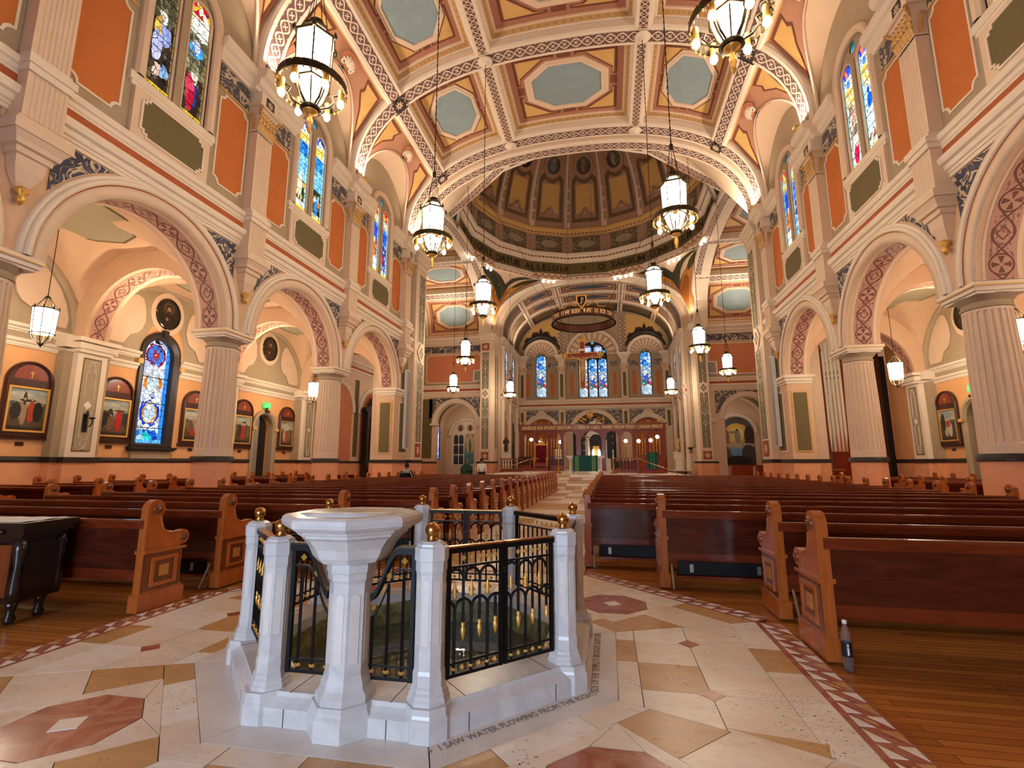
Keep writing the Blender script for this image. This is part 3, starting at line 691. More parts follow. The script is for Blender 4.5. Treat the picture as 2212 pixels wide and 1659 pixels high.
# ---------------------------------------------------------------- nave columns
def make_column(name):
    c = thing(name, 'x', 'column')
    obj('pedestal', MB().lathe([(.58, 0), (.58, .12), (.54, .16), (.54, 1.5)], 32), M['dado'], c, False)
    autosm(obj('dado_ring', MB().lathe([(.56, 1.5), (.6, 1.52), (.6, 1.64), (.57, 1.68)], 32), M['band'], c))
    n = 24; rings = []
    def fl(r, deep):
        out = []
        for k in range(n):
            for f, dd in ((0, 0), (.18, 0), (.34, 1), (.66, 1), (.82, 0)):
                a = 2*pi*(k+f)/n; rr = r-deep*.03*dd; out.append((rr*cos(a), rr*sin(a)))
        return out
    for z, r, d in ((1.68, .52, 0), (1.9, .52, 0), (1.95, .52, 1), (3.4, .505, 1), (5.0, .465, 1), (5.04, .465, 0), (5.1, .465, 0)):
        rings.append([(x, y, z) for x, y in fl(r, d)])
    obj('shaft', MB().loft(rings), M['cream'], c)
    autosm(obj('necking', MB().lathe([(.46, 5.1), (.49, 5.12), (.49, 5.16), (.46, 5.18), (.46, 5.26), (.52, 5.32), (.58, 5.4)], 32), M['taupe'], c))
    mb = MB(); mb.box((0, 0, 5.42), (1.06, 1.1, .06)); mb.box((0, 0, 5.5), (1.16, 1.2, .1)); mb.box((0, 0, 5.6), (1.24, 1.3, .11)); obj('abacus', mb, M['cream2'], c)
    mb = MB()
    for s in (-1, 1): mb.box((s*.63, 0, 5.57), (.012, 1.3, .022)); mb.box((0, s*.66, 5.57), (1.26, .012, .022))
    obj('gilt_edge', mb, M['gold'], c)
    return c
c0 = make_column('nave_column'); used = False
COLLAB = {(-1, 1): 'fluted cream column at the far left edge, nearest the entrance', (-1, 2): 'fluted cream column between the two largest left arches', (-1, 3): 'slimmer-looking fluted column second from the left crossing pier',
          (1, 1): 'fluted cream column outside the right edge, nearest the entrance', (1, 2): 'large fluted cream column at the right edge of the photo', (1, 3): 'fluted cream column in front of the organ pipes', (-1, 0): 'fluted cream column by the entrance on the left', (1, 0): 'fluted cream column by the entrance on the right'}
for s in (-1, 1):
    for k in range(1, 4):
        loc = (s*(A+.54), YC[k], 0)
        if not used: c0.location = loc; c0['label'] = COLLAB[(s, k)]; c0['group'] = 'nave arcade columns'; used = True
        else: dup(c0, loc, 0, COLLAB[(s, k)], 'nave arcade columns')
# ================================================================ nave vault
ZV = 14.7; HV = 6.05; NE = 2.4
class Section:
    def __init__(s, a=A-.02, z0=ZV, h=HV):
        N = 600; s.p = []
        for i in range(N+1):
            t = pi*i/N; c, q = cos(t), sin(t); s.p.append((a*(1 if c > 0 else -1)*abs(c)**(2/NE), z0+h*abs(q)**(2/NE)))
        s.l = [0]
        for i in range(N): s.l.append(s.l[-1]+math.dist(s.p[i], s.p[i+1]))
        s.L = s.l[-1]
    def at(s, q, off=0):
        q = min(max(q, 0), s.L); lo, hi = 0, len(s.l)-1
        while hi-lo > 1:
            m = (lo+hi)//2
            if s.l[m] <= q: lo = m
            else: hi = m
        t = (q-s.l[lo])/max(s.l[hi]-s.l[lo], 1e-9); a, b = s.p[lo], s.p[hi]; x = a[0]+(b[0]-a[0])*t; z = a[1]+(b[1]-a[1])*t
        i0, i1 = max(lo-6, 0), min(hi+6, len(s.p)-1); dx, dz = s.p[i1][0]-s.p[i0][0], s.p[i1][1]-s.p[i0][1]; k = math.hypot(dx, dz)
        return (x+off*dz/k, z-off*dx/k)
    def sx(s, x):                       # arc length where the section has this x (x from +a to -a)
        for i in range(len(s.p)-1):
            if s.p[i][0] >= x >= s.p[i+1][0]: return s.l[i]+(s.l[i+1]-s.l[i])*(s.p[i][0]-x)/max(s.p[i][0]-s.p[i+1][0], 1e-9)
        return s.L/2
SEC = Section(); LS = SEC.L
S36 = LS/2-SEC.sx(3.65); S81 = LS/2-SEC.sx(8.1)
def rect_pts(s0, s1, v0, v1, n=6):
    p = []
    for (a, b, c, d) in ((s0, v0, s1, v0), (s1, v0, s1, v1), (s1, v1, s0, v1), (s0, v1, s0, v0)):
        p += [(a+(c-a)*i/n, b+(d-b)*i/n) for i in range(n)]
    return p
def make_coffer(parent, m, s0, s1, v0, v1, mats, deep=.34, eo=.62, name='coffer'):
    """m(s, v, off) -> point; off grows away from the room"""
    co = obj(name, MB().loft([[m(*p, o) for p in rect_pts(s0+i, s1-i, v0+i, v1-i)] for i, o in ((0, 0), (.02, deep*.3), (.14, deep*.36), (.16, deep*.5))]), mats['frame'], parent)
    R0 = rect_pts(s0+.16, s1-.16, v0+.16, v1-.16, 8); R1 = rect_pts(s0+.34, s1-.34, v0+.34, v1-.34, 8); eg = MB(); n = len(R0)
    for k in range(n):
        k2 = (k+1) % n; eg.face([m(*R0[k], deep*.5), m(*R0[k2], deep*.5), m(*R1[k2], deep*.8), m(*R1[k], deep*.8)], [(k*2, 0), (k*2+2, 0), (k*2+2, 1), (k*2, 1)])
    obj('ornament_frame', eg, mats['egg'], co)
    obj('inner_frame', MB().loft([[m(*p, o) for p in rect_pts(s0+i, s1-i, v0+i, v1-i)] for i, o in ((.34, deep*.8), (.44, deep*.82), (.45, deep), (.52, deep*1.02))]), mats['frame2'], co)
    i = .45; obj('field', MB().grid(lambda a, b: m(s0+i+(s1-s0-2*i)*a, v0+i+(v1-v0-2*i)*b, deep), 6, 6), mats['field'], co, True)
    cs, cv = (s0+s1)/2, (v0+v1)/2; hs, hv = (s1-s0)/2-.52, (v1-v0)/2-.52
    def octo(k, q=.44): return [(cs+a*hs*k, cv+b*hv*k) for a, b in ((1, q), (q, 1), (-q, 1), (-1, q), (-1, -q), (-q, -1), (q, -1), (1, -q))]
    def sub(P, n=4): return [(P[k][0]+(P[(k+1) % len(P)][0]-P[k][0])*j/n, P[k][1]+(P[(k+1) % len(P)][1]-P[k][1])*j/n) for k in range(len(P)) for j in range(n)]
    rows = [(eo+.13, deep-.01), (eo+.12, deep-.06), (eo+.07, deep-.06), (eo+.06, deep-.09), (eo, deep-.09), (eo-.01, deep-.02)]
    obj('octagon_frame', MB().loft([[m(*p, o) for p in sub(octo(k))] for k, o in rows]), mats['frame2'], co)
    P = sub(octo(eo)); mb = MB()
    for k in range(len(P)):
        k2 = (k+1) % len(P); mid = lambda p, t: (cs+(p[0]-cs)*t, cv+(p[1]-cv)*t)
        for t0, t1 in ((1, .6), (.6, .25)): mb.face([m(*mid(P[k], t0), deep-.03), m(*mid(P[k2], t0), deep-.03), m(*mid(P[k2], t1), deep-.03), m(*mid(P[k], t1), deep-.03)])
        mb.face([m(*mid(P[k], .25), deep-.03), m(*mid(P[k2], .25), deep-.03), m(cs, cv, deep-.03)])
    obj('octagon_panel', mb, mats['oct'], co, True)
    for a in (-1, 1):
        for b in (-1, 1):
            def cpoly(g): return [(cs+a*hs*x, cv+b*hv*y) for x, y in ((.9-g, .9-g), (.9-g, .19+g), (.84, .19+g), (.84, .36+g), (.36+g, .84), (.19+g, .84), (.19+g, .9-g))]
            cpn = obj('corner_panel', MB().face([m(*p, deep-.02) for p in cpoly(.035)]), mats['corner'], co)
            obj('corner_frame', MB().loft([[m(*p, deep-.004) for p in cpoly(-.012)], [m(*p, deep-.04) for p in cpoly(0)], [m(*p, deep-.04) for p in cpoly(.03)], [m(*p, deep-.018) for p in cpoly(.036)]]), mats['link'], co)
    for a, b in ((1, 0), (-1, 0), (0, 1), (0, -1)):
        w = (.06, .12) if a else (.12, .06)
        obj('link_panel', MB().face([m(cs+hs*(a*.86+x*w[0]), cv+hv*(b*.86+y*w[1]), deep-.015) for x, y in ((-1, -1), (1, -1), (1, 1), (-1, 1))]), mats['link'], co)
    return co
CM = dict(frame=M['cream2'], egg=M['egg'], frame2=M['cream'], field=M['coffer'], oct=M['sky'], corner=M['gold_paint'], link=M['brownline'])
def rib_s(parent, m, s0, s1, vc, w, proud, mat, per=1.05, n=60, name='rib'):
    """transverse rib running along s at constant v"""
    h = w/2
    rows = []
    for (v, o) in ((vc-h, .1), (vc-h, -proud*.7), (vc-h+.06, -proud), (vc+h-.06, -proud), (vc+h, -proud*.7), (vc+h, .1)):
        rows.append([m(s0+(s1-s0)*i/n, v, o) for i in range(n+1)])
    r = obj(name, MB().loft(rows, False), M['cream2'], parent)
    q = h-.19; L = s1-s0
    obj('rib_ornament', MB().grid(lambda a, b: m(s0+L*a, vc-q+2*q*b, -proud-.008), n, 1, lambda a, b: (a*L/per, b)), mat, r)
    return r
def rib_v(parent, m, v0, v1, sc, w, proud, mat, per=1.05, name='long_rib'):
    h = w/2; rows = []
    for (s_, o) in ((sc-h, .1), (sc-h, -proud*.7), (sc-h+.06, -proud), (sc+h-.06, -proud), (sc+h, -proud*.7), (sc+h, .1)):
        rows.append([m(s_, v0, o), m(s_, v1, o)])
    r = obj(name, MB().loft(rows, False), M['cream2'], parent); q = h-.18; L = v1-v0
    obj('rib_ornament', MB().grid(lambda a, b: m(sc-q+2*q*b, v0+L*a, -proud-.008), 1 if False else 2, 1, lambda a, b: (a*L/per, b)), mat, r)
    return r
ceil = struct('ceiling', 'coffered nave vault with pale blue octagons', 'ceiling')
def mN(s_, v, o):
    x, z = SEC.at(LS/2+s_, o); return (x, v, z)
Y0V, Y1V = -5.5, 28.0
PR = .3
for k, y in enumerate(YC[1:]): rib_s(ceil, mN, -LS/2, LS/2, y, 1.02, PR, M['guil'])
rib_s(ceil, mN, -LS/2, LS/2, 27.4, .96, PR, M['guil'], name='crossing_arch')
rib_s(ceil, mN, -LS/2, LS/2, .76, 1.02, PR, M['guil'])
obj('crossing_arch_band', MB().grid(lambda a, b: mN(-LS/2+LS*a, 26.4+1.5*b, 0), 60, 1), M['cream'], ceil, True)
proto = {}
for bi, yc in enumerate(BC):
    v0, v1 = yc-BAY/2+.42, yc+BAY/2-.42
    if bi == 0:
        for key, (a, b) in {'c': (-S36+.36, S36-.36), 'l': (-S81+.42, -S36-.36), 'r': (S36+.36, S81-.42)}.items():
            proto[key] = make_coffer(ceil, mN, a, b, v0, v1, CM, .34, .64 if key == 'c' else .7)
        for s in (-1, 1):
            proto['k%d' % s] = rib_v(ceil, mN, v0-.02, v1+.02, s*S36, .78, PR, M['latt'], .3)
            proto['o%d' % s] = rib_v(ceil, mN, v0-.02, v1+.02, s*S81, .9, PR+.1, M['guil'])
            # spandrel of the vault below the long rib, cut by the lunette over the window
            q0 = S81+.4; q1 = LS/2; smax = q0+.95
            def wcut(q): return 0 if q < smax else 2.62*sqrt(max(0, 1-((q1-q)/(q1-smax))**2))
            for sg in (-1, 1):
                ns = 26
                proto['v%d%d' % (s, sg)] = obj('vault_spandrel', MB().grid(lambda a, b: mN(s*(q0-.3+(q1-q0+.3)*a), yc+sg*(wcut(q0-.3+(q1-q0+.3)*a)+(BAY/2-wcut(q0-.3+(q1-q0+.3)*a))*b), 0), ns, 5), M['vault'], ceil, True)
                # yellow lozenges on the spandrel
                def loz(k, oo):
                    pp = [(.3, 2.42), (.3, 1.45), (.62, 1.62), (.78, 1.5), (1.25, 2.0), (1.9, 2.33), (2.3, 2.46)]; cq, cv = .9, 2.1
                    return [mN(s*(q0+cq+(dq-cq)*k), yc+sg*(cv+(dv-cv)*k), oo) for dq, dv in pp]
                proto['z%d%d' % (s, sg)] = obj('spandrel_frame', MB().loft([loz(1.2, .02), loz(1.2, -.03), loz(1.0, -.03), loz(1.0, .02)]), M['brownline'], ceil)
                proto['y%d%d' % (s, sg)] = obj('spandrel_panel', MB().face(loz(1.0, -.012)), M['gold_paint'], ceil)
            cut = []; N = 30
            for i in range(N+1):
                q = q1-(q1-smax)*sin(pi/2*i/N); cut.append((q, wcut(q)))
            full = [(q, -w) for q, w in cut]+[(q, w) for q, w in cut[::-1]][1:]
            tot = len(full)-1; rows = [[mN(s*q, yc+v, 0) for q, v in full], [(-s*(A-.005), yc-2.75*cos(pi*i/tot), ZV+2.9*sin(pi*i/tot)) for i in range(tot+1)]]
            a_, b_ = rows; mid = [[tuple(a_[i][k]+(b_[i][k]-a_[i][k])*t for k in range(3)) for i in range(tot+1)] for t in (0, .33, .66, 1)]
            proto['n%d' % s] = obj('lunette_vault', MB().loft(mid, False), M['lunette'], ceil, True)
            proto['e%d' % s] = obj('lunette_edge', MB().loft([[mN(s*(q-.05-.0), yc+v*(1+k), o) for q, v in full] for k, o in ((.0, .02), (.0, -.07), (.06, -.07), (.07, .02))], False), M['cream2'], ceil)
            # shell boss over the lunette
            cx = lambda da, db, o: mN(s*(q0+.46+da), yc+db, o)
            sh = obj('shell_ground', MB().face([cx(.34*cos(2*pi*i/16), .5*sin(2*pi*i/16), -.1) for i in range(16)]), M['rose'].copy() if False else M['salmon'], ceil)
            sb = MB()
            for i in range(7):
                a = -1.25+2.5*i/6; sb.tube([cx(.22, 0, -.12), cx(.22-.26*cos(a), .3*sin(a), -.22), cx(.22-.36*cos(a), .42*sin(a), -.14)], [.03, .07, .05], 6)
            for t in (-1, 1): sb.tube([cx(.2+.12*sin(u_)*(1-u_/9), t*(.2+.12*(1-cos(u_))*(1-u_/9)), -.14) for u_ in (0, .8, 1.6, 2.4, 3.2, 4, 4.8)], .05, 6)
            obj('shell', sb, M['cream2'], sh, True); proto['h%d' % s] = sh
            proto['f%d' % s] = obj('spandrel_edge', MB().loft([[mN(s*(q0+.08), yc-2.6, o), mN(s*(q0+.08), yc+2.6, o)] if False else [mN(s*(q0+w), yc-2.62, o), mN(s*(q0+w), yc+2.62, o)] for w, o in ((.02, .01), (.02, -.05), (.1, -.05), (.1, .01))], False), M['gold_paint'], ceil)
            bo = MB(); bo.lathe([(.0, -.08), (.3, -.06), (.34, 0), (.3, .06)], 16, (0, 0, 0))
    else:
        for p in proto.values(): dup_part(p, ceil, (0, yc-BC[0], 0))
# crossings of the ribs: carved bosses and hanging roses
bossm = MB().face([(-.3, -.3, 0), (.3, -.3, 0), (.3, .3, 0), (-.3, .3, 0)], [(0, 0), (1, 0), (1, 1), (0, 1)]).mesh('rib_boss'); setmat(bossm, M['rosed'])
cup = MB().lathe([(.34, 0), (.36, -.05), (.3, -.09), (.2, -.08), (.16, -.14), (.05, -.18)], 20).mesh('hanging_rose'); setmat(cup, M['cream2']); cup.shade_smooth()
for y in YC[1:]:
    for s in (-1, 1):
        x, z = SEC.at(LS/2+s*S36, -PR-.02); o = obj('hanging_rose', cup, None, ceil); o.location = (x, y, z)
        x, z = SEC.at(LS/2+s*S81, -PR-.13); o = obj('rib_boss', bossm, None, ceil); o.location = (x, y, z); a = SEC.at(LS/2+s*S81+.2); b = SEC.at(LS/2+s*S81-.2); o.rotation_euler = (0, -atan2(a[1]-b[1], a[0]-b[0]), 0)
# gilt uplight bowls on the cornice
bowl = MB().lathe([(.05, 0), (.16, .04), (.22, .14), (.2, .14), (.14, .06)], 14).mesh('uplight_bowl'); setmat(bowl, M['gold']); bowl.shade_smooth()
for i, y in enumerate(YC[1:]):
    for s in (-1, 1):
        tag(obj('cornice_uplight_bowl', bowl, None, None, loc=(s*9.5, y, 14.73)), 'gilt uplight bowl on the %s cornice, %s from the crossing' % ('left' if s < 0 else 'right', ORD[3-i]), 'light', 'cornice uplights')
# ================================================================ floors
fl = struct('floor', 'oak strip floor with inlaid travertine around the font', 'floor')
FY = 4.0                                                     # font centre (0, FY)
def octv(ap, rot=0):                                         # octagon vertices, sides facing the axes
    R = ap/cos(pi/8); return [(R*cos(pi/8+k*pi/4+rot), R*sin(pi/8+k*pi/4+rot)) for k in range(8)]
mb = MB()
O8 = [(x, y+FY) for x, y in octv(1.05)]; rect = [(-19, -6), (19, -6), (19, 61), (-19, 61)]
star_bridge(mb, (0, FY), rect, O8, lambda x, y, d: (x, y, d), -.02, 16); obj('oak_boards', mb, M['floorwood'], fl)
mb = MB(); star_bridge(mb, (0, FY), [(x, y+FY) for x, y in octv(2.8)], O8, lambda x, y, d: (x, y, d), -.008, 16); mb.face([(-2.8, -5.5, -.008), (2.8, -5.5, -.008), (2.8, FY-1.16, -.009), (-2.8, FY-1.16, -.009)]); mb.face([(-1.16, FY+2.6, -.0085), (1.16, FY+2.6, -.0085), (1.16, 29, -.0085), (-1.16, 29, -.0085)])
obj('grout_bed', mb, M['grout'], fl)
def tile(poly, mat, name='tile', h=.004):
    # shrink slightly for the joint
    cx = sum(p[0] for p in poly)/len(poly); cy = sum(p[1] for p in poly)/len(poly); P = []
    for x, y in poly:
        d = math.hypot(x-cx, y-cy); k = max(.5, (d-.004)/d); P.append((cx+(x-cx)*k, cy+(y-cy)*k))
    if sum((P[i][0]*P[(i+1) % len(P)][1]-P[(i+1) % len(P)][0]*P[i][1]) for i in range(len(P))) < 0: P = P[::-1]
    return obj(name, MB().prism(P, lambda x, y, d: (x, y, d), -.008, h), M[mat], fl)
T8 = tan(pi/8)
def sector_tiles(k):
    a = k*pi/4; c, s = cos(a), sin(a); w = lambda n, t: (n*c-t*s, FY+n*s+t*c); rnd = random.Random(k)
    def q(n0, n1, t0, t1, mat):                              # trapezoid-safe tile
        f = lambda n, t: w(n, max(-n*T8, min(n*T8, t))); tile([f(n0, t0), f(n1, t0), f(n1, t1), f(n0, t1)], mat)
    if k % 2 == 0:
        cols = (1.53, 1.68, 2.11, 2.56, 2.8); tan_at = {0: (.02, .44), 1: (-.43, 0), 2: None, 3: (0, .46)}
        for ci in range(4):
            cuts = [-9, -.45, 0, .45, 9]
            for j in range(4):
                m_ = 'mpale' if rnd.random() < .4 else 'mwhite'
                if (ci, j) in ((0, 2), (1, 1), (3, 2)): m_ = 'mtan'
                q(cols[ci], cols[ci+1], cuts[j], cuts[j+1], m_)
        for t in (-.45, .45): tile([w(2.11-.09, t), w(2.11, t-.09), w(2.11+.09, t), w(2.11, t+.09)], 'mred', 'diamond_tile', .006)
        tile([w(2.11, -.85), w(2.56, -1.06), w(2.6, -.93)], 'mtan', 'corner_tile', .0055)
    else:
        for t0, t1, m_ in ((-9, -.3, 'mtan'), (-.3, .3, 'mpale'), (.3, 9, 'mwhite')): q(1.53, 1.71, t0, t1, m_)
        r = .34; oc = [(2.14+r/cos(pi/8)*cos(pi/8+i*pi/4), r/cos(pi/8)*sin(pi/8+i*pi/4)) for i in range(8)]
        tile([w(*p) for p in oc], 'mred', 'medallion_tile', .005)
        tile([w(2.14+.1*cos(.5+i*pi/2), .1*sin(.5+i*pi/2)) for i in range(4)], 'mpale', 'centre_tile', .008)
        sq = [(1.71, -.43), (2.57, -.43), (2.57, .43), (1.71, .43)]
        for (i0, i1), cn in (((7, 6), (2.57, -.43)), ((5, 4), (1.71, -.43)), ((3, 2), (1.71, .43)), ((1, 0), (2.57, .43))):
            tile([w(*oc[i0]), w(*oc[i1]), w(*cn)], 'mwhite')
        for (i0, i1), c1, c2 in (((0, 7), (2.57, .43), (2.57, -.43)), ((6, 5), (2.57, -.43), (1.71, -.43)), ((4, 3), (1.71, -.43), (1.71, .43)), ((2, 1), (1.71, .43), (2.57, .43))):
            tile([w(*oc[i0]), w(*oc[i1]), w(*c2), w(*c1)], 'mwhite' if (i0 != 0) else 'mpale')
        for sg in (-1, 1):
            f = lambda n, t: w(n, sg*min(n*T8, t))
            tile([f(1.71, .43), f(2.13, .43), f(2.13, 9), f(1.71, 9)], 'mtan'); tile([f(2.13, .43), f(2.57, .43), f(2.57, 9), f(2.13, 9)], 'mwhite')
        for t0, t1, m_ in ((-9, -.4, 'mtan'), (-.4, .4, 'mpale'), (.4, 9, 'mwhite')): q(2.57, 2.8, t0, t1, m_)
for k in range(8): sector_tiles(k)
# white inscription band around the font step
R0, R1 = [(x, y+FY) for x, y in octv(1.2)], [(x, y+FY) for x, y in octv(1.53)]
for k in range(8):
    P = [R0[k], R1[k], R1[(k+1) % 8], R0[(k+1) % 8]]; tile(P, 'mband', 'inscription_slab', .005)
for k, txt, span in ((7, '+  I SAW WATER FLOWING FROM THE RIGHT', 1.16), (0, "SIDE OF THE TEMPLE IT BROUGHT GOD'S LIFE", 1.12)):
    if not txt: continue
    me, _ = text_mesh(txt, .075, .0008); xs = [v.co.x for v in me.vertices]; o = obj('inscription', me, M['engrave'], fl); kk = span/(max(xs)-min(xs))
    a = k*pi/4; n = 1.405; o.location = (n*cos(a), FY+n*sin(a), .0062); o.rotation_euler = (0, 0, a+pi/2); o.scale = (kk, 1, 1)
# brick-and-triangle border
def border(p0, p1, nrm):
    d = Vector((p1[0]-p0[0], p1[1]-p0[1])); L = d.length; d.normalize(); n = Vector(nrm)
    P = lambda t, q: (p0[0]+d.x*t+n.x*q, p0[1]+d.y*t+n.y*q)
    cnt = max(1, round(L/.155)); st = L/cnt
    obj('border_strip', MB().prism([P(0, 0), P(L, 0), P(L, .24), P(0, .24)], lambda x, y, z: (x, y, z), -.01, .002), M['mred'], fl)
    for i in range(cnt):
        t = i*st; e = .012
        tile([P(t+e, .045), P(t+st-e, .045), P(t+e, .13)], 'mpale', 'border_tile', .004); tile([P(t+st-e, .225), P(t+e, .225), P(t+st-e, .14)], 'mpale' if i % 2 else 'mtan', 'border_tile', .004)
        tile([P(t+e+.02, .16), P(t+st*.55, .11), P(t+st-e-.02, .11), P(t+st*.5, .16)], 'mtan' if i % 3 == 0 else 'mred', 'border_tile', .0035)
B8 = [(x, y+FY) for x, y in octv(2.8)]
for (i, j) in ((7, 0), (0, 1), (2, 3), (3, 4)):
    a = (i+1)*pi/4 if j else 0; mx_, my_ = (B8[i][0]+B8[j][0])/2, (B8[i][1]+B8[j][1])/2-FY; l = math.hypot(mx_, my_); border(B8[i], B8[j], (mx_/l, my_/l))
border((2.8, FY-3.6), (2.8, FY-1.16), (1, 0)); border((-2.8, FY-1.16), (-2.8, FY-3.6), (-1, 0))
for j in range(4):
    for i in range(4): tile([(-2.8+1.4*i, FY-1.2-.9*j), (-1.4+1.4*i, FY-1.2-.9*j), (-1.4+1.4*i, FY-2.1-.9*j), (-2.8+1.4*i, FY-2.1-.9*j)], ('mwhite', 'mpale', 'mtan')[(i*2+j) % 3], h=.0) if FY-1.2-.9*j < 1.3 else None
for j in range(17):
    for i in range(3):
        x0 = -1.16+i*.773; y0 = 6.85+j*1.3; tile([(x0, y0), (x0+.773, y0), (x0+.773, y0+1.3), (x0, y0+1.3)], ('mwhite', 'mpale', 'mtan')[(i+j*2) % 3] if (i+j) % 4 else 'mtan')
# ================================================================ aisles
XW = 16.3
def mA(y, z, d): return (-XW+d, y, z)
def build_aisle(root):
    mb = MB(); hole_w = archpoly(16.4, 1.36, 2.2, 5.85, 18); hole_d = archpoly(22.845, 1.5, 0.02, 3.3, 16)
    for yc, hole in ((BC[0], None), (BC[1], None), (BC[2], hole_w), (BC[3], hole_d)):
        r = [(yc-BAY/2, 0), (yc+BAY/2, 0), (yc+BAY/2, 5.3), (yc-BAY/2, 5.3)]
        if hole is hole_w: r = [(yc-BAY/2, 0), (yc+BAY/2, 0), (yc+BAY/2, 7.2), (yc-BAY/2, 7.2)]
        if hole is None: mb.face([mA(*p, 0) for p in r])
        else:
            star_bridge(mb, (hole[0][0]+(hole[1][0]-hole[0][0])/2, 2.5 if hole is hole_d else 4), r, hole, mA, 0, 40)
            for k in range(len(hole)): mb.face([mA(*hole[k], 0), mA(*hole[(k+1) % len(hole)], 0), mA(*hole[(k+1) % len(hole)], -.4), mA(*hole[k], -.4)])
    mb.face([mA(-6, 0, 0), mA(.76, 0, 0), mA(.76, 9, 0), mA(-6, 9, 0)])
    mb.face([mA(26, 0, 0), mA(29, 0, 0), mA(29, 9, 0), mA(26, 9, 0)])
    obj('apricot_wall', mb, M['owall'], root)
    seg = [(-6, 22.0), (23.7, 29)]
    mb = MB(); [mb.box((-XW+.03, (a+b)/2, .76), (.06, b-a, 1.52)) for a, b in seg]; obj('salmon_dado', mb, M['dado'], root)
    mb = MB(); [mb.sweepY([(-XW, 1.5), (-XW+.09, 1.5), (-XW+.11, 1.56), (-XW+.09, 1.66), (-XW, 1.68)], a, b) for a, b in seg]; obj('dado_rail', mb, M['band'], root)
    for k in range(4):
        yc = BC[k]
        cuts = [(yc-BAY/2, yc+BAY/2)] if k != 2 else [(yc-BAY/2, 15.45), (17.35, yc+BAY/2)]
        for a, b in cuts:
            mb = MB(); mb.sweepY([(-XW+p[0], p[1]) for p in cornice_prof(5.05, 5.3, .03, .14)], a, b); mb.sweepY([(-XW+p[0], p[1]) for p in cornice_prof(5.5, 5.75, .05, .2)], a, b); obj('aisle_cornice', mb, M['cream2'], root)
            mb = MB(); mb.sweepY([(-XW, 5.3), (-XW+.05, 5.3), (-XW+.05, 5.5), (-XW, 5.5)], a, b); obj('cornice_frieze', mb, M['taupe'], root)
        # lunette wall and painted lunette panels
        mb = MB()
        mb.prism([(yc+3.1*cos(pi*i/24), 5.7+2.9*sin(pi*i/24)) for i in range(25)], mA, -.05, .01) if k != 2 else [mb.face([mA(yc+3.1*cos(pi*i/24), 5.7+2.9*sin(pi*i/24), .01), mA(yc+3.1*cos(pi*(i+1)/24), 5.7+2.9*sin(pi*(i+1)/24), .01), mA(yc+.95*cos(pi*(i+1)/24), 5.7+1.6*sin(pi*(i+1)/24), .01), mA(yc+.95*cos(pi*i/24), 5.7+1.6*sin(pi*i/24), .01)]) for i in range(24)]
        obj('lunette', mb, M['taupe'], root)
        for s in (-1, 1):
            pts = [(2.55, 5.95), (1.75, 5.95), (1.5, 6.35), (1.2, 6.5), (1.05, 6.7), (.95, 7.0), (1.0, 7.5), (1.15, 7.9), (1.4, 7.98)]+[(2.62*cos(t), 5.9+2.5*sin(t)) for t in (.95, .75, .55, .35, .15)]
            P = [(yc+s*y, z) for y, z in pts]
            obj('lunette_panel', MB().prism(P, mA, .012, .03), M['cream'], root)
            ce = (yc+s*1.75, 6.8); obj('lunette_panel_edge', MB().loft([[mA(ce[0]+(y-ce[0])*k_, ce[1]+(z-ce[1])*k_, d) for y, z in P] for k_, d in ((1.06, .01), (1.06, .045), (1.0, .045), (1.0, .03))]), M['taupe'], root)
        obj('wall_rib', arcstrip(MB(), yc, 2.72, 3.05, 5.75, mA, 0, .14), M['taupe'], root, True)
    # wall pilasters with painted candelabra
    for k in range(1, 5):
        y = YC[k]
        p = obj('wall_pilaster', MB().box((-XW+.28, y, 3.4), (.56, .98, 3.5)), M['cream2'], root)
        obj('pilaster_return', MB().box((-XW+.17, y, 3.4), (.34, 1.5, 3.5)), M['taupe'], p)
        obj('painted_panel', MB().prism([(y-.3, 1.85), (y+.3, 1.85), (y+.3, 5.0), (y-.3, 5.0)], mA, .56, .572), M['olive'], p)
        gr = MB().prism([(y-.27, 1.9), (y+.27, 1.9), (y+.27, 4.95), (y-.27, 4.95)], mA, .572, .578); obj('grey_field', gr, M['taupe'], p)
        sc_ = MB()
        for s in (-1, 1):
            sc_.tube([mA(y+s*.15, z, .585) for z in (2.3, 3.2)], .012, 4); sc_.tube([mA(y+s*.15, z, .585) for z in (3.6, 4.5)], .012, 4)
            for zc, up in ((4.5, 1), (2.3, -1)): sc_.tube([mA(y+s*yy, zc+up*zz, .585) for yy, zz in ((.15, 0), (.05, .08), (.12, .16), (.06, .3), (.0, .36), (.1, .4))], .014, 4)
        sc_.prism([(y, 3.25), (y+.14, 3.4), (y, 3.55), (y-.14, 3.4)], mA, .578, .59); obj('white_scrollwork', sc_, M['white'], p)
        obj('pilaster_base', MB().box((-XW+.3, y, .8), (.6, 1.06, 1.6)).box((-XW+.2, y, .8), (.4, 1.56, 1.6)), M['dado'], p)
        obj('pilaster_rail', MB().box((-XW+.31, y, 1.58), (.68, 1.12, .17)).box((-XW+.2, y, 1.58), (.5, 1.62, .17)), M['band'], p)
        obj('pilaster_cap', MB().box((-XW+.33, y, 5.2), (.72, 1.12, .12)).box((-XW+.36, y, 5.36), (.8, 1.24, .2)).box((-XW+.4, y, 5.56), (.9, 1.4, .14)).box((-XW+.24, y, 5.45), (.56, 1.74, .38)), M['cream2'], p)
        # transverse arch
        def mT(x, z, d): return (x, y+d, z)
        cx = -13.43; ri = 2.28; mb = MB(); n = 26; h = .42
        rect = [(-16.3, SP-.02), (-11.12, SP-.02), (-11.12, 9.2), (-16.3, 9.2)]
        ang = sorted(set([pi*i/n for i in range(n+1)]+[atan2(9.2-SP, 2.31), pi-atan2(9.2-SP, 2.87)]))
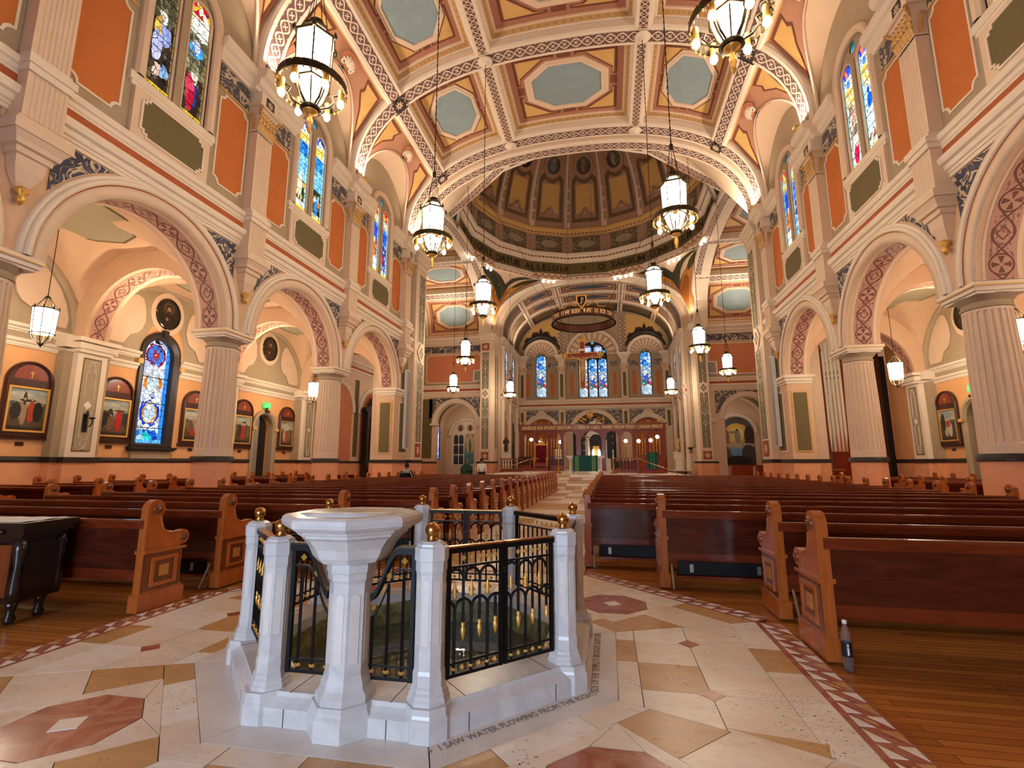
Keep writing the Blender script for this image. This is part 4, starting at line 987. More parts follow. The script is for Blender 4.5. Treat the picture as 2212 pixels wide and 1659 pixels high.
        O = [rayhit((cx, SP), min(max(a, 1e-4), pi-1e-4), rect) for a in ang]; I = [(cx+ri*cos(a), SP+ri*sin(a)) for a in ang]
        for i in range(len(ang)-1):
            for d in (-h, h): mb.face([mT(*O[i], d), mT(*O[i+1], d), mT(*I[i+1], d), mT(*I[i], d)])
            mb.face([mT(*I[i], -h), mT(*I[i+1], -h), mT(*I[i+1], h), mT(*I[i], h)])
        ta = obj('transverse_arch', mb, M['pink'], root)
        obj('soffit_ornament', MB().grid(lambda a, b: (cx+(ri-.01)*cos(pi*a), y-.28+.56*b, SP+(ri-.01)*sin(pi*a)), 32, 1, lambda a, b: (a*5.5, b)), M['soff'], ta, True)
    # vaults with flat painted panel
    for k in range(4):
        yc = BC[k]
        if k == 0:
            def az(x, y):
                dx, dy = x+13.72, y-yc; z1 = 5.7+sqrt(max(0, 2.95**2-dy*dy)); z2 = 5.7+1.15*sqrt(max(0, 2.62**2-dx*dx)); return min(max(z1, z2), 8.55)
            va = obj('aisle_vault', MB().grid(lambda a, b: (-11.1-5.2*a, yc-BAY/2+BAY*b, az(-11.1-5.2*a, yc-BAY/2+BAY*b)), 26, 30), M['pink'], root, True)
            hp = [(1.25, 1.5), (.9, 1.5), (.75, 1.7), (0, 2.0), (-.75, 1.7), (-.9, 1.5), (-1.25, 1.5), (-1.2, 1.2), (-1.45, 1.0), (-1.65, 0), (-1.45, -1.0), (-1.2, -1.2), (-1.25, -1.5), (-.9, -1.5), (-.75, -1.7), (0, -2.0), (.75, -1.7), (.9, -1.5), (1.25, -1.5), (1.2, -1.2), (1.45, -1.0), (1.65, 0), (1.45, 1.0), (1.2, 1.2)]
            mm = lambda x, y, d: (-13.7+x, yc+y, 8.545-d)
            obj('ceiling_panel', MB().prism(hp, mm, 0, .012), M['aisle_panel'], va)
            obj('panel_outline', MB().loft([[mm(x*q, y*q, d) for x, y in hp] for q, d in ((1.03, .0), (1.03, .02), (.99, .02), (.99, .01))]), M['olive'], va)
            pv = va
        else: dup_part(pv, root, (0, yc-BC[0], 0))
    mb = MB(); mb.face([(-16.4, -6, 9.3), (-10, -6, 9.3), (-10, 29, 9.3), (-16.4, 29, 9.3)]); mb.face([(-16.4, -6, 9.0), (-11.1, -6, 9.0), (-11.1, .76, 9.0), (-16.4, .76, 9.0)]); obj('aisle_roof', mb, M['pink'], root)
wal = struct('wall_aisle_left', 'left aisle wall with apricot plaster and painted lunettes', 'wall'); build_aisle(wal)
war = dup(wal, scale=(-1, 1, 1), label='right aisle wall with apricot plaster and painted lunettes'); war.name = 'wall_aisle_right'
# aisle windows and doors
GL['aisle'] = glass('stained_glass_aisle', [(0, [(40, 120, 230), (90, 180, 245), (30, 70, 190), (200, 225, 245)]), (.13, [(235, 240, 252), (214, 226, 248), (245, 246, 250), (190, 200, 240)])],
   [(.5, .30, .34, .12, (30, 60, 190)), (.5, .3, .25, .1, (235, 160, 50)), (.5, .3, .19, .09, (200, 225, 240)), (.5, .57, .32, .07, (225, 130, 40)), (.5, .57, .2, .08, (210, 235, 245)), (.5, .85, .34, .1, (150, 30, 60)), (.5, .85, .28, .085, (70, 130, 235)), (.5, .85, .11, .04, (200, 40, 30)), (.5, .85, .04, .015, (250, 240, 220)), (.5, .075, .16, .03, (40, 200, 200))],
   cells=(7, 22), border=(50, 140, 245), bottom=(90, 180, 250), strength=1.35, bw=.14)
for s in (-1, 1):
    WN[0] += 1; w = struct('window_%d' % WN[0], 'round-headed blue stained-glass window in the %s aisle wall' % ('left' if s < 0 else 'right'), 'window')
    m = lambda y, z, d: (s*(XW-d), y, z); yc = 16.4
    L = archpoly(yc, 1.3, 2.25, 5.8, 18)
    obj('glass_light', MB().face([m(*q, -.2) for q in L], [((q[0]-yc)/1.3+.5, (q[1]-2.25)/4.2) for q in L]), GL['aisle'], w)
    mb = MB(); ou = archpoly(yc, 1.8, 2.1, 5.85, 18); inn = archpoly(yc, 1.3, 2.25, 5.8, 18); mb.loft([[m(*p, d) for p in P] for P, d in ((ou, -.02), (ou, .1), (archpoly(yc, 1.6, 2.15, 5.82, 18), .12), (inn, .02), (inn, -.22))]); obj('dark_surround', mb, M['band'], w)
    mb = MB(); [mb.box((s*(XW+.19), yc, 2.25+z), (.02, 1.3, .03)) for z in (.62, 1.6, 2.65)]; obj('saddle_bar', mb, M['iron'], w)
    obj('window_sill', MB().box((s*(XW-.12), yc, 2.05), (.3, 2.0, .1)).box((s*(XW-.1), yc, 1.98), (.24, 1.9, .06)), M['band'], w)
    obj('window_apron', MB().box((s*(XW-.06), yc, 1.8), (.12, 1.7, .3)), M['taupe'], w)
    obj('keystone', MB().box((s*(XW-.12), yc, 6.7), (.2, .2, .26)), M['band'], w); obj('impost_block', MB().box((s*(XW-.1), yc-.95, 5.4), (.2, .2, .2)).box((s*(XW-.1), yc+.95, 5.4), (.2, .2, .2)), M['gold_paint'], w)
    d = struct('door_%d' % (1 if s < 0 else 2), 'round-headed grey door in the %s aisle' % ('left' if s < 0 else 'right'), 'door'); yc = 22.845
    P = archpoly(yc, 1.36, .02, 3.3, 16)
    obj('door_leaf', MB().prism([p if p[0] < yc+.05 else (yc+.05, p[1]) for p in P], m, -.35, -.3), M['greydoor' if s < 0 else 'darkwood'], d)
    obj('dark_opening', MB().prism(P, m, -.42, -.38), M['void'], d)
    ou = archpoly(yc, 1.9, 0, 3.3, 16); obj('door_surround', MB().loft([[m(*p, dd) for p in Q] for Q, dd in ((ou, 0), (ou, .12), (archpoly(yc, 1.6, 0, 3.3, 16), .14), (archpoly(yc, 1.45, 0, 3.3, 16), .04), (archpoly(yc, 1.45, 0, 3.3, 16), -.2))]), M['taupe'], d)
    obj('gilt_impost', MB().box((s*(XW-.1), yc-.85, 3.25), (.24, .24, .14)).box((s*(XW-.1), yc+.85, 3.25), (.24, .24, .14)), M['gold_paint'], d)
    e = thing('exit_sign', 'green lit exit sign above the %s aisle door' % ('left' if s < 0 else 'right'), 'sign', (s*(XW-.12), yc, 4.5))
    obj('sign_box', MB().box((0, 0, 0), (.08, .5, .28)), M['exit'], e); obj('sign_bracket', MB().box((0, 0, -.2), (.1, .1, .16)).box((0, 0, -.32), (.2, .3, .1)), M['bronze'], e)
    me, _ = text_mesh('EXIT', .22, .002); o = obj('lettering', me, M['white'], e); o.rotation_euler = (pi/2, 0, -s*pi/2); o.location = (-s*.045, 0, -.08)
# ================================================================ crossing
CY = 38.3; HC = 10.4
def pier_poly(s, x0, x1, y0, y1, cx, cyy, c=.32):            # box with one chamfered corner at (cx,cyy)
    P = []
    for (x, y) in ((x0, y0), (x1, y0), (x1, y1), (x0, y1)):
        if abs(x-cx) < 1e-6 and abs(y-cyy) < 1e-6:
            i = 1 if x == x1 else -1; j = 1 if y == y1 else -1
            a = (x-i*c, y); b = (x, y-j*c); P += [b, a] if (i*j > 0) else [a, b]
        else: P.append((x, y))
    return [(s*px, py) for px, py in P]
def strip(parent, m, h0, h1, z0, z1, mat, k=.8, name='ornament_strip', per=1.0):
    fr = obj('strip_frame', MB().prism([(h0-.08, z0-.08), (h1+.08, z0-.08), (h1+.08, z1+.08), (h0-.08, z1+.08)], m, 0, .03), M['cream2'], parent)
    obj(name, MB().face([m(h0, z0, .036), m(h1, z0, .036), m(h1, z1, .036), m(h0, z1, .036)], [(0, 0), (0, 1), ((z1-z0)/per, 1), ((z1-z0)/per, 0)]), mat, fr)
def rosette_sq(parent, m, h0, h1, z0, mat='rose'):
    obj('rosette_panel', MB().face([m(h0, z0, .04), m(h1, z0, .04), m(h1, z0+(h1-h0), .04), m(h0, z0+(h1-h0), .04)], [(0, 0), (1, 0), (1, 1), (0, 1)]), M[mat], parent)
def diamond(parent, m, hc, zc, r):
    fr = obj('diamond_frame', MB().prism([(hc-r, zc), (hc, zc-r*1.25), (hc+r, zc), (hc, zc+r*1.25)], m, .03, .07), M['cream2'], parent)
    q = r*.6; obj('diamond_panel', MB().face([m(hc-q, zc, .075), m(hc, zc-q*1.25, .075), m(hc+q, zc, .075), m(hc, zc+q*1.25, .075)], [(0, .5), (.5, 0), (1, .5), (.5, 1)]), M['rosed'], fr)
def build_pier(root, s, near):
    x0, x1 = (9.8, 12.4) if near else (9.6, 11.0); y0, y1 = (27.25, 29.2) if near else (47.5, 49.6); cy = y1 if near else y0
    P = pier_poly(s, x0, x1, y0, y1, x0, cy)
    obj('pier_shaft', MB().prism(P, lambda x, y, z: (x, y, z), 1.5, 14.0), M['cream'], root)
    c = ((x0+x1)/2*s, (y0+y1)/2); sc = lambda k: [(c[0]+(x-c[0])*k, c[1]+(y-c[1])*k) for x, y in P]
    obj('pier_dado', MB().prism(sc(1.03), lambda x, y, z: (x, y, z), 0, 1.52), M['dado'], root); obj('pier_rail', MB().prism(sc(1.06), lambda x, y, z: (x, y, z), 1.5, 1.68), M['band'], root)
    mb = MB(); [mb.prism(sc(k), lambda x, y, z: (x, y, z), a, b) for k, a, b in ((1.05, 13.7, 13.85), (1.08, 14.0, 14.25), (1.16, 14.25, 14.42), (1.22, 14.42, 14.72))]; obj('pier_cornice', mb, M['cream2'], root)
    # ornament on the nave-facing side and on the side facing the entrance
    mX = lambda y, z, d: (s*(x0-d), y, z); mY = lambda x, z, d: (x, y0-d, z)
    if near:
        for a, b, z0, z1 in ((27.55, 28.75, 2.75, 7.6), (27.55, 28.75, 8.9, 13.3)): strip(root, mX, a+.15, b-.1, z0, z1, M['cand'])
        diamond(root, mX, 28.2, 8.25, .55); rosette_sq(root, mX, 27.8, 28.6, 1.85)
    else:
        a, b = sorted((s*9.98, s*10.92)); strip(root, mY, a+.1, b-.1, 2.9, 8.0, M['cand']); strip(root, mY, a+.1, b-.1, 8.9, 12.75, M['cand']); diamond(root, mY, (a+b)/2, 8.45, .48); rosette_sq(root, mY, a+.1, b-.1, 1.85); rosette_sq(root, mY, a+.1, b-.1, 12.95)
        strip(root, mX, 48.0, 48.6, 2.9, 12.6, M['cand']); strip(root, mX, 48.9, 49.4, 2.9, 12.6, M['cand'])
for s in (-1, 1):
    for near in (True, False):
        r = struct('trim_crossing_pier_%s_%s' % ('near' if near else 'far', 'left' if s < 0 else 'right'), '%s %s crossing pier with painted candelabra strips' % ('near' if near else 'far', 'left' if s < 0 else 'right'), 'pier'); build_pier(r, s, near)
        if near:
            mY = lambda x, z, d: (x, 29.2+d, z)
# pendentives
dm = struct('ceiling_dome', 'sixteen-sided dome with gilded ribs and painted medallions', 'dome')
RD = 10.25; ZR = 20.85; N16 = 16; AO = pi/16
def oct_xy(a, ap):
    r = min((10.3 if j % 2 == 0 else 10.7)/cos(a-j*pi/4) for j in range(8) if cos(a-j*pi/4) > .3); return (r*cos(a), CY+r*sin(a))
def arch_h(t):                                               # height of the arch on a side of the crossing at offset t from its middle
    q = min(abs(t)/HC, 1); return ZV+HV*(1-q**NE)**(1/NE)
def ring_xy(a, R):                                           # point of the sixteen-sided ring in direction a
    w = 2*pi/16; k = ((a-AO) % w)-w/2; r = R*cos(w/2)/cos(k); return (r*cos(a), CY+r*sin(a))
PMAT = picture('pendentive_painting', [(.5, .35, .16, .28, (196, 130, 60)), (.5, .42, .08, .2, (150, 84, 30)), (.32, .7, .14, .1, (226, 196, 160)), (.7, .66, .2, .2, (48, 52, 34)), (.25, .5, .14, .2, (70, 62, 34))], [(0, (206, 140, 70)), (.4, (190, 120, 60)), (.7, (80, 72, 44)), (1, (60, 56, 44))], .5, 5)
for q in range(4):
    mb = MB(); rows = []; n = 24; edge = []
    for i in range(n+1):
        a = q*pi/2+(pi/2)*i/n; ca, sa = cos(a), sin(a); k = HC/max(abs(ca), abs(sa)); px, py = k*ca, k*sa; t = py if abs(ca) > abs(sa) else px
        e = (px, CY+py, arch_h(t)); rx, ry = oct_xy(a, 10.3); r = (rx, ry, ZR-.05); edge.append((e, r, i/n))
    m = 6
    def P(i, j):
        e, r, u = edge[i]; t = j/m; return tuple(e[c]+(r[c]-e[c])*t - (0 if c < 2 else 0) for c in range(3))
    mb.grid(lambda a, b: P(round(a*n), round(b*m)), n, m)
    obj('pendentive', mb, M['cream'], dm, True)
    if q > 1: continue
    pm = MB()
    def Q(a, b):
        i = 5+14*a; lo = int(i); hi = min(lo+1, n); f = i-lo; pa = [edge[lo][0][c]*(1-f)+edge[hi][0][c]*f for c in range(3)]; pb = [edge[lo][1][c]*(1-f)+edge[hi][1][c]*f for c in range(3)]
        t = .1+.68*b; cvec = Vector((0, CY, 18)); p = Vector([pa[c]+(pb[c]-pa[c])*t for c in range(3)]); return tuple(p+(cvec-p).normalized()*.05)
    pm.grid(Q, 16, 8, lambda a, b: (a, b)); obj('pendentive_painting', pm, PMAT, dm, True)
obj('crossing_edge_band', MB().loft([[mN(-LS/2+LS*i/60, 27.88, 0) for i in range(61)], [(HC*(1 if cos(pi*i/60) > 0 else -1)*abs(cos(pi*i/60))**(2/NE), 27.9, ZV+HV*abs(sin(pi*i/60))**(2/NE)+.25) for i in range(61)]], False), M['cream'], dm)
# ring, drum, cornices
def ringloft(prof, name, mat, parent=dm, smooth=False):
    rings = [[(lambda a: (r*cos(a), CY+r*sin(a), z))(AO+2*pi*k/16) for k in range(16)] for r, z in prof]
    o = obj(name, MB().loft(rings), mat, parent, smooth); return o
ringloft([(RD+.3, ZR-.1), (RD+.1, ZR-.12), (RD, ZR-.05)], 'ring_moulding', M['cream2'])
for k in range(8):                                            # octagonal beams under the ring
    a0, a1 = pi/8+k*pi/4, pi/8+(k+1)*pi/4; Ro, Ri = 10.72/cos(pi/8), 9.98/cos(pi/8)
    if k % 2 == 1 and k != 1 and k != 5: pass
    q = [(Ri*cos(a0), CY+Ri*sin(a0)), (Ri*cos(a1), CY+Ri*sin(a1)), (Ro*cos(a1), CY+Ro*sin(a1)), (Ro*cos(a0), CY+Ro*sin(a0))]
    if k % 2 == 0 or True:
        diag = k in (0, 2, 4, 6)
        if diag:
            bm = obj('octagon_beam', MB().prism(q, lambda x, y, z: (x, y, z), ZR-.42, ZR-.02), M['cream2'], dm)
            L = math.dist(q[0], q[1]); lp = lambda a, b: (q[0][0]+(q[1][0]-q[0][0])*a+(q[3][0]-q[0][0])*b, q[0][1]+(q[1][1]-q[0][1])*a+(q[3][1]-q[0][1])*b, ZR-.43)
            obj('beam_ornament', MB().grid(lambda a, b: lp(.04+.92*a, .2+.6*b), 4, 1, lambda a, b: (a*L/1.05, b)), M['guil'], bm)
def facet_strip(r, z0, z1, name, mat, uvn):
    for k in range(16):
        a0, a1 = AO+2*pi*k/16, AO+2*pi*(k+1)/16; p = [(r*cos(a0), CY+r*sin(a0)), (r*cos(a1), CY+r*sin(a1))]
        obj(name, MB().face([(p[0][0], p[0][1], z0), (p[1][0], p[1][1], z0), (p[1][0], p[1][1], z1), (p[0][0], p[0][1], z1)], [(0, 0), (uvn, 0), (uvn, 1), (0, 1)]), mat, dm)
facet_strip(RD, ZR-.05, 22.0, 'inscription_facet', M['text_band'], 1)
for k in range(16):
    if 4*pi/3+.1 < (AO+2*pi*(k+.5)/16) % (2*pi) < 5*pi/3-.1: continue
    a0, a1 = AO+2*pi*k/16, AO+2*pi*(k+1)/16; r0, r1 = RD, RD+.12
    obj('swag_facet', MB().face([(r1*cos(a0), CY+r1*sin(a0), ZR-.62), (r1*cos(a1), CY+r1*sin(a1), ZR-.62), (r0*cos(a1), CY+r0*sin(a1), ZR-.06), (r0*cos(a0), CY+r0*sin(a0), ZR-.06)], [(0, 0), (6, 0), (6, 1), (0, 1)]), M['swag'], dm)
ringloft([(RD, 21.98), (RD-.1, 22.0), (RD-.12, 22.12), (RD-.32, 22.3), (RD-.36, 22.5), (RD-.55, 22.6), (RD-.6, 22.85), (RD-.2, 22.86)], 'ring_cornice', M['cream2'])
facet_strip(RD-.37, 22.32, 22.48, 'dentil_facet', M['dent'], 10)
facet_strip(RD-.2, 22.86, 24.95, 'drum_facet', M['dome'], 1)
ringloft([(RD-.2, 24.9), (RD-.34, 24.98), (RD-.36, 25.15), (RD-.55, 25.3), (RD-.6, 25.5), (RD-.4, 25.62)], 'drum_cornice', M['gold_paint'])
facet_strip(RD-.37, 25.0, 25.13, 'dentil_facet', M['dent'], 10)
RS = RD-.4; ZD = 25.6
def DP(k, u, t, off=0):                                       # gore k, u -1..1 across, t 0..1 up
    e = t*pi/2; r = (RS-off)*cos(e); z = ZD+(RS-off)*1.02*sin(e); a0, a1 = AO+2*pi*k/16, AO+2*pi*(k+1)/16; f = (u+1)/2
    return (r*(cos(a0)*(1-f)+cos(a1)*f), CY+r*(sin(a0)*(1-f)+sin(a1)*f), z)
def FP(k, u, z, off=0):                                       # on the drum facet
    r = RD-.2-off; a0, a1 = AO+2*pi*k/16, AO+2*pi*(k+1)/16; f = (u+1)/2; return (r*(cos(a0)*(1-f)+cos(a1)*f), CY+r*(sin(a0)*(1-f)+sin(a1)*f), z)
MED = [picture('dome_medallion_%d' % i, [(.5, .45, .2, .35, c), (.5, .75, .1, .12, (150, 110, 84)), (.3, .35, .12, .2, d)], [(0, (40, 30, 24)), (.6, (60, 50, 42)), (1, (96, 84, 70))], .4) for i, (c, d) in enumerate((((150, 90, 50), (70, 50, 40)), ((90, 96, 110), (120, 84, 50)), ((160, 130, 90), (50, 60, 70))))]
for k in range(16):
    g = obj('dome_gore', MB().grid(lambda a, b: DP(k, 2*a-1, b), 2, 14), M['dome'], dm, True)
    rows = [[DP(k, -1+du, t/12*.93, o) for t in range(13)] for du, o in ((-.0, .14), (.13, .14), (.17, .0))]+[]
    obj('dome_rib', MB().loft(rows, False), M['cream'], g)
    rows = [[DP(k, 1-du, t/12*.93, o) for t in range(13)] for du, o in ((-.0, .14), (.13, .14), (.17, .0))]; obj('dome_rib', MB().loft(rows, False), M['cream'], g)
    obj('rib_ornament', MB().grid(lambda a, b: DP(k, .86+.14*b, .03+.88*a, .15), 12, 1, lambda a, b: (a*22, b)), M['latt'], g)
    pts = [(-.62, .06), (.62, .06), (.62, .30), (.5, .315)]+[(.5*cos(t), .35-.055*sin(t)) for t in (.5, 1.0, 1.57, 2.1, 2.64)]+[(-.5, .315), (-.62, .30)]
    ce = (0, .18); fr = MB().loft([[DP(k, ce[0]+(u-ce[0])*q, ce[1]+(t-ce[1])*q, o) for u, t in pts] for q, o in ((1.16, 0), (1.12, .1), (.98, .1), (.94, .02))]); obj('gore_frame', fr, M['domedark'], g)
    def row(t): return [DP(k, u, t, .03) for u in (-.5, 0, .5)]
    obj('gore_panel', MB().loft([row(.1+.185*i/8) for i in range(9)], False), M['gold_paint'], g)
    md = [(.44*cos(2*pi*i/20), .4+.052*sin(2*pi*i/20)) for i in range(20)]
    obj('medallion_frame', MB().loft([[DP(k, u*q, .4+(t-.4)*q, o) for u, t in md] for q, o in ((1.5, 0), (1.45, .14), (1.1, .16), (1.0, .04))]), M['dome'], g)
    obj('medallion', MB().face([DP(k, u, t, .05) for u, t in md], [(.5+u/.88, .5+(t-.4)/.104) for u, t in md]), MED[k % 3], g)
    obj('upper_gore_panel', MB().loft([[DP(k, u, .5+.3*i/6, .03) for u in (-.5, 0, .5)] for i in range(7)], False), M['gold_paint'], g)
    mb = MB(); mb.tube([DP(k, u, t, .12) for u, t in ((-.4, .075), (-.2, .1), (0, .13), (.2, .1), (.4, .075))], [.05, .12, .16, .12, .05], 6); mb.ball(DP(k, 0, .12, .2), .22, 8, 6); obj('cartouche_boss', mb, M['dome'], g, True)
    obj('drum_panel', MB().face([FP(k, -.72, 23.1, .03), FP(k, .72, 23.1, .03), FP(k, .72, 24.75, .03), FP(k, -.72, 24.75, .03)], [(0, 0), (1, 0), (1, 1), (0, 1)]), M['cart'], dm)
    obj('drum_ornament', MB().face([FP(k, .84, 22.95, .05), FP(k, 1.0, 22.95, .05), FP(k, 1.0, 24.85, .05), FP(k, .84, 24.85, .05)], [(0, 0), (0, 1), (4, 1), (4, 0)]), M['latt'], dm)
# inscription round the ring, letter by letter
INS = 'HIS DIGNIS DATUR ALLELUIA  +  O SACRUM CONVIVIUM IN QUO CHRISTUS SUMITUR RECOLITUR MEMORIA PASSIONIS EJUS  '
step = .66; a = pi/2+1.62*1.0; LC = {}
tot = len(INS); per = 2*pi/tot if tot*step/RD > 2*pi else step/RD
a = pi/2+ (INS.index('+')+.5)*per
for ch in INS:
    if ch != ' ':
        if ch not in LC: LC[ch] = text_mesh(ch, .95, .01, bold=.012)[0]; setmat(LC[ch], M['darkletter'])
        o = obj('letter', LC[ch], None, dm); x, y = ring_xy(a, RD-.03); w = 2*pi/16; kf = round((a-AO-w/2)/w)*w+AO+w/2
        o.location = (x, y, 21.07); o.rotation_euler = (pi/2, 0, kf+pi/2-pi); o.rotation_euler = (pi/2, 0, kf-pi/2)
    a -= per
# spotlights clustered on the ring
spb = MB().lathe([(.02, .16), (.1, .14), (.13, .0), (.11, -.1), (.0005, -.12)], 10).mesh('bulb'); setmat(spb, M['spotbulb']); arm = MB().tube([(0, 0, .14), (0, 0, .5)], .025, 6).mesh('stem'); setmat(arm, M['cream'])
SPN = 0
for (az, cnt) in ((112, 3), (70, 4), (40, 3), (150, 2), (18, 2), (166, 2)):
    for i in range(cnt):
        aa = radians(az+(i-(cnt-1)/2)*3.1); x, y = ring_xy(aa, RD+.5); SPN += 1
        side = 'left' if az > 90 else 'right'
        t = thing('ring_spotlight', 'small lit spotlight %s of the cluster under the dome ring, %s' % (ORD[i], {112: 'left of the chancel arch', 70: 'right of the chancel arch', 40: 'near the right far pier', 150: 'near the left far pier', 18: 'at the right transept', 166: 'at the left transept'}[az]), 'spotlight', (x, y, ZR-.75), 0, 'dome ring spotlights')
        obj('bulb', spb, None, t); obj('stem', arm, None, t)
for az in (112, 70): 
    x, y = ring_xy(radians(az), RD-.2); light('ring_spot_beam', 'SPOT', (x, y, ZR-1.1), 900, (1, .82, .6), .15, (-x*.6, 36-y, -18), spot=1.1)
# ================================================================ transepts and chancel
def mTr(s): 
    def f(s_, v, o):                                         # section across Y, running along X
        x, z = SEC.at(LS/2+s_, o); return (s*v, CY+x*(HC/A), z)
    return f
def far_wall(root, s):
    """transept wall facing the entrance at Y=49, X 10.9..18.3"""
    Y = 48.75; m = lambda x, z, d: (s*x, Y-d, z); cx = 14.0 if s < 0 else 14.5; ri = 2.1; sp = 5.6
    mb = MB(); rect = [(10.8, sp-.01), (18.4, sp-.01), (18.4, 8.5), (10.8, 8.5)]; n = 30; ang = sorted(set([pi*i/n for i in range(n+1)]+[atan2(8.5-sp, 18.4-cx), atan2(8.5-sp, 10.8-cx)]))
    O = [rayhit((cx, sp), min(max(a, 1e-4), pi-1e-4), rect) for a in ang]; I = [(cx+ri*cos(a), sp+ri*sin(a)) for a in ang]
    for k in range(len(ang)-1): mb.face([m(*O[k], 0), m(*O[k+1], 0), m(*I[k+1], 0), m(*I[k], 0)]); mb.face([m(*I[k], 0), m(*I[k+1], 0), m(*I[k+1], -.8), m(*I[k], -.8)])
    for a, b in ((10.8, cx-ri), (cx+ri, 18.4)): mb.face([m(a, 0, 0), m(b, 0, 0), m(b, sp, 0), m(a, sp, 0)]); mb.box((s*(a+b)/2, Y+.4, sp/2), (b-a-.01, .79, sp))
    mb.face([m(10.8, 8.5, 0), m(18.4, 8.5, 0), m(18.4, 15, 0), m(10.8, 15, 0)])
    obj('transept_wall', mb, M['cream'], root)
    obj('archivolt', arcstrip(arcstrip(MB(), cx, ri, ri+.4, sp, m, -.02, .08), cx, ri+.3, ri+.42, sp, m, 0, .13), M['cream2'], root, True)
    for sg in (-1, 1):
        rr = ri+.5; pts = [(2.9, 8.35), (2.9, sp+.9)] ; a0 = math.acos(min(1, (2.5)/rr)); a1 = math.asin((8.3-sp)/rr) if 8.3-sp < rr else pi/2
        pts = [(2.85, 8.3), (2.85, sp+.5), (rr*cos(a0), sp+rr*sin(a0))]+[(rr*cos(a0+(pi/2-a0)*i/8), sp+rr*sin(a0+(pi/2-a0)*i/8)) for i in range(1, 9)]+[(0, 8.3)]
        obj('spandrel_panel', MB().prism([(cx+sg*x, z) for x, z in pts], m, 0, .02, uv=lambda p: (p[0]*.8, p[1]*.8)), M['scroll'], root)
    P = lambda y: [(y, p[0]) for p in ()]
    for nm, z0, z1, mt in (('lower_string_moulding', 8.5, 8.95, 'cream2'), ('rust_string_strip', 8.95, 9.2, 'rust'), ('upper_string_moulding', 9.2, 9.6, 'cream2')):
        mb = MB(); mb.sweepX([(Y-p[0], p[1]) for p in cornice_prof(z0, z1, .05, .22 if mt == 'cream2' else .1)], *sorted((s*10.8, s*18.4))); obj(nm, mb, M[mt], root)
    obj('panel_surround', MB().prism([(11.0, 9.6), (17.6, 9.6), (17.6, 13.05), (11.0, 13.05)], m, 0, .02), M['taupe'], root)
    obj('salmon_panel', MB().prism(notched(11.35, 17.2, 9.95, 12.85, .18), m, .02, .04), M['salmon'], root)
    obj('panel_frame', ringprism(MB(), notched(11.27, 17.28, 9.87, 12.93, .18), notched(11.35, 17.2, 9.95, 12.85, .18), m, .02, .06), M['cream2'], root)
    obj('frieze_panel', MB().prism([(11.1, 13.15), (17.5, 13.15), (17.5, 13.85), (11.1, 13.85)], m, 0, .03, uv=lambda p: (p[0]*.8, p[1]*.8)), M['scrollb'], root)
    mb = MB(); mb.sweepX([(Y-p[0], p[1]) for p in cornice_prof(13.95, 14.75, .08, .45)], *sorted((s*10.9, s*18.4))); obj('cornice', mb, M['cream2'], root)
    # impost pilaster next to the pier and dado
    obj('impost', MB().box((s*11.25, Y-.1, sp-.1), (.9, .35, .2)).box((s*11.25, Y-.08, sp-.3), (.8, .3, .14)).box((s*16.2, Y-.1, sp-.1), (.9, .35, .2)), M['cream2'], root)
    obj('dado', MB().box((s*11.2, Y-.04, .76), (.85, .1, 1.52)).box((s*17, Y-.04, .76), (2.2, .1, 1.52)), M['dado'], root)
    obj('dado_rail', MB().box((s*11.2, Y-.06, 1.58), (.9, .16, .16)).box((s*17, Y-.06, 1.58), (2.25, .16, .16)), M['band'], root)
    obj('olive_panel', MB().prism([(16.5, 2.0), (17.6, 2.0), (17.6, 8.2), (16.5, 8.2)], m, 0, .02), M['olive'], root)
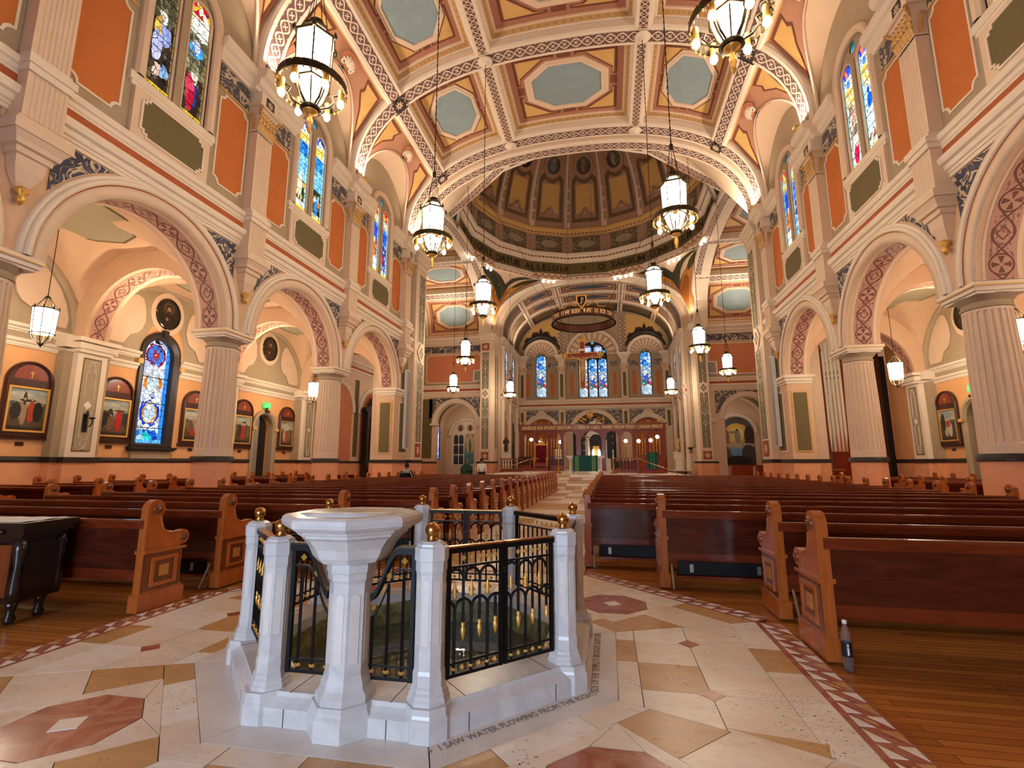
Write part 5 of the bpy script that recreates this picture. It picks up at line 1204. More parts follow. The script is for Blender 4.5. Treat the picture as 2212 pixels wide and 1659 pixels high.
def build_transept(s):
    nm = 'left' if s < 0 else 'right'
    r = struct('wall_transept_%s' % nm, '%s transept wall with a salmon panel over a chapel arch' % nm, 'wall'); far_wall(r, s)
    # end wall, near wall
    mb = MB(); xe = 18.4
    mb.face([(s*xe, 29, 0), (s*xe, 49, 0), (s*xe, 49, 15), (s*xe, 29, 15)]); mb.face([(s*xe, CY+HC*cos(pi*i/20)*1.0, ZV+HV*(1-abs(cos(pi*i/20))**NE)**(1/NE)) for i in range(21)])
    mb.face([(s*16.3, 29.0, 0), (s*xe, 29.0, 0), (s*xe, 29.0, 15), (s*16.3, 29.0, 15)]); mb.face([(s*12.2, 29.0, 9.2), (s*16.4, 29.0, 9.2), (s*16.4, 29.0, 15), (s*12.2, 29.0, 15)])
    obj('transept_end_wall', mb, M['cream'], r)
    mE = lambda y, z, d: (s*(xe-d), y, z)
    for yc in (33.6, 39, 44.4):
        obj('end_arch', arcstrip(MB(), yc, 2.0, 2.4, 5.5, mE, 0, .12), M['cream2'], r, True)
        obj('end_niche', MB().prism(archpoly(yc, 4.0, 1.6, 5.5, 18), mE, .01, .03), M['starso'] if False else M['salmon'], r)
        for sg in (-1, 1): obj('olive_panel', MB().prism([(yc+sg*2.55-.18, 2), (yc+sg*2.55+.18, 2), (yc+sg*2.55+.18, 8.2), (yc+sg*2.55-.18, 8.2)], mE, 0, .02), M['olive'], r)
    for z0, z1, mt in ((8.5, 8.95, 'cream2'), (8.95, 9.2, 'rust'), (9.2, 9.6, 'cream2'), (13.95, 14.75, 'cream2')):
        mb = MB(); mb.sweepY([(s*(xe-p[0]), p[1]) for p in cornice_prof(z0, z1, .05, .3 if mt == 'cream2' else .1)], 29, 49); obj('string_moulding', mb, M[mt], r)
    obj('end_dado', MB().box((s*(xe-.04), 39, .76), (.08, 20, 1.52)), M['dado'], r); obj('end_rail', MB().box((s*(xe-.06), 39, 1.58), (.14, 20, .16)), M['band'], r)
    # vault
    c = struct('ceiling_transept_%s' % nm, '%s transept vault with pale blue octagons' % nm, 'ceiling'); m = mTr(s)
    rib_s(c, m, -LS/2, LS/2, 10.35, .9, PR, M['guil'], name='transept_arch'); rib_s(c, m, -LS/2, LS/2, 17.9, .9, PR, M['guil'])
    for a, b in ((-S36+.36, S36-.36), (-S81+.42, -S36-.36), (S36+.36, S81-.42)): make_coffer(c, m, a, b, 10.85, 17.4, CM)
    for q in (-S36, S36): rib_v(c, m, 10.4, 17.9, q, .78, PR, M['guil'])
    for q in (-S81, S81): rib_v(c, m, 10.4, 17.9, q, .9, PR, M['guil'])
    for sg in (-1, 1):
        obj('vault_skirt', MB().grid(lambda a, b: m(sg*(S81-.2+(LS/2-S81+.2)*a), 10.3+8.1*b, .5), 12, 2), M['vault'], c, True)
        a_, b_ = sorted((sg*(S81+.42), sg*(LS/2-.25))); make_coffer(c, m, a_, b_, 10.85, 17.4, CM)
    # chapel behind the arch
    ch = struct('wall_chapel_%s' % nm, 'side chapel off the %s transept' % nm, 'wall')
    mb = MB(); x0, x1, y1 = 11.5, 16.9, 54.5
    mb.face([(s*x0, 49.8, 0), (s*x0, y1, 0), (s*x0, y1, 9), (s*x0, 49.8, 9)]); mb.face([(s*x1, 49.8, 0), (s*x1, y1, 0), (s*x1, y1, 9), (s*x1, 49.8, 9)]); mb.face([(s*x0, y1, 0), (s*x1, y1, 0), (s*x1, y1, 9), (s*x0, y1, 9)])
    mb.grid(lambda a, b: (s*(14.2+2.75*cos(pi*a)), 49.8+4.7*b, 5.6+2.6*sin(pi*a)), 20, 1); obj('chapel_shell', mb, M['cream'], ch)
    obj('chapel_ceiling_band', MB().grid(lambda a, b: (s*(14.2+2.7*cos(pi*a)), 51.2+1.2*b, 5.6+2.55*sin(pi*a)), 20, 1), M['olive'], ch)
    mk = lambda x, z, d: (s*x, y1-d, z)
    mc = 14.5 if s < 0 else 14.75
    obj('mural_arch', arcstrip(MB(), mc, 1.75, 2.1, 4.6, mk, 0, .2), M['cream2'], ch, True)
    if s < 0:
        mur = picture('chapel_mural_left', [(.5, .55, .26, .3, (232, 200, 120)), (.5, .56, .12, .24, (196, 120, 96)), (.5, .56, .09, .2, (70, 130, 120)), (.5, .77, .06, .04, (150, 104, 80)), (.5, .22, .3, .16, (90, 150, 150)), (.3, .12, .1, .1, (150, 130, 120)), (.3, .9, .12, .06, (210, 150, 110)), (.75, .9, .12, .06, (200, 130, 100))], [(0, (96, 130, 120)), (.4, (120, 160, 150)), (.75, (206, 196, 160)), (1, (200, 190, 170))], .35)
        P = archpoly(13.05, 1.7, 1.4, 5.6, 16)
        obj('mural', MB().prism(archpoly(mc, 3.4, 1.2, 4.6, 18), mk, .02, .03, uv=lambda p: ((p[0]-mc)*-.1+.5, .85)), M['cream2'], ch)
        obj('saint_panel', MB().prism(archpoly(13.95, 1.35, 1.4, 4.3, 12), mk, .03, .05, uv=lambda p: ((p[0]-13.95)*-.74+.5, (p[1]-1.4)/3.6)), mur, ch)
        fig = picture('niche_figure', [(.5, .4, .22, .35, (70, 66, 70)), (.5, .8, .12, .1, (120, 96, 84))], [(0, (30, 34, 40)), (1, (56, 60, 66))], .3)
        for i in range(2):
            for j in range(3): obj('niche_painting', MB().prism(archpoly(15.0+i*.62, .5, 1.4+j*1.15, 2.2+j*1.15, 8), mk, .03, .06, uv=lambda p: ((p[0]-15.0-i*.62)*2+.5, (p[1]-1.4-j*1.15))), fig, ch)
        for i in range(2): obj('roundel_painting', MB().prism([(13.95+i*1.15+.42*cos(2*pi*q/18), 5.55+.42*sin(2*pi*q/18)) for q in range(18)], mk, .03, .06, uv=lambda p: ((p[0]-13.95-i*1.15)*1.1+.5, (p[1]-5.13))), picture('roundel_fig_%d' % i, [(.5, .4, .2, .35, (90, 70, 60)), (.5, .72, .1, .1, (180, 140, 110))], [(0, (190, 150, 120)), (1, (206, 170, 140))], .3), ch)
    else:
        mur = picture('chapel_mural_right', [(.5, .66, .34, .2, (236, 196, 90)), (.5, .64, .2, .14, (250, 226, 150)), (.52, .6, .09, .16, (176, 156, 120)), (.52, .73, .04, .03, (110, 76, 56)), (.36, .68, .12, .03, (170, 140, 110)), (.16, .55, .12, .2, (150, 120, 90)), (.86, .6, .14, .22, (78, 58, 44)), (.5, .33, .32, .12, (130, 176, 206)), (.5, .42, .5, .05, (206, 180, 150)), (.82, .25, .2, .18, (84, 76, 64)), (.15, .2, .16, .2, (120, 104, 84)), (.5, .1, .4, .1, (60, 48, 38))], [(0, (60, 50, 40)), (.3, (96, 92, 84)), (.6, (170, 130, 84)), (.85, (96, 96, 100)), (1, (90, 76, 60))], .4)
        obj('mural', MB().prism(archpoly(mc, 3.4, 1.2, 4.6, 18), mk, .02, .03, uv=lambda p: ((p[0]-mc)*.3+.5, (p[1]-1.2)/5.1)), mur, ch)
    WN[0] += 1; w = struct('window_%d' % WN[0], 'slim bright blue lancet window inside the %s chapel' % nm, 'window'); mw = lambda y, z, d: (s*(x1-d), y, z)
    L = archpoly(51.6, .9, 2.0, 5.1, 10); obj('glass_light', MB().face([mw(*p, .05) for p in L], [((p[0]-51.6)/.9+.5, (p[1]-2)/3.55) for p in L]), GL['aisle'], w)
    ou = archpoly(51.6, 1.15, 1.9, 5.1, 10); obj('dark_surround', MB().loft([[mw(*p, d) for p in Q] for Q, d in ((ou, 0), (ou, .12), (L, .12), (L, .03))]), M['band'], w)
    light('chapel_lamp', 'POINT', (s*13.6, 51.8, 6.4), 60, WARM, .3)
for s in (-1, 1): build_transept(s)
# ---------------------------------------------------------------- chancel
cw = struct('wall_chancel', 'chancel wall with three stained-glass windows above three arches', 'wall'); YB = 60.0; XC = 9.3
mC = lambda x, z, d: (x, YB-d, z)
SC2 = Section(XC, 14.9, 5.6); L2 = SC2.L
def mCh(s_, v, o): x, z = SC2.at(L2/2+s_, o); return (x, v, z)
holes = [archpoly(-6.38, 1.36, 9.65, 14.4, 12), archpoly(.05, 3.56, 9.5, 15.0, 16), archpoly(6.38, 1.36, 9.65, 14.4, 12)]
mb = MB()
for (a, b), h, c in (((-XC, -3.8), holes[0], (-6.38, 12)), ((-3.8, 3.8), holes[1], (.05, 12.5)), ((3.8, XC), holes[2], (6.38, 12))):
    star_bridge(mb, c, [(a, 8.0), (b, 8.0), (b, 16.9), (a, 16.9)], h, mC, 0, 30)
    for k in range(len(h)): mb.face([mC(*h[k], 0), mC(*h[(k+1) % len(h)], 0), mC(*h[(k+1) % len(h)], -.3), mC(*h[k], -.3)])
top = [(SC2.at(L2*i/40)) for i in range(41)]; mb.face([mC(x, max(z, 16.8), -.02) for x, z in top])
obj('apse_wall', mb, M['taupe'], cw)
mb = MB()
for cx, r, sp in ((-6.4, 1.95, 5.0), (0, 2.55, 5.0), (6.4, 1.95, 5.0)):
    a, b = (cx-2.6, cx+2.6) if cx else (-3.8, 3.8); rect = [(a, sp-.01), (b, sp-.01), (b, 8.05), (a, 8.05)]; n = 24
    ang = sorted(set([pi*i/n for i in range(n+1)]+[atan2(8.05-sp, b-cx), atan2(8.05-sp, a-cx)])); O = [rayhit((cx, sp), min(max(t, 1e-4), pi-1e-4), rect) for t in ang]
    for k in range(len(ang)-1): mb.face([mC(*O[k], 0), mC(*O[k+1], 0), mC(cx+r*cos(ang[k+1]), sp+r*sin(ang[k+1]), 0), mC(cx+r*cos(ang[k]), sp+r*sin(ang[k]), 0)])
    mb.face([mC(a, 0, 0), mC(cx-r, 0, 0), mC(cx-r, sp, 0), mC(a, sp, 0)]); mb.face([mC(cx+r, 0, 0), mC(b, 0, 0), mC(b, sp, 0), mC(cx+r, sp, 0)])
obj('lower_apse_wall', mb, M['cream'], cw)
for cx, r, mt in ((-6.4, 1.95, 'starso'), (0, 2.55, 'stars'), (6.4, 1.95, 'starso')):
    obj('niche_back', MB().prism(archpoly(cx, 2*r+.2, 0, 5.0, 20), mC, -.9, -.8, uv=lambda p: (p[0]*1.15, p[1]*1.15)), M[mt], cw)
    obj('archivolt', arcstrip(arcstrip(MB(), cx, r, r+.42, 5.0, mC, -.8, .08), cx, r+.34, r+.46, 5.0, mC, 0, .14), M['cream2'], cw, True)
    if cx == 0: obj('inner_arch_band', arcstrip(MB(), 0, r-.45, r-.02, 5.0, mC, -.6, -.3), M['olive'], cw, True)
    for sg in (-1, 1):
        w_ = 2.3 if cx else 3.5; rr = r+.55; pts = [(w_, 7.9), (w_, 5.9)]+[(rr*cos(t), 5+rr*sin(t)) for t in [math.acos(min(1, w_/rr)) if w_ < rr else .35]+[.5, .7, .9, 1.1, 1.25] if rr*cos(t) < w_]+[(.3, 7.9)]
        obj('spandrel_panel', MB().prism([(cx+sg*x, min(z, 7.9)) for x, z in pts], mC, 0, .03, uv=lambda p: (p[0], p[1])), M['scroll'], cw)
for z0, z1, mt in ((8.05, 8.45, 'cream2'), (8.45, 8.7, 'rust'), (8.7, 9.25, 'cream2')):
    obj('string_moulding', MB().sweepX([(YB-p[0], p[1]) for p in cornice_prof(z0, z1, .06, .3 if mt == 'cream2' else .1)], -XC, XC), M[mt], cw)
for x in (-8.75, -3.8, 3.8, 8.75):
    w_ = .9 if abs(x) > 5 else .8
    p = obj('apse_pilaster', MB().box((x, YB-.15, 11.6), (w_, .34, 5.2)).box((x, YB-.15, 4.0), (w_, .34, 8.0)), M['cream'], cw)
    obj('olive_panel', MB().box((x, YB-.33, 11.0), (.36, .03, 2.9)).box((x, YB-.33, 6.8), (.36, .03, 1.8)), M['olive'], p)
    obj('capital', MB().box((x, YB-.2, 13.05), (w_+.1, .5, .5), taper=1.2).box((x, YB-.24, 13.36), (w_+.3, .6, .12)), M['gold'] if False else M['cream'], p)
    mb = MB(); [mb.tube([(x+sg*.2, YB-.44, 12.85), (x+sg*.4, YB-.5, 13.2), (x+sg*.3, YB-.52, 13.25)], .07, 6) for sg in (-1, 1)]; obj('capital_scroll', mb, M['gold'], p, True)
    obj('cornice_block', MB().box((x, YB-.2, 13.75), (w_-.05, .42, .7)).box((x, YB-.28, 14.2), (w_+.3, .7, .2)).box((x, YB-.32, 14.45), (w_+.6, .8, .24)).box((x, YB-.36, 14.7), (w_+.9, .9, .26)), M['cream2'], p)
for cx, w_ in ((-8.1, .7), (-7.72, 0), (-5.0, .7), (-2.55, .6), (2.65, .6), (5.0, .7), (7.75, .7)):
    if not w_: continue
    obj('orange_panel', MB().prism([(cx-w_/2+.1, 9.75), (cx+w_/2-.1, 9.75)]+arc(cx, 12.4, w_/2-.1, 0, pi, 8)+[], mC, 0, .04), M['orange'], cw)
    obj('scroll_panel', MB().prism([(cx-.5, 13.3), (cx+.5, 13.3), (cx+.5, 13.95), (cx-.5, 13.95)], mC, 0, .03, uv=lambda p: (p[0], p[1])), M['scroll'], cw)
for cx, r in ((-6.38, 2.2), (.05, 3.25), (6.38, 2.2)):
    ri = .8 if cx < -1 or cx > 1 else 1.85; zc = 14.75
    rows = 1; mb = MB().grid(lambda a, b: mC(cx+(ri+(r-.35-ri)*b)*cos(pi*a), zc+(ri+(r-.35-ri)*b)*sin(pi*a), .1+.15*b), 30, 1, lambda a, b: (a, b)); obj('fluted_hood', mb, M['fan'], cw)
    obj('hood_arch', arcstrip(MB(), cx, r-.36, r, zc, mC, 0, .45), M['cream2'], cw, True); obj('window_arch', arcstrip(MB(), cx, ri-.12, ri+.02, zc, mC, -.1, .2), M['cream'], cw, True)
GL['apse'] = glass('stained_glass_apse', [(0, [(190, 215, 235), (150, 190, 225), (225, 232, 240)]), (.2, [(205, 40, 60), (40, 90, 190), (235, 200, 160), (60, 130, 90), (240, 235, 225)]), (.42, [(225, 232, 240), (90, 150, 220), (210, 170, 120), (150, 190, 230)]), (.62, [(60, 150, 230), (225, 235, 245), (120, 190, 235), (30, 90, 200)])], [(.5, .46, .2, .1, (235, 226, 215)), (.5, .38, .26, .08, (60, 100, 200))], cells=(6, 22), border=(170, 205, 240), bottom=None, strength=1.25, bw=.05)
def apse_window(label, lights, zt):
    WN[0] += 1; w = struct('window_%d' % WN[0], label, 'window')
    for (x, ww, z0, z1) in lights:
        P = light_poly(x, ww, z0, z1); g = obj('glass_light', MB().face([mC(*p, -.2) for p in P], [((p[0]-x)/ww+.5, (p[1]-z0)/(z1-z0)) for p in P]), GL['apse'], w)
        obj('glazing_frame', MB().tube([mC(*p, -.17) for p in P], .05, 5, True), M['band'], w)
    return w
apse_window('left round-headed window of the three behind the altar', [(-6.38, 1.26, 9.7, 15.05)], 0)
w = apse_window('wide three-light stained-glass window with roundels behind the crucifix', [(-1.13, 1.06, 9.55, 14.4), (.05, 1.06, 9.55, 14.4), (1.23, 1.06, 9.55, 14.4)], 0)
obj('dark_tracery', MB().prism([(-1.75, 14.0), (1.85, 14.0)]+arc(.05, 14.95, 1.8, 0, pi, 16), mC, -.3, -.24), M['band'], w)
for x, z, r in ((-.62, 15.45, .56), (.72, 15.45, .56)):
    C = [(x+r*cos(2*pi*i/18), z+r*sin(2*pi*i/18)) for i in range(18)]; obj('roundel_glass', MB().face([mC(*p, -.2) for p in C], [((p[0]-x)/r/2+.5, (p[1]-z)/r/2+.5) for p in C]), GL['aisle'], w)
for x, z in ((.05, 16.35), (-1.35, 15.2), (1.45, 15.2)): obj('trefoil_glass', MB().prism([(x+.2*cos(2*pi*i/6+.5), z+.2*sin(2*pi*i/6+.5)) for i in range(6)], mC, -.23, -.2), GL['round'], w)
apse_window('right round-headed window of the three behind the altar', [(6.38, 1.26, 9.7, 15.05)], 0)
# chancel side walls with windows
for s in (-1, 1):
    r = struct('wall_chancel_%s' % ('left' if s < 0 else 'right'), '%s chancel side wall' % ('left' if s < 0 else 'right'), 'wall'); mS = lambda y, z, d: (s*(XC-d), y, z)
    obj('side_wall', MB().face([mS(49.5, 0, 0), mS(60, 0, 0), mS(60, 15, 0), mS(49.5, 15, 0)]).face([(s*XC, 49.55, 0), (s*11.2, 49.55, 0), (s*11.2, 49.55, 21), (s*XC, 49.55, 15)]), M['cream'], r)
    for z0, z1, mt in ((8.05, 8.45, 'cream2'), (8.45, 8.7, 'rust'), (8.7, 9.25, 'cream2'), (14.0, 14.85, 'cream2')): obj('string_moulding', MB().sweepY([(s*(XC-p[0]), p[1]) for p in cornice_prof(z0, z1, .06, .4 if z0 > 13 else .25 if mt == 'cream2' else .1)], 49.6, 60), M[mt], r)
    for y in (52.1, 56.2):
        obj('side_arch', arcstrip(MB(), y, 1.1, 1.4, 5.2, mS, 0, .12), M['cream2'], r, True); obj('niche', MB().prism(archpoly(y, 2.2, 0, 5.2, 12), mS, .01, .02), M['salmon'] if y < 54 else M['olive'], r)
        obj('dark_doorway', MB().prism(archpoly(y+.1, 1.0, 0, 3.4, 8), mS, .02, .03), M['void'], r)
    for y in (50.4, 54.15, 58.6): obj('side_pilaster', MB().box((s*(XC-.14), y, 7), (.3, .7, 14)), M['cream2'], r); obj('olive_panel', MB().box((s*(XC-.3), y, 11), (.02, .3, 3)).box((s*(XC-.3), y, 4.5), (.02, .3, 5)), M['olive'], r)
    for y in (52.1, 56.2):
        WN[0] += 1; w = struct('window_%d' % WN[0], 'bright narrow window on the %s chancel side, %s the altar wall' % ('left' if s < 0 else 'right', 'farther from' if y < 54 else 'nearer'), 'window'); P = light_poly(y, 1.2, 9.6, 14.0)
        obj('glass_light', MB().face([mS(*p, .03) for p in P], [((p[0]-y)/1.2+.5, (p[1]-9.6)/4.4) for p in P]), GL['apse'], w); obj('glazing_frame', MB().tube([mS(*p, .05) for p in P], .07, 6, True), M['taupe'], w)
# chancel vault
cc = struct('ceiling_chancel', 'chancel vault with dark painted octagons', 'ceiling')
CM2 = dict(frame=M['cream'], egg=M['brownline'], frame2=M['dome'], field=flat('chancel_field', (126, 96, 76), .7, .1, 2), oct=flat('dusky_blue', (72, 84, 98), .7, .25, 2), corner=M['domedark'], link=M['brownline'])
Q36 = L2/2-SC2.sx(3.5); Q75 = L2/2-SC2.sx(7.4)
for v in (50.0, 53.3, 56.6): rib_s(cc, mCh, -L2/2, L2/2, v, .7, .1, M['cream'] if False else M['latt'], .4)
for v0, v1 in ((50.4, 52.9), (53.7, 56.2)):
    for a, b in ((-Q36+.36, Q36-.36), (-Q75+.3, -Q36-.36), (Q36+.36, Q75-.3)): make_coffer(cc, mCh, a, b, v0, v1, CM2, .1, .8)
for q in (-Q36, Q36, -Q75, Q75): rib_v(cc, mCh, 50, 60, q, .6, .1, M['latt'], .35)
for sg in (-1, 1): obj('vault_skirt', MB().grid(lambda a, b: mCh(sg*(Q75-.2+(L2/2-Q75+.2)*a), 49.5+10.5*b, .02), 10, 4), M['domedark'], cc, True)
obj('vault_end_bay', MB().grid(lambda a, b: mCh(-Q75-.1+(2*Q75+.2)*a, 56.8+3.3*b, .2), 30, 2), M['domedark'], cc, True)
for x in (-3.8, 3.8): obj('end_rib', MB().face([mC(x-.35, 14.9, .06), mC(x+.35, 14.9, .06), mC(x+.35, 19.4, .06), mC(x-.35, 19.4, .06)], [(0, 0), (0, 1), (9, 1), (9, 0)]), M['latt'], cc)
for sg in (-1, 1):
    cx = sg*6.38; P = [(sg*4.2, 15.3), (sg*8.9, 15.3), (sg*8.7, 16.6), (sg*8.2, 17.7), (sg*7.3, 18.75), (sg*6.2, 19.4), (sg*4.2, 19.9)]
    obj('ochre_panel', MB().prism(P, mC, .0, .03), M['gold_paint'], cc)
    mb = MB(); rr = 2.5; mb.tube([mC(cx+rr*cos(t), 14.75+rr*sin(t)*1.05, .12) for t in [.35+.2*i for i in range(13)]], [.1, .16, .24, .3, .34, .4, .42, .4, .34, .3, .24, .16, .1], 7)
    for s2 in (-1, 1): mb.tube([mC(cx+s2*x, z, .16) for x, z in ((.2, 17.5), (.5, 17.85), (.9, 17.8), (1.05, 17.5), (.8, 17.35), (.7, 17.5))], [.1, .16, .16, .13, .1, .06], 6); mb.tube([mC(cx+s2*x, z, .16) for x, z in ((1.2, 17.1), (1.7, 17.2), (2.0, 16.8), (1.8, 16.5), (1.6, 16.7))], [.1, .15, .13, .1, .06], 6)
    mb.lathe([(.3, 0), (.34, .2), (.14, .34), (.2, .5), (.06, .75), (.01, 1.0)], 8, (cx, YB-.16, 17.55)); obj('dark_cresting', mb, M['band'], cc, True)
# spandrel wall over the chancel arch, and the crossing-side arches
for q in range(3):
    r_ = []
    for i in range(41):
        t = -HC+2*HC*i/40; z = arch_h(t); r_.append((t, z))
    mp = {0: lambda t, z, d: (HC-d, CY+t, z), 1: lambda t, z, d: (t, CY+HC-d, z), 2: lambda t, z, d: (-HC+d, CY+t, z), 3: lambda t, z, d: (t, CY-HC+d, z)}[q]
    obj('crossing_arch_rib', MB().loft([[mp(t*k, 14.7+(z-14.7)*k2, d) for t, z in r_] for k, k2, d in ((1.0, 1.0, 0), (1.0, 1.0, .4), (.965, .955, .4), (.965, .955, -1.0))], False), M['cream2'], dm)
    n = 40; obj('arch_ornament', MB().grid(lambda a, b: mp(r_[round(a*n)][0]*(.995-.025*b), 14.7+(r_[round(a*n)][1]-14.7)*(.992-.03*b), .41), n, 1, lambda a, b: (a*28, b)), M['guil'], dm)
# chancel arch face (between crossing width and chancel width)
mb = MB(); rows = [[(x_, 49.6, z_) for x_, z_ in [(HC*cos(pi*i/40)*1.0 if False else -HC+2*HC*i/40, arch_h(-HC+2*HC*i/40)) for i in range(41)]], [(lambda q: (q[0], 49.6, q[1]))(SC2.at(L2-L2*i/40)) for i in range(41)]]; mb.loft(rows, False); obj('chancel_arch_face', mb, M['cream'], cc)
# ---------------------------------------------------------------- entrance end behind the camera
we = struct('wall_entrance', 'entrance wall behind the viewer', 'wall')
obj('entrance_wall', MB().face([(-17, -6, 0), (17, -6, 0), (17, -6, 21.5), (-17, -6, 21.5)]), M['cream'], we)
obj('vault_end', MB().grid(lambda a, b: mN(-LS/2+LS*a, -6+7*b, .05), 40, 1), M['vault'], ceil, True)
d = struct('door_3', 'glazed entrance doors behind the viewer', 'door'); 
for i in range(4): obj('door_pane', MB().box((-3.0+1.5*i, -5.95, 1.7), (1.3, .04, 3.0)), M['doorglass'], d)
obj('door_frame', MB().box((-.75, -5.93, 3.3), (6.4, .1, .16)).box((-3.85, -5.93, 1.65), (.16, .1, 3.3)).box((2.35, -5.93, 1.65), (.16, .1, 3.3)), M['darkwood'], d)
# ================================================================ baptismal pool
pool = thing('baptismal_font', 'octagonal white marble baptismal font with raised bowl, iron railings and brass-topped posts', 'font', (0, FY, 0))
def octring(ap, z): return [(x, y, z) for x, y in octv(ap)]
obj('plinth', MB().loft([octring(*q) for q in ((1.32, 0), (1.32, .1), (1.29, .12), (1.265, .14), (1.265, .165), (1.02, .165), (1.02, .09))]), M['mfont'], pool)
obj('pool_wall', MB().loft([octring(*q) for q in ((1.02, .09), (1.0, .085), (1.0, -.2))]), M['mgreen'], pool)
obj('pool_ledge', MB().loft([octring(*q) for q in ((1.0, -.13), (.74, -.13), (.74, -.3))]), M['mlight'], pool)
obj('pool_step', MB().loft([octring(*q) for q in ((.75, -.24), (.56, -.24), (.56, -.4))]), M['mgreen'], pool)
obj('pool_floor', MB().face(octring(.6, -.34)), M['mlight'], pool)
obj('water', MB().face(octring(.995, -.1)), M['water'], pool)
# coping blocks: joints on the plinth
V8 = octv(1.32)
for k in range(8):
    a, b = Vector(V8[k]), Vector(V8[(k+1) % 8]); nrm = ((a+b)/2).normalized()
    for t in (.22, .78):
        p = a.lerp(b, t); obj('plinth_joint', MB().box((p.x-nrm.x*.003, p.y-nrm.y*.003, .05), (.008, .006, .1), atan2(nrm.y, nrm.x)).box((p.x-nrm.x*.17, p.y-nrm.y*.17, .165), (.24, .005, .002), atan2(nrm.y, nrm.x)), M['grout'], pool)
    # corner blocks
    c = a; R = a.length; d = a/R
    obj('corner_block', MB().lathe([(.138, 0), (.138, .11), (.13, .12), (.125, .135), (.125, .166), (.02, .166)], 8, (d.x*(R-.12), d.y*(R-.12), 0), pi/8), M['mfont'], pool)
obj('pedestal_block', MB().lathe([(.2, 0), (.2, .11), (.188, .125), (.18, .14), (.18, .166), (.02, .166)], 8, (.02, -1.24, 0), pi/8), M['mfont'], pool)
# posts
pr = 1.19/cos(pi/8); post0 = None
for k in range(8):
    a = pi/8+k*pi/4; x, y = pr*cos(a), pr*sin(a)
    def lf(prof): return MB().lathe(prof, 8, (0, 0, 0), pi/8)
    if post0 is None:
        p = obj('post', lf([(.09, .245), (.09, .31), (.084, .33), (.084, .83), (.09, .85), (.09, .92)]), M['mfont'], pool)
        obj('post_base', lf([(.118, .165), (.118, .185), (.11, .195), (.11, .212), (.1, .225), (.098, .24), (.091, .25)]), M['mfont'], p)
        obj('post_cap', lf([(.09, .9), (.097, .905), (.097, .975), (.084, .985), (.082, .995), (.055, 1.01), (.001, 1.01)]), M['mfont'], p)
        obj('ball_finial', MB().lathe([(.032, 1.01), (.032, 1.022), (.024, 1.03), (.028, 1.036)]+[(.042*sin(t), 1.07-.042*cos(t)) for t in [.7+.2*i for i in range(12)]]+[(.001, 1.112)], 18), M['brass'], p, True)
        for i in range(8):
            aa = i*pi/4; obj('post_flute', MB().prism([(-.018, .46), (.018, .46), (.018, .8), (-.018, .8)], lambda h, z, d: ((.0772+d)*cos(aa)-h*sin(aa), (.0772+d)*sin(aa)+h*cos(aa), z), 0, .002), M['mband'], p)
        p.location = (x, y, 0); p.rotation_euler = (0, 0, k*pi/4); post0 = p
    else:
        p = dup_part(post0, pool, (x, y, 0)); p.rotation_euler = (0, 0, k*pi/4)
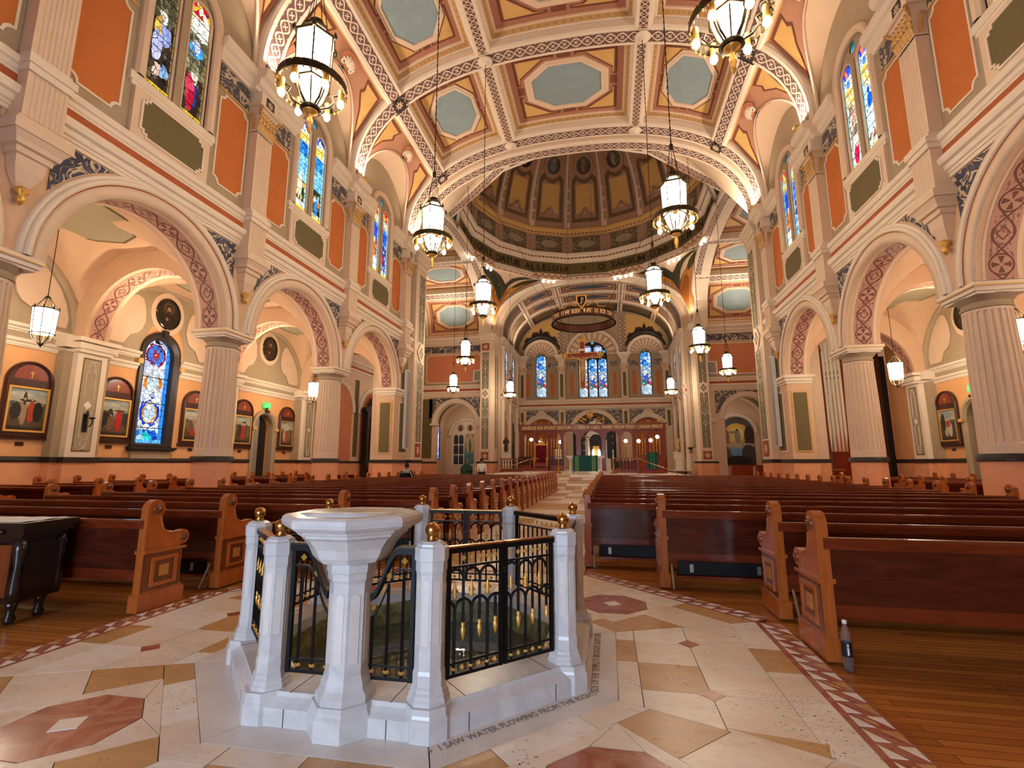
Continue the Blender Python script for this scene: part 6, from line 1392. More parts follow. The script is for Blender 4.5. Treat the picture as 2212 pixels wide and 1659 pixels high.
# railing panels
side = 2*1.19*tan(pi/8); PW = side-.19
def rb(x0, z0, x1, z1, t=.009): return MB().tube([(x0, 0, z0), (x1, 0, z1)], t, 6)
def diam(x, z, r=.022): return MB().loft([[(x, 0, z-r), (x, 0, z-r), (x, 0, z-r), (x, 0, z-r)], [(x+r, 0, z), (x, .016, z), (x-r, 0, z), (x, -.016, z)], [(x, 0, z+r), (x, 0, z+r), (x, 0, z+r), (x, 0, z+r)]])
def railing(kind, k):
    a = k*pi/4; r = empty('railing_panel', (1.19*cos(a), 1.19*sin(a), 0), a+pi/2); r.parent = pool
    h = PW/2; zt, zb = .93, .24
    if kind == 'arch':
        for half in (-1, 1):
            cx = half*h/2; w = h-.01
            obj('top_rail', MB().box((cx, 0, zt+.012), (w, .05, .03)), M['iron'], r); obj('handrail', MB().box((cx, 0, zt+.031), (w, .045, .012)), M['brass'], r)
            mb = MB(); mb.box((cx-w/2+.012, 0, (zt+zb)/2), (.022, .022, zt-zb)); mb.box((cx+w/2-.012, 0, (zt+zb)/2), (.022, .022, zt-zb)); mb.box((cx, 0, zb+.01), (w, .02, .018)); mb.box((cx, 0, zb+.075), (w, .016, .012)); mb.box((cx, 0, zt-.085), (w, .016, .012)); obj('gate_frame', mb, M['iron'], r)
            n = 6; st = (w-.05)/n; x0_ = cx-w/2+.025
            for i in range(n):
                x = x0_+st*(i+.5)
                obj('bar', rb(x, zb, x, .60, .009) if i % 2 == 0 else rb(x, .5, x, .66, .009), M['iron'], r)
                for z in (zt-.04, zb+.042): obj('gilt_rosette', diam(x, z, .019), M['gold'], r)
                if i % 2: obj('gilt_spear', MB().lathe([(.001, -.075), (.013, -.04), (.017, -.01), (.009, 0), (.014, .018), (.009, .03)], 6, (x, 0, .5)), M['gold'], r, True)
                else:
                    mb = MB(); mb.lathe([(.01, 0), (.015, .01), (.01, .024), (.015, .04), (.006, .08), (.001, .105)], 8, (x, 0, .665)); [mb.tube([(x, 0, .695), (x+s_*.018, 0, .712), (x+s_*.02, 0, .698)], .006, 5) for s_ in (-1, 1)]; obj('gilt_lily', mb, M['gold'], r, True)
                    obj('iron_arch', MB().tube([(x+st*cos(t), 0, .77+.06*sin(t)) for t in [pi*j/10 for j in range(11)]], .009, 6), M['iron'], r)
                    if i: obj('bar', rb(x-st, .66, x-st, .77, .009), M['iron'], r)
                if i % 2: obj('iron_arch', MB().tube([(x+st*cos(t), 0, .6+.06*sin(t)) for t in [pi*j/10 for j in range(11)]], .009, 6), M['iron'], r)
            obj('iron_arch', MB().tube([(x0_+st*(.5-cos(t)) if False else x0_-st*.5+st*cos(t), 0, .6+.06*sin(t)) for t in [pi/2*j/6 for j in range(7)]], .009, 6), M['iron'], r)
    else:
        dip = kind == 'dip'
        def topz(x): 
            if not dip: return zt
            q = min(1, max(0, (h-abs(x)-.1)/.17)); return zt-.27*(q*q*(3-2*q))
        xs = [-h+PW*i/40 for i in range(41)]
        if dip: xs = [x for x in xs]
        for s_ in ((-1, 1) if dip else (0,)):
            X = [x for x in xs if not dip or (x*s_ >= .12)]
            rows = [[(x, y, topz(x)+dz) for x in X] for y, dz in ((-.03, 0), (.03, 0), (.03, .034), (-.03, .034))]; obj('top_rail', MB().loft([list(q) for q in zip(*rows)], True, True, True), M['iron'], r)
            rows = [[(x, y, topz(x)+dz) for x in X] for y, dz in ((-.025, .034), (.025, .034), (.025, .046), (-.025, .046))]; obj('handrail', MB().loft([list(q) for q in zip(*rows)], True, True, True), M['brass'] if not dip else M['bronze'], r)
            rows = [[(x, y, topz(x)-.09+dz) for x in X] for y, dz in ((-.008, -.006), (.008, -.006), (.008, .006), (-.008, .006))]; obj('sub_rail', MB().loft([list(q) for q in zip(*rows)], True, True, True), M['iron'], r)
        mb = MB(); [mb.box((s_*(h-.012), 0, (zt+zb)/2), (.024, .024, zt-zb)) for s_ in (-1, 1)]; mb.box((0, 0, zb+.01), (PW, .02, .018)); mb.box((0, 0, zb+.075), (PW, .016, .012)); obj('gate_frame', mb, M['iron'], r)
        n = 10 if not dip else 8; st = (PW-.05)/n
        for i in range(n):
            x = -h+.025+st*(i+.5)
            if dip and abs(x) < .12: continue
            obj('bar', rb(x, zb, x, topz(x)-.085), M['iron'], r)
            obj('gilt_rosette', diam(x, topz(x)-.042), M['gold'], r); obj('gilt_rosette', diam(x, zb+.042), M['gold'], r)
for k, kd in ((7, 'arch'), (6, 'dip'), (5, 'arch'), (2, 'arch'), (3, 'bars'), (1, 'bars'), (0, 'bars'), (4, 'bars')): railing(kd, k)
# raised bowl on its pillar
bw = empty('font_bowl', (.02, -1.24, 0)); bw.parent = pool; bw['label'] = 'eight-sided marble bowl of water on a panelled pillar'
L8 = lambda prof: MB().lathe(prof, 8, (0, 0, 0), pi/8)
obj('pillar', L8([(.122, .29), (.118, .31), (.118, .78), (.126, .8)]), M['mfont'], bw)
obj('pillar_base', L8([(.165, .165), (.165, .2), (.152, .215), (.14, .23), (.137, .255), (.126, .28), (.122, .3)]), M['mfont'], bw)
obj('pillar_cap', L8([(.124, .79), (.13, .8), (.13, .835), (.138, .84), (.138, .88), (.132, .9)]), M['mfont'], bw)
for i in range(8):
    aa = i*pi/4; r0 = .118*cos(pi/8)
    obj('pillar_panel', MB().prism([(-.024, .36), (.024, .36)]+arc(0, .7, .024, 0, pi, 6), lambda h, z, d: ((r0+d)*cos(aa)-h*sin(aa), (r0+d)*sin(aa)+h*cos(aa), z), -.004, .003), M['mband'], bw)
obj('bowl', L8([(.15, .895), (.195, .9), (.222, .93), (.245, .98), (.29, 1.035), (.315, 1.05), (.32, 1.065), (.335, 1.07), (.345, 1.085), (.375, 1.092), (.4, 1.11), (.405, 1.13), (.4, 1.152), (.38, 1.165), (.31, 1.165), (.3, 1.158)]), M['mfont'], bw)
obj('bowl_inside', MB().lathe([(.302, 1.164), (.285, 1.14), (.25, 1.1), (.14, 1.07), (.001, 1.06)], 32), M['mlight'] if False else M['mfont'], bw, True)
obj('bowl_water', MB().lathe([(.278, 1.13), (.001, 1.13)], 32), M['water'], bw)
# ================================================================ pews
EP = [(0, 0), (0, 1.0)]+arc(.098, .985, .098, pi*.95, -pi*.3, 12)+[(.165, .86), (.185, .8), (.225, .755), (.29, .73), (.38, .728)]+arc(.46, .668, .075, pi*.55, -pi*.6, 12)+[(.42, .56), (.46, .55), (.46, .2), (.49, .18), (.49, 0)]
def end_meshes():
    th = .085; mm = lambda y, z, d: (d, y, z); R = {}
    R['body'] = MB().prism([p for p in EP], mm, -th/2, th/2).mesh('end_panel'); setmat(R['body'], M['pewend'])
    R['plinth'] = MB().prism([(-.02, 0), (.51, 0), (.51, .15), (.49, .165), (0, .165), (-.02, .15)], mm, -th/2-.018, th/2+.018).mesh('plinth'); setmat(R['plinth'], M['pewend'])
    mb = MB()
    for s_ in (-1, 1): mb.prism([(.005, .18), (.45, .18), (.45, .545), (.005, .545)], mm, s_*th/2, s_*(th/2+.004))
    R['field'] = mb.mesh('walnut_field'); setmat(R['field'], M['pewmid'])
    mb = MB()
    for s_ in (-1, 1): ringprism(mb, [(.09, .22), (.40, .22), (.40, .505), (.09, .505)], [(.125, .255), (.365, .255), (.365, .47), (.125, .47)], mm, s_*th/2, s_*(th/2+.018))
    mb2 = MB(); [mb2.prism([(.19, .31), (.3, .31), (.3, .42), (.19, .42)], mm, s_*th/2, s_*(th/2+.012)) for s_ in (-1, 1)]
    R['frame'] = mb.mesh('panel_moulding'); setmat(R['frame'], M['pewend']); R['inlay'] = mb2.mesh('inlay'); setmat(R['inlay'], M['inlay'])
    mb = MB(); mb.prism([(-.005, .55), (.49, .55), (.49, .575), (-.005, .585)], mm, -th/2-.02, th/2+.02)
    mb.loft([[(s_*(th/2+.0), y, z) for s_ in (-1, 1)] for y, z in EP[:0]]) if False else None
    R['ledge'] = mb.mesh('ledge_moulding'); setmat(R['ledge'], M['pewend'])
    for key, (cy, cz, r) in (('boss', (.103, .985, .05)), ('boss2', (.46, .668, .042))):
        C = [(cy+r*cos(2*pi*i/14), cz+r*sin(2*pi*i/14)) for i in range(14)]; half = [(.05, .03), (.4, .026), (.45, .012), (.8, .02), (1, .012), (1, 0)]
        rows = [[(-(th/2+d), cy+(y-cy)*k, cz+(z-cz)*k) for y, z in C] for k, d in half]+[[(th/2+d, cy+(y-cy)*k, cz+(z-cz)*k) for y, z in C] for k, d in half[::-1]]
        R[key] = MB().loft(rows, True, True, True).mesh('scroll_boss'); setmat(R[key], M['pewmid']); R[key].shade_smooth()
    mb = MB()
    curve = EP[1:14]+EP[14:19]
    for s_ in (-1, 1): mb.tube([(s_*th/2, y, z) for y, z in [(.0, .6), (0, .9)]+EP[2:]][:0] or [(s_*(th/2), y, z) for y, z in EP[14:20]], .012, 6)
    R['bead'] = mb.mesh('arm_moulding'); setmat(R['bead'], M['pewend']); return R
EM = end_meshes()
def bench_meshes(L):
    R = {}
    def mk(name, mb, mat): me = mb.mesh(name); setmat(me, mat); R[name] = me
    h = L/2-.04
    mk('backrest', MB().loft([[(x, y, z) for y, z in ((.035, .34), (.065, .34), (.04, .84), (.015, .84))] for x in (-h, h)], True, True, True), M['pewdark'])
    mk('back_rail', MB().loft([[(x, y, z) for y, z in ((-.005, .8), (.06, .8), (.07, .86), (.06, .885), (.0, .885), (-.012, .865))] for x in (-h, h)], True, True, True), M['pew'])
    mk('lower_rail', MB().box((0, .05, .34), (2*h, .035, .1)), M['pew'])
    mk('seat', MB().loft([[(x, y, z) for y, z in ((.05, .42), (.45, .45), (.47, .435), (.46, .415), (.05, .385))] for x in (-h, h)], True, True, True), M['pew'])
    mk('kneeler', MB().box((0, -.015, .235), (2*h-.3, .05, .14)), M['iron'])
    mk('kneeler_board', MB().box((0, -.03, .14), (2*h-.26, .1, .03)), M['pew'])
    mb = MB(); nb = max(2, int(L/.75))
    for i in range(nb+1): x = -h+.3+(2*h-.6)*i/nb; mb.box((x, -.045, .235), (.04, .012, .09))
    mk('kneeler_bracket', mb, M['steel'])
    mb = MB()
    for sx in (-1, 1): mb.tube([(sx*(h-.08), -.02, .27), (sx*(h-.08), -.16, .02), (sx*(h-.08), -.06, .02)], .012, 5)
    mk('kneeler_leg', mb, M['steel'])
    mb = MB()
    for i in range(1, max(2, int(L/2.2))): x = -h+2*h*i/max(2, int(L/2.2)); mb.box((x, .25, .2), (.06, .3, .4))
    mk('seat_support', mb, M['pewdark'])
    mk('book_rack', MB().box((0, -.07, .55), (2*h-.5, .1, .02)).box((0, -.115, .6), (2*h-.5, .015, .1)), M['pewdark'])
    return R
BM = {}
def pew(x0, x1, y, label, group, kneel=True):
    L = round(x1-x0, 2); t = thing('pew', label, 'pew', ((x0+x1)/2, y, 0), 0, group)
    if L not in BM: BM[L] = bench_meshes(L)
    for n, me in BM[L].items():
        if n == 'book_rack' or (not kneel and n.startswith('kneel')): continue
        o = bpy.data.objects.new(n, me); COL.objects.link(o); o.parent = t
    for s_ in (-1, 1):
        e = bpy.data.objects.new('end_panel', EM['body']); COL.objects.link(e); e.parent = t; e.location = (s_*(L/2-.04), 0, 0)
        for n, nm in (('plinth', 'plinth'), ('field', 'walnut_field'), ('frame', 'panel_moulding'), ('inlay', 'inlay'), ('ledge', 'ledge_moulding'), ('boss', 'scroll_boss'), ('boss2', 'scroll_boss'), ('bead', 'arm_moulding')):
            q = bpy.data.objects.new(nm, EM[n]); COL.objects.link(q); q.parent = e
    return t
XO = 8.7
for s in (-1, 1):
    sd = 'right' if s > 0 else 'left'
    for k in range(22):
        xi = 3.08 if k < 2 else 2.1 if k == 2 else 1.16
        a, b = (xi, XO) if s > 0 else (-XO, -xi)
        pew(a, b, 4.3+1.03*k, 'long mahogany pew in the %s nave block, %s row from the font' % (sd, ORD[k]), '%s nave pews' % sd, k > 0)
    for k in range(17):
        a, b = (11.75, 15.5) if s > 0 else (-15.5, -11.75)
        pew(a, b, 6.2+1.15*k, 'short mahogany pew in the %s side aisle, %s row from the entrance' % (sd, ORD[k]), '%s aisle pews' % sd, k > 0)
# ================================================================ chandeliers
HX = lambda prof: MB().lathe(prof, 6, (0, 0, 0), 0)
def make_chandelier(top):
    """origin at the ring; lantern above, basket and finial below"""
    t = thing('chandelier', 'x', 'chandelier')
    hexp = lambda r, z: [(r*cos(pi/3*k), r*sin(pi/3*k), z) for k in range(6)]
    for k in range(6):
        a, b = k, (k+1) % 6; A0, A1, B0, B1 = hexp(.3, .1), hexp(.3, .1), hexp(.335, .95), hexp(.335, .95)
        obj('glass_pane', MB().face([A0[a], A0[b], B0[b], B0[a]]), M['lamp'], t)
        C0, D0 = hexp(.27, .02), hexp(.12, -.38); obj('basket_pane', MB().face([D0[a], D0[b], C0[b], C0[a]]), M['lamp'], t)
        E0, F0 = hexp(.33, 1.0), hexp(.2, 1.16); obj('roof_pane', MB().face([E0[a], E0[b], F0[b], F0[a]]), M['lamp'], t)
    mb = MB()
    for k in range(6):
        p, q = hexp(.315, .06)[k], hexp(.35, .98)[k]; mb.tube([p, q], .016, 5); mb.tube([hexp(.28, .03)[k], hexp(.21, -.2)[k], hexp(.1, -.42)[k]], [.016, .02, .016], 5); mb.tube([hexp(.34, 1.0)[k], hexp(.2, 1.17)[k]], .016, 5)
        q = hexp(.4, .98)[k]; mb.lathe([(.03, -.06), (.04, 0), (.02, .05), (.003, .1)], 6, q)
        w = hexp(.36, .98); mb.tube([w[k], w[(k+1) % 6]], .03, 5); w = hexp(.22, 1.17); mb.tube([w[k], w[(k+1) % 6]], .024, 5); w = hexp(.32, .06); mb.tube([w[k], w[(k+1) % 6]], .024, 5)
    mb.lathe([(.2, 1.17), (.22, 1.22), (.1, 1.24), (.1, 1.33), (.13, 1.36), (.03, 1.4)], 12)
    obj('lantern_frame', mb, M['bronze'], t)
    rg = MB().loft([[(r*cos(2*pi*k/36), r*sin(2*pi*k/36), z) for k in range(36)] for r, z in ((.6, .075), (.6, -.075), (.585, -.075), (.585, .075), (.6, .075))]); obj('ring', rg, M['bronze'], t, False)
    mb = MB()
    for k in range(24): a = 2*pi*k/24; mb.lathe([(.001, -.012), (.022, 0), (.012, .014)], 5, (.605*cos(a), .605*sin(a), .05))
    for k in range(36): a = 2*pi*k/36; mb.lathe([(.001, -.05), (.02, -.02), (.02, 0)], 4, (.595*cos(a), .595*sin(a), -.08))
    tag(obj('ring_beads', mb, M['gold'], t), kind='stuff')
    for k in range(6):
        a = pi/3*k+pi/6; c, s_ = cos(a), sin(a)
        obj('ring_arm', MB().tube([(.12*c, .12*s_, -.42), (.3*c, .3*s_, -.34), (.4*c, .4*s_, -.2), (.36*c, .36*s_, -.1), (.45*c, .45*s_, -.05), (.59*c, .59*s_, 0)], [.018, .02, .022, .018, .016, .014], 5), M['bronze'], t)
        cp = obj('candle_cup', MB().lathe([(.035, .06), (.05, .05), (.055, -.16), (.04, -.17)], 10, (.5*c, .5*s_, 0)), M['gold'], t, True)
        obj('bulb', MB().lathe([(.035, -.15), (.06, -.2), (.062, -.25), (.03, -.3), (.001, -.31)], 10, (.5*c, .5*s_, 0)), M['bulb'], cp, True)
        obj('suspension_rod', MB().tube([(.2*c, .2*s_, 1.2), (.04*c, .04*s_, 2.15)], .008, 4), M['bronze'], t)
    obj('finial', MB().lathe([(.13, -.4), (.15, -.45), (.12, -.52), (.05, -.55), (.03, -.6), (.05, -.66), (.055, -.74), (.03, -.82), (.045, -.86), (.001, -.95)], 12), M['gold'], t, True)
    obj('finial_collar', MB().lathe([(.1, -.36), (.18, -.42), (.19, -.46), (.12, -.5)], 12), M['bronze'], t, True)
    obj('hub', MB().lathe([(.03, 2.1), (.06, 2.14), (.06, 2.24), (.02, 2.3)], 10), M['bronze'], t, True)
    return t
CHAN = [(-3.57, 7.07, 8.22, 20.3, 'large chandelier at the top left, nearest the viewer on the left'), (3.57, 7.07, 8.22, 20.3, 'large chandelier cut by the top edge, nearest the viewer on the right'),
        (-3.57, 13.38, 8.25, 20.3, 'second chandelier from the viewer on the left of the nave'), (3.57, 13.38, 8.25, 20.3, 'second chandelier from the viewer on the right of the nave'),
        (-3.58, 19.69, 8.18, 20.3, 'third chandelier from the viewer on the left of the nave'), (3.58, 19.69, 8.18, 20.3, 'third chandelier from the viewer on the right of the nave')]
EXTRA = [((1012, 772), 'fourth chandelier on the left, in front of the salmon transept panel'), ((1520, 752), 'fourth chandelier on the right, beside the far right pier'), ((982, 842), 'lowest-looking chandelier in front of the left transept wall'), ((1575, 802), 'lowest-looking chandelier in front of the right transept wall'), ((1102, 842), 'small chandelier left of the chancel windows'), ((1450, 838), 'small chandelier right of the chancel windows')]
POS = [(-7.36, 29.9, 8.2), (6.98, 29.4, 8.2), (-11.9, 41.5, 8.2), (10.3, 37.3, 8.2), (-7.6, 46.0, 8.2), (7.5, 47.0, 8.2)]
TOPS = [19.3, 19.3, 19.5, 19.8, 20.6, 20.6]
ch0 = make_chandelier(1); first = True
for i, (x, y, z, tz, lab) in enumerate(CHAN+[(p[0], p[1], p[2], tz, e[1]) for p, tz, e in zip(POS, TOPS, EXTRA)]):
    if first: ch0.location = (x, y, z); ch0['label'] = lab; ch0['group'] = 'hanging chandeliers'; t = ch0; first = False; base = t
    else: t = dup(base, (x, y, z), .3*i, lab, 'hanging chandeliers')
    t['_top'] = tz
bpy.context.view_layer.update(); DG = bpy.context.evaluated_depsgraph_get()
for o in [o for o in bpy.data.objects if o.name.startswith('chandelier') and o.type == 'EMPTY']:
    hit = S.ray_cast(DG, o.location+Vector((0, 0, 2.6)), Vector((0, 0, 1))); tz = hit[1].z if hit[0] else o['_top']; del o['_top']; L = tz-o.location.z+.02
    mb = MB(); mb.tube([(0, 0, 2.28), (0, 0, L)], .014, 5); n = int((L-2.3)/.22)
    for i in range(n): mb.lathe([(.02, -.03), (.026, 0), (.02, .03)], 5, (0, 0, 2.35+i*.22))
    obj('chain', mb, M['bronze'], o)
# aisle lanterns
def make_lantern():
    t = thing('aisle_lantern', 'x', 'lantern')
    obj('glass_shade', MB().lathe([(.24, -.32), (.25, -.3), (.27, .3), (.26, .34)], 8), M['lampdim'], t)
    mb = MB()
    for k in range(8):
        a = 2*pi*k/8; mb.tube([(.25*cos(a), .25*sin(a), -.34), (.275*cos(a), .275*sin(a), .36)], .013, 5); mb.tube([(.25*cos(a), .25*sin(a), -.34), (.2*cos(a), .2*sin(a), -.5), (.05*cos(a), .05*sin(a), -.62)], .012, 5); mb.lathe([(.02, -.02), (.025, .02), (.004, .06)], 5, (.27*cos(a), .27*sin(a), .38)); mb.tube([(.24*cos(a), .24*sin(a), .36), (.05*cos(a), .05*sin(a), .68)], .01, 4)
    for r, z in ((.255, -.34), (.28, .35)): mb.tube([(r*cos(2*pi*k/24), r*sin(2*pi*k/24), z) for k in range(24)], .018, 5, True)
    mb.lathe([(.05, -.58), (.06, -.63), (.02, -.68), (.001, -.74)], 8); mb.lathe([(.06, .64), (.08, .68), (.03, .74)], 8); obj('lantern_frame', mb, M['bronze'], t)
    obj('chain', MB().tube([(0, 0, .7), (0, 0, 3.25)], .012, 5), M['bronze'], t); obj('ceiling_cup', MB().lathe([(.04, 3.15), (.12, 3.22), (.14, 3.27)], 12), M['bronze'], t, True)
    return t
l0 = make_lantern(); first = True
for s in (-1, 1):
    for k in (1, 2, 3):
        lab = 'hanging lantern in the %s aisle, bay %s' % ('left' if s < 0 else 'right', {1: 'nearest the entrance', 2: 'in the middle', 3: 'nearest the crossing'}[k]); loc = (s*13.5, BC[k], 5.28)
        if first: l0.location = loc; l0['label'] = lab; l0['group'] = 'aisle lanterns'; first = False; bl = l0
        else: dup(bl, loc, 0, lab, 'aisle lanterns')
# ================================================================ stations, medallions, wall things
SKY = [(0, (46, 36, 28)), (.3, (92, 74, 52)), (.5, (120, 112, 90)), (.72, (190, 186, 164)), (1, (130, 146, 150))]
STAT = [('man in red carrying a cross between dark figures', [(.62, .45, .09, .26, (190, 70, 40)), (.42, .42, .08, .3, (170, 140, 110)), (.8, .45, .12, .25, (36, 32, 30)), (.2, .45, .14, .2, (50, 44, 38)), (.6, .74, .04, .04, (190, 150, 120)), (.42, .76, .05, .16, (70, 50, 30)), (.5, .72, .22, .03, (60, 44, 28))], (10.225, 1.75, -1)),
        ('kneeling figure meeting a man in red robe', [(.66, .42, .12, .3, (196, 36, 40)), (.36, .32, .13, .2, (130, 90, 60)), (.62, .74, .04, .04, (190, 150, 120)), (.34, .62, .1, .12, (60, 50, 46)), (.72, .7, .26, .025, (76, 56, 34)), (.9, .45, .1, .2, (60, 54, 44)), (.15, .45, .12, .2, (46, 40, 34))], (16.535, -1.78, -1)),
        ('crowd around a fallen red figure and white horseman', [(.45, .25, .14, .12, (180, 60, 44)), (.7, .4, .14, .24, (206, 196, 180)), (.25, .45, .14, .2, (120, 90, 60)), (.5, .6, .1, .12, (170, 140, 110)), (.85, .5, .1, .2, (100, 80, 60))], (16.535, 1.78, -1)),
        ('red-robed figure bent under a tall cross', [(.5, .4, .14, .28, (196, 46, 40)), (.3, .45, .12, .26, (70, 60, 50)), (.75, .45, .13, .26, (110, 90, 66)), (.58, .78, .16, .04, (80, 60, 36)), (.5, .72, .05, .05, (190, 150, 120))], (22.845, -1.6, -1)),
        ('small group of robed figures before pale columns', [(.5, .35, .13, .26, (190, 80, 60)), (.3, .4, .11, .26, (196, 176, 140)), (.72, .4, .12, .26, (150, 120, 84)), (.5, .75, .3, .12, (206, 196, 170))], (22.845, 1.8, -1)),
        ('figures in white and red under a dark archway', [(.35, .38, .13, .26, (196, 170, 140)), (.6, .36, .13, .24, (206, 200, 186)), (.5, .55, .12, .12, (170, 60, 50)), (.5, .85, .3, .12, (150, 160, 160)), (.2, .6, .14, .3, (60, 56, 50))], (22.845, 1.8, 1)),
        ('dark group lowering a pale figure', [(.5, .4, .16, .2, (206, 190, 170)), (.3, .5, .14, .24, (90, 50, 44)), (.72, .5, .14, .24, (60, 60, 70))], (22.845, -1.6, 1)),
        ('pale figure laid among mourners', [(.5, .3, .26, .1, (206, 190, 170)), (.3, .5, .12, .2, (60, 70, 110)), (.7, .5, .12, .2, (130, 50, 44))], (16.535, 1.78, 1)),
        ('three crosses on a hill', [(.5, .6, .04, .26, (80, 60, 40)), (.5, .7, .2, .02, (80, 60, 40)), (.5, .3, .2, .14, (150, 60, 50))], (16.535, -1.78, 1))]
def crowd(seed):
    r = random.Random(seed); out = [(.5, .2, .7, .12, (96, 74, 50)), (.3, .86, .34, .06, (196, 196, 180)), (.72, .93, .3, .05, (170, 176, 170)), (.1, .62, .3, .06, (90, 96, 80)), (.85, .6, .3, .07, (84, 90, 78))]
    pal = [(70, 50, 40), (120, 84, 56), (52, 56, 70), (96, 60, 44), (140, 116, 84), (44, 38, 34), (84, 70, 52), (150, 130, 100)]
    for i in range(9):
        x = .08+.84*r.random(); h = .14+.08*r.random(); y = .34+.12*r.random(); out += [(x, y, .04+.03*r.random(), h, r.choice(pal)), (x+.01, y+h+.02, .022, .03, (176, 136, 106))]
    return out
for i, (lab, lay, (yc, dy, s)) in enumerate(STAT):
    lay = crowd(i)+lay+[(l[0], l[1]+l[3]+.03, .03, .035, (196, 156, 124)) for l in lay if l[3] > .19][:3]
    t = thing('station_painting', 'arched dark-wood framed painting of %s' % lab, 'painting', (s*XW, yc+dy, 0), 0, 'stations on the aisle walls'); m = lambda y, z, d: (-s*d, y*(-s if s > 0 else 1), z)
    ou = [(-.66, 2.28), (.66, 2.28)]+arc(0, 3.98, .66, 0, pi, 18)
    obj('frame', MB().prism(ou, m, .02, .09), M['darkwood'], t)
    obj('frame_moulding', MB().loft([[m(y*k if True else y, z if z < 2.5 else 3.98+(z-3.98)*k, d) for y, z in ou] for k, d in ((1.0, .09), (.96, .14), (.86, .13), (.84, .085))]), M['darkwood'], t)
    obj('arched_panel', MB().prism(arc(0, 4.06, .46, 0, pi, 14), m, .085, .1), M['cherry'], t)
    mb = MB(); mb.box((0, 0, 0), (.012, .03, .22)); mb.box((0, 0, .04), (.012, .13, .03)); o = obj('gilt_cross', mb, M['gold'], t); o.location = m(0, 4.22, .11)
    obj('gilt_frame', ringprism(MB(), [(-.56, 2.42), (.56, 2.42), (.56, 3.82), (-.56, 3.82)], [(-.5, 2.48), (.5, 2.48), (.5, 3.76), (-.5, 3.76)], m, .09, .135), M['gold'], t)
    obj('canvas', MB().prism([(-.5, 2.48), (.5, 2.48), (.5, 3.76), (-.5, 3.76)], m, .09, .1, uv=lambda p: (p[0]+.5, (p[1]-2.48)/1.28)), picture('station_canvas_%d' % i, lay, SKY, .55, 7), t)
    obj('base_board', MB().prism([(-.7, 2.2), (.7, 2.2), (.7, 2.3), (-.7, 2.3)], m, .01, .12), M['darkwood'], t)
    pl = obj('name_plate', MB().prism([(-.11, 2.0), (.11, 2.0), (.11, 2.12), (-.11, 2.12)], m, .01, .03), M['darkwood'], t)
medm = [picture('saint_portrait_%d' % i, [(.5, .7, .26, .2, (84, 70, 46)), (.5, .2, .4, .3, c), (.5, .68, .15, .15, (34, 24, 18)), (.5, .64, .1, .12, (166, 120, 90)), (.5, .55, .09, .06, (60, 42, 30)), (.44, .32, .07, .06, (150, 110, 84))], [(0, (30, 26, 20)), (1, (54, 48, 36))], .4) for i, c in enumerate(((40, 34, 26), (62, 40, 28)))]
for s in (-1, 1):
    for k, yc in ((1, BC[1]), (2, BC[2]), (3, BC[3])):
        t = thing('oval_portrait', 'dark oval portrait of a saint high on the %s aisle wall, %s' % ('left' if s < 0 else 'right', {1: 'bay nearest the entrance', 2: 'above the blue window', 3: 'above the door'}[k]), 'painting', (s*XW, yc-.02, 7.58), 0, 'oval saint portraits'); m = lambda y, z, d: (-s*d, -s*y if s > 0 else y, z)
        C = [(.52*cos(2*pi*i/28), .6*sin(2*pi*i/28)) for i in range(28)]
        obj('canvas', MB().prism(C, m, .03, .06, uv=lambda p: (p[0]+.5, p[1]/1.2+.5)), medm[k % 2], t)
        obj('frame', MB().loft([[m(y*q, z*q, d) for y, z in C] for q, d in ((1.1, .02), (1.08, .09), (1.02, .11), (.98, .06))]), M['blackwood'], t)
        mb = MB(); [mb.lathe([(.03, -.02), (.04, .0), (.02, .02)], 6, m(.58*cos(a), .66*sin(a), .08)) for a in (0, pi/2, pi, 3*pi/2)]; obj('gilt_stud', mb, M['gold'], t)
        obj('painted_ring', MB().loft([[m(y*q, z*q, d) for y, z in C] for q, d in ((1.5, .015), (1.48, .04), (1.12, .04), (1.1, .015))]), M['cream'], t)
for s in (-1, 1):
    t = thing('wall_sconce', 'black iron candle bracket on the %s aisle pilaster' % ('left' if s < 0 else 'right'), 'sconce', (s*(XW-.58), YC[2], 2.9))
    obj('backplate', MB().box((0, 0, -.1), (.03, .16, .6)), M['iron'], t); obj('arm', MB().tube([(-s*x, 0, z) for x, z in ((.02, .05), (.1, .2), (.06, .32), (.02, .26), (.08, -.2), (.22, -.22), (.3, -.1), (.28, .02))], .02, 6), M['iron'], t); obj('candle_dish', MB().lathe([(.03, -.02), (.1, .02), (.09, .04), (.02, .03)], 10, (-s*.28, 0, .04)), M['iron'], t, True)
for s in (-1, 1):
    t = thing('column_speaker', 'tall slim grey column loudspeaker on the %s crossing pier' % ('left' if s < 0 else 'right'), 'loudspeaker', (s*(A-.17), 26.6, 0), 0, 'column loudspeakers')
    obj('cabinet', MB().box((0, 0, 4.6), (.16, .42, 4.6)), M['white'], t); obj('grille', MB().box((-s*.085, 0, 4.6), (.02, .34, 4.5)), M['grey'], t); obj('bracket', MB().box((s*.11, 0, 6.2), (.08, .1, .2)).box((s*.11, 0, 3.0), (.08, .1, .2)), M['iron'], t)
for s in (-1, 1):
    t = thing('wall_loudspeaker', 'white box loudspeaker on the %s transept wall by the far pier' % ('left' if s < 0 else 'right'), 'loudspeaker', (s*11.5, 48.6, 10.5)); obj('cabinet', MB().box((0, 0, 0), (1.0, .5, 1.2), .2*s, .9), M['white'], t); obj('grille', MB().box((0, -.26, 0), (.8, .03, 1.0), .2*s, .9), M['grey'], t)
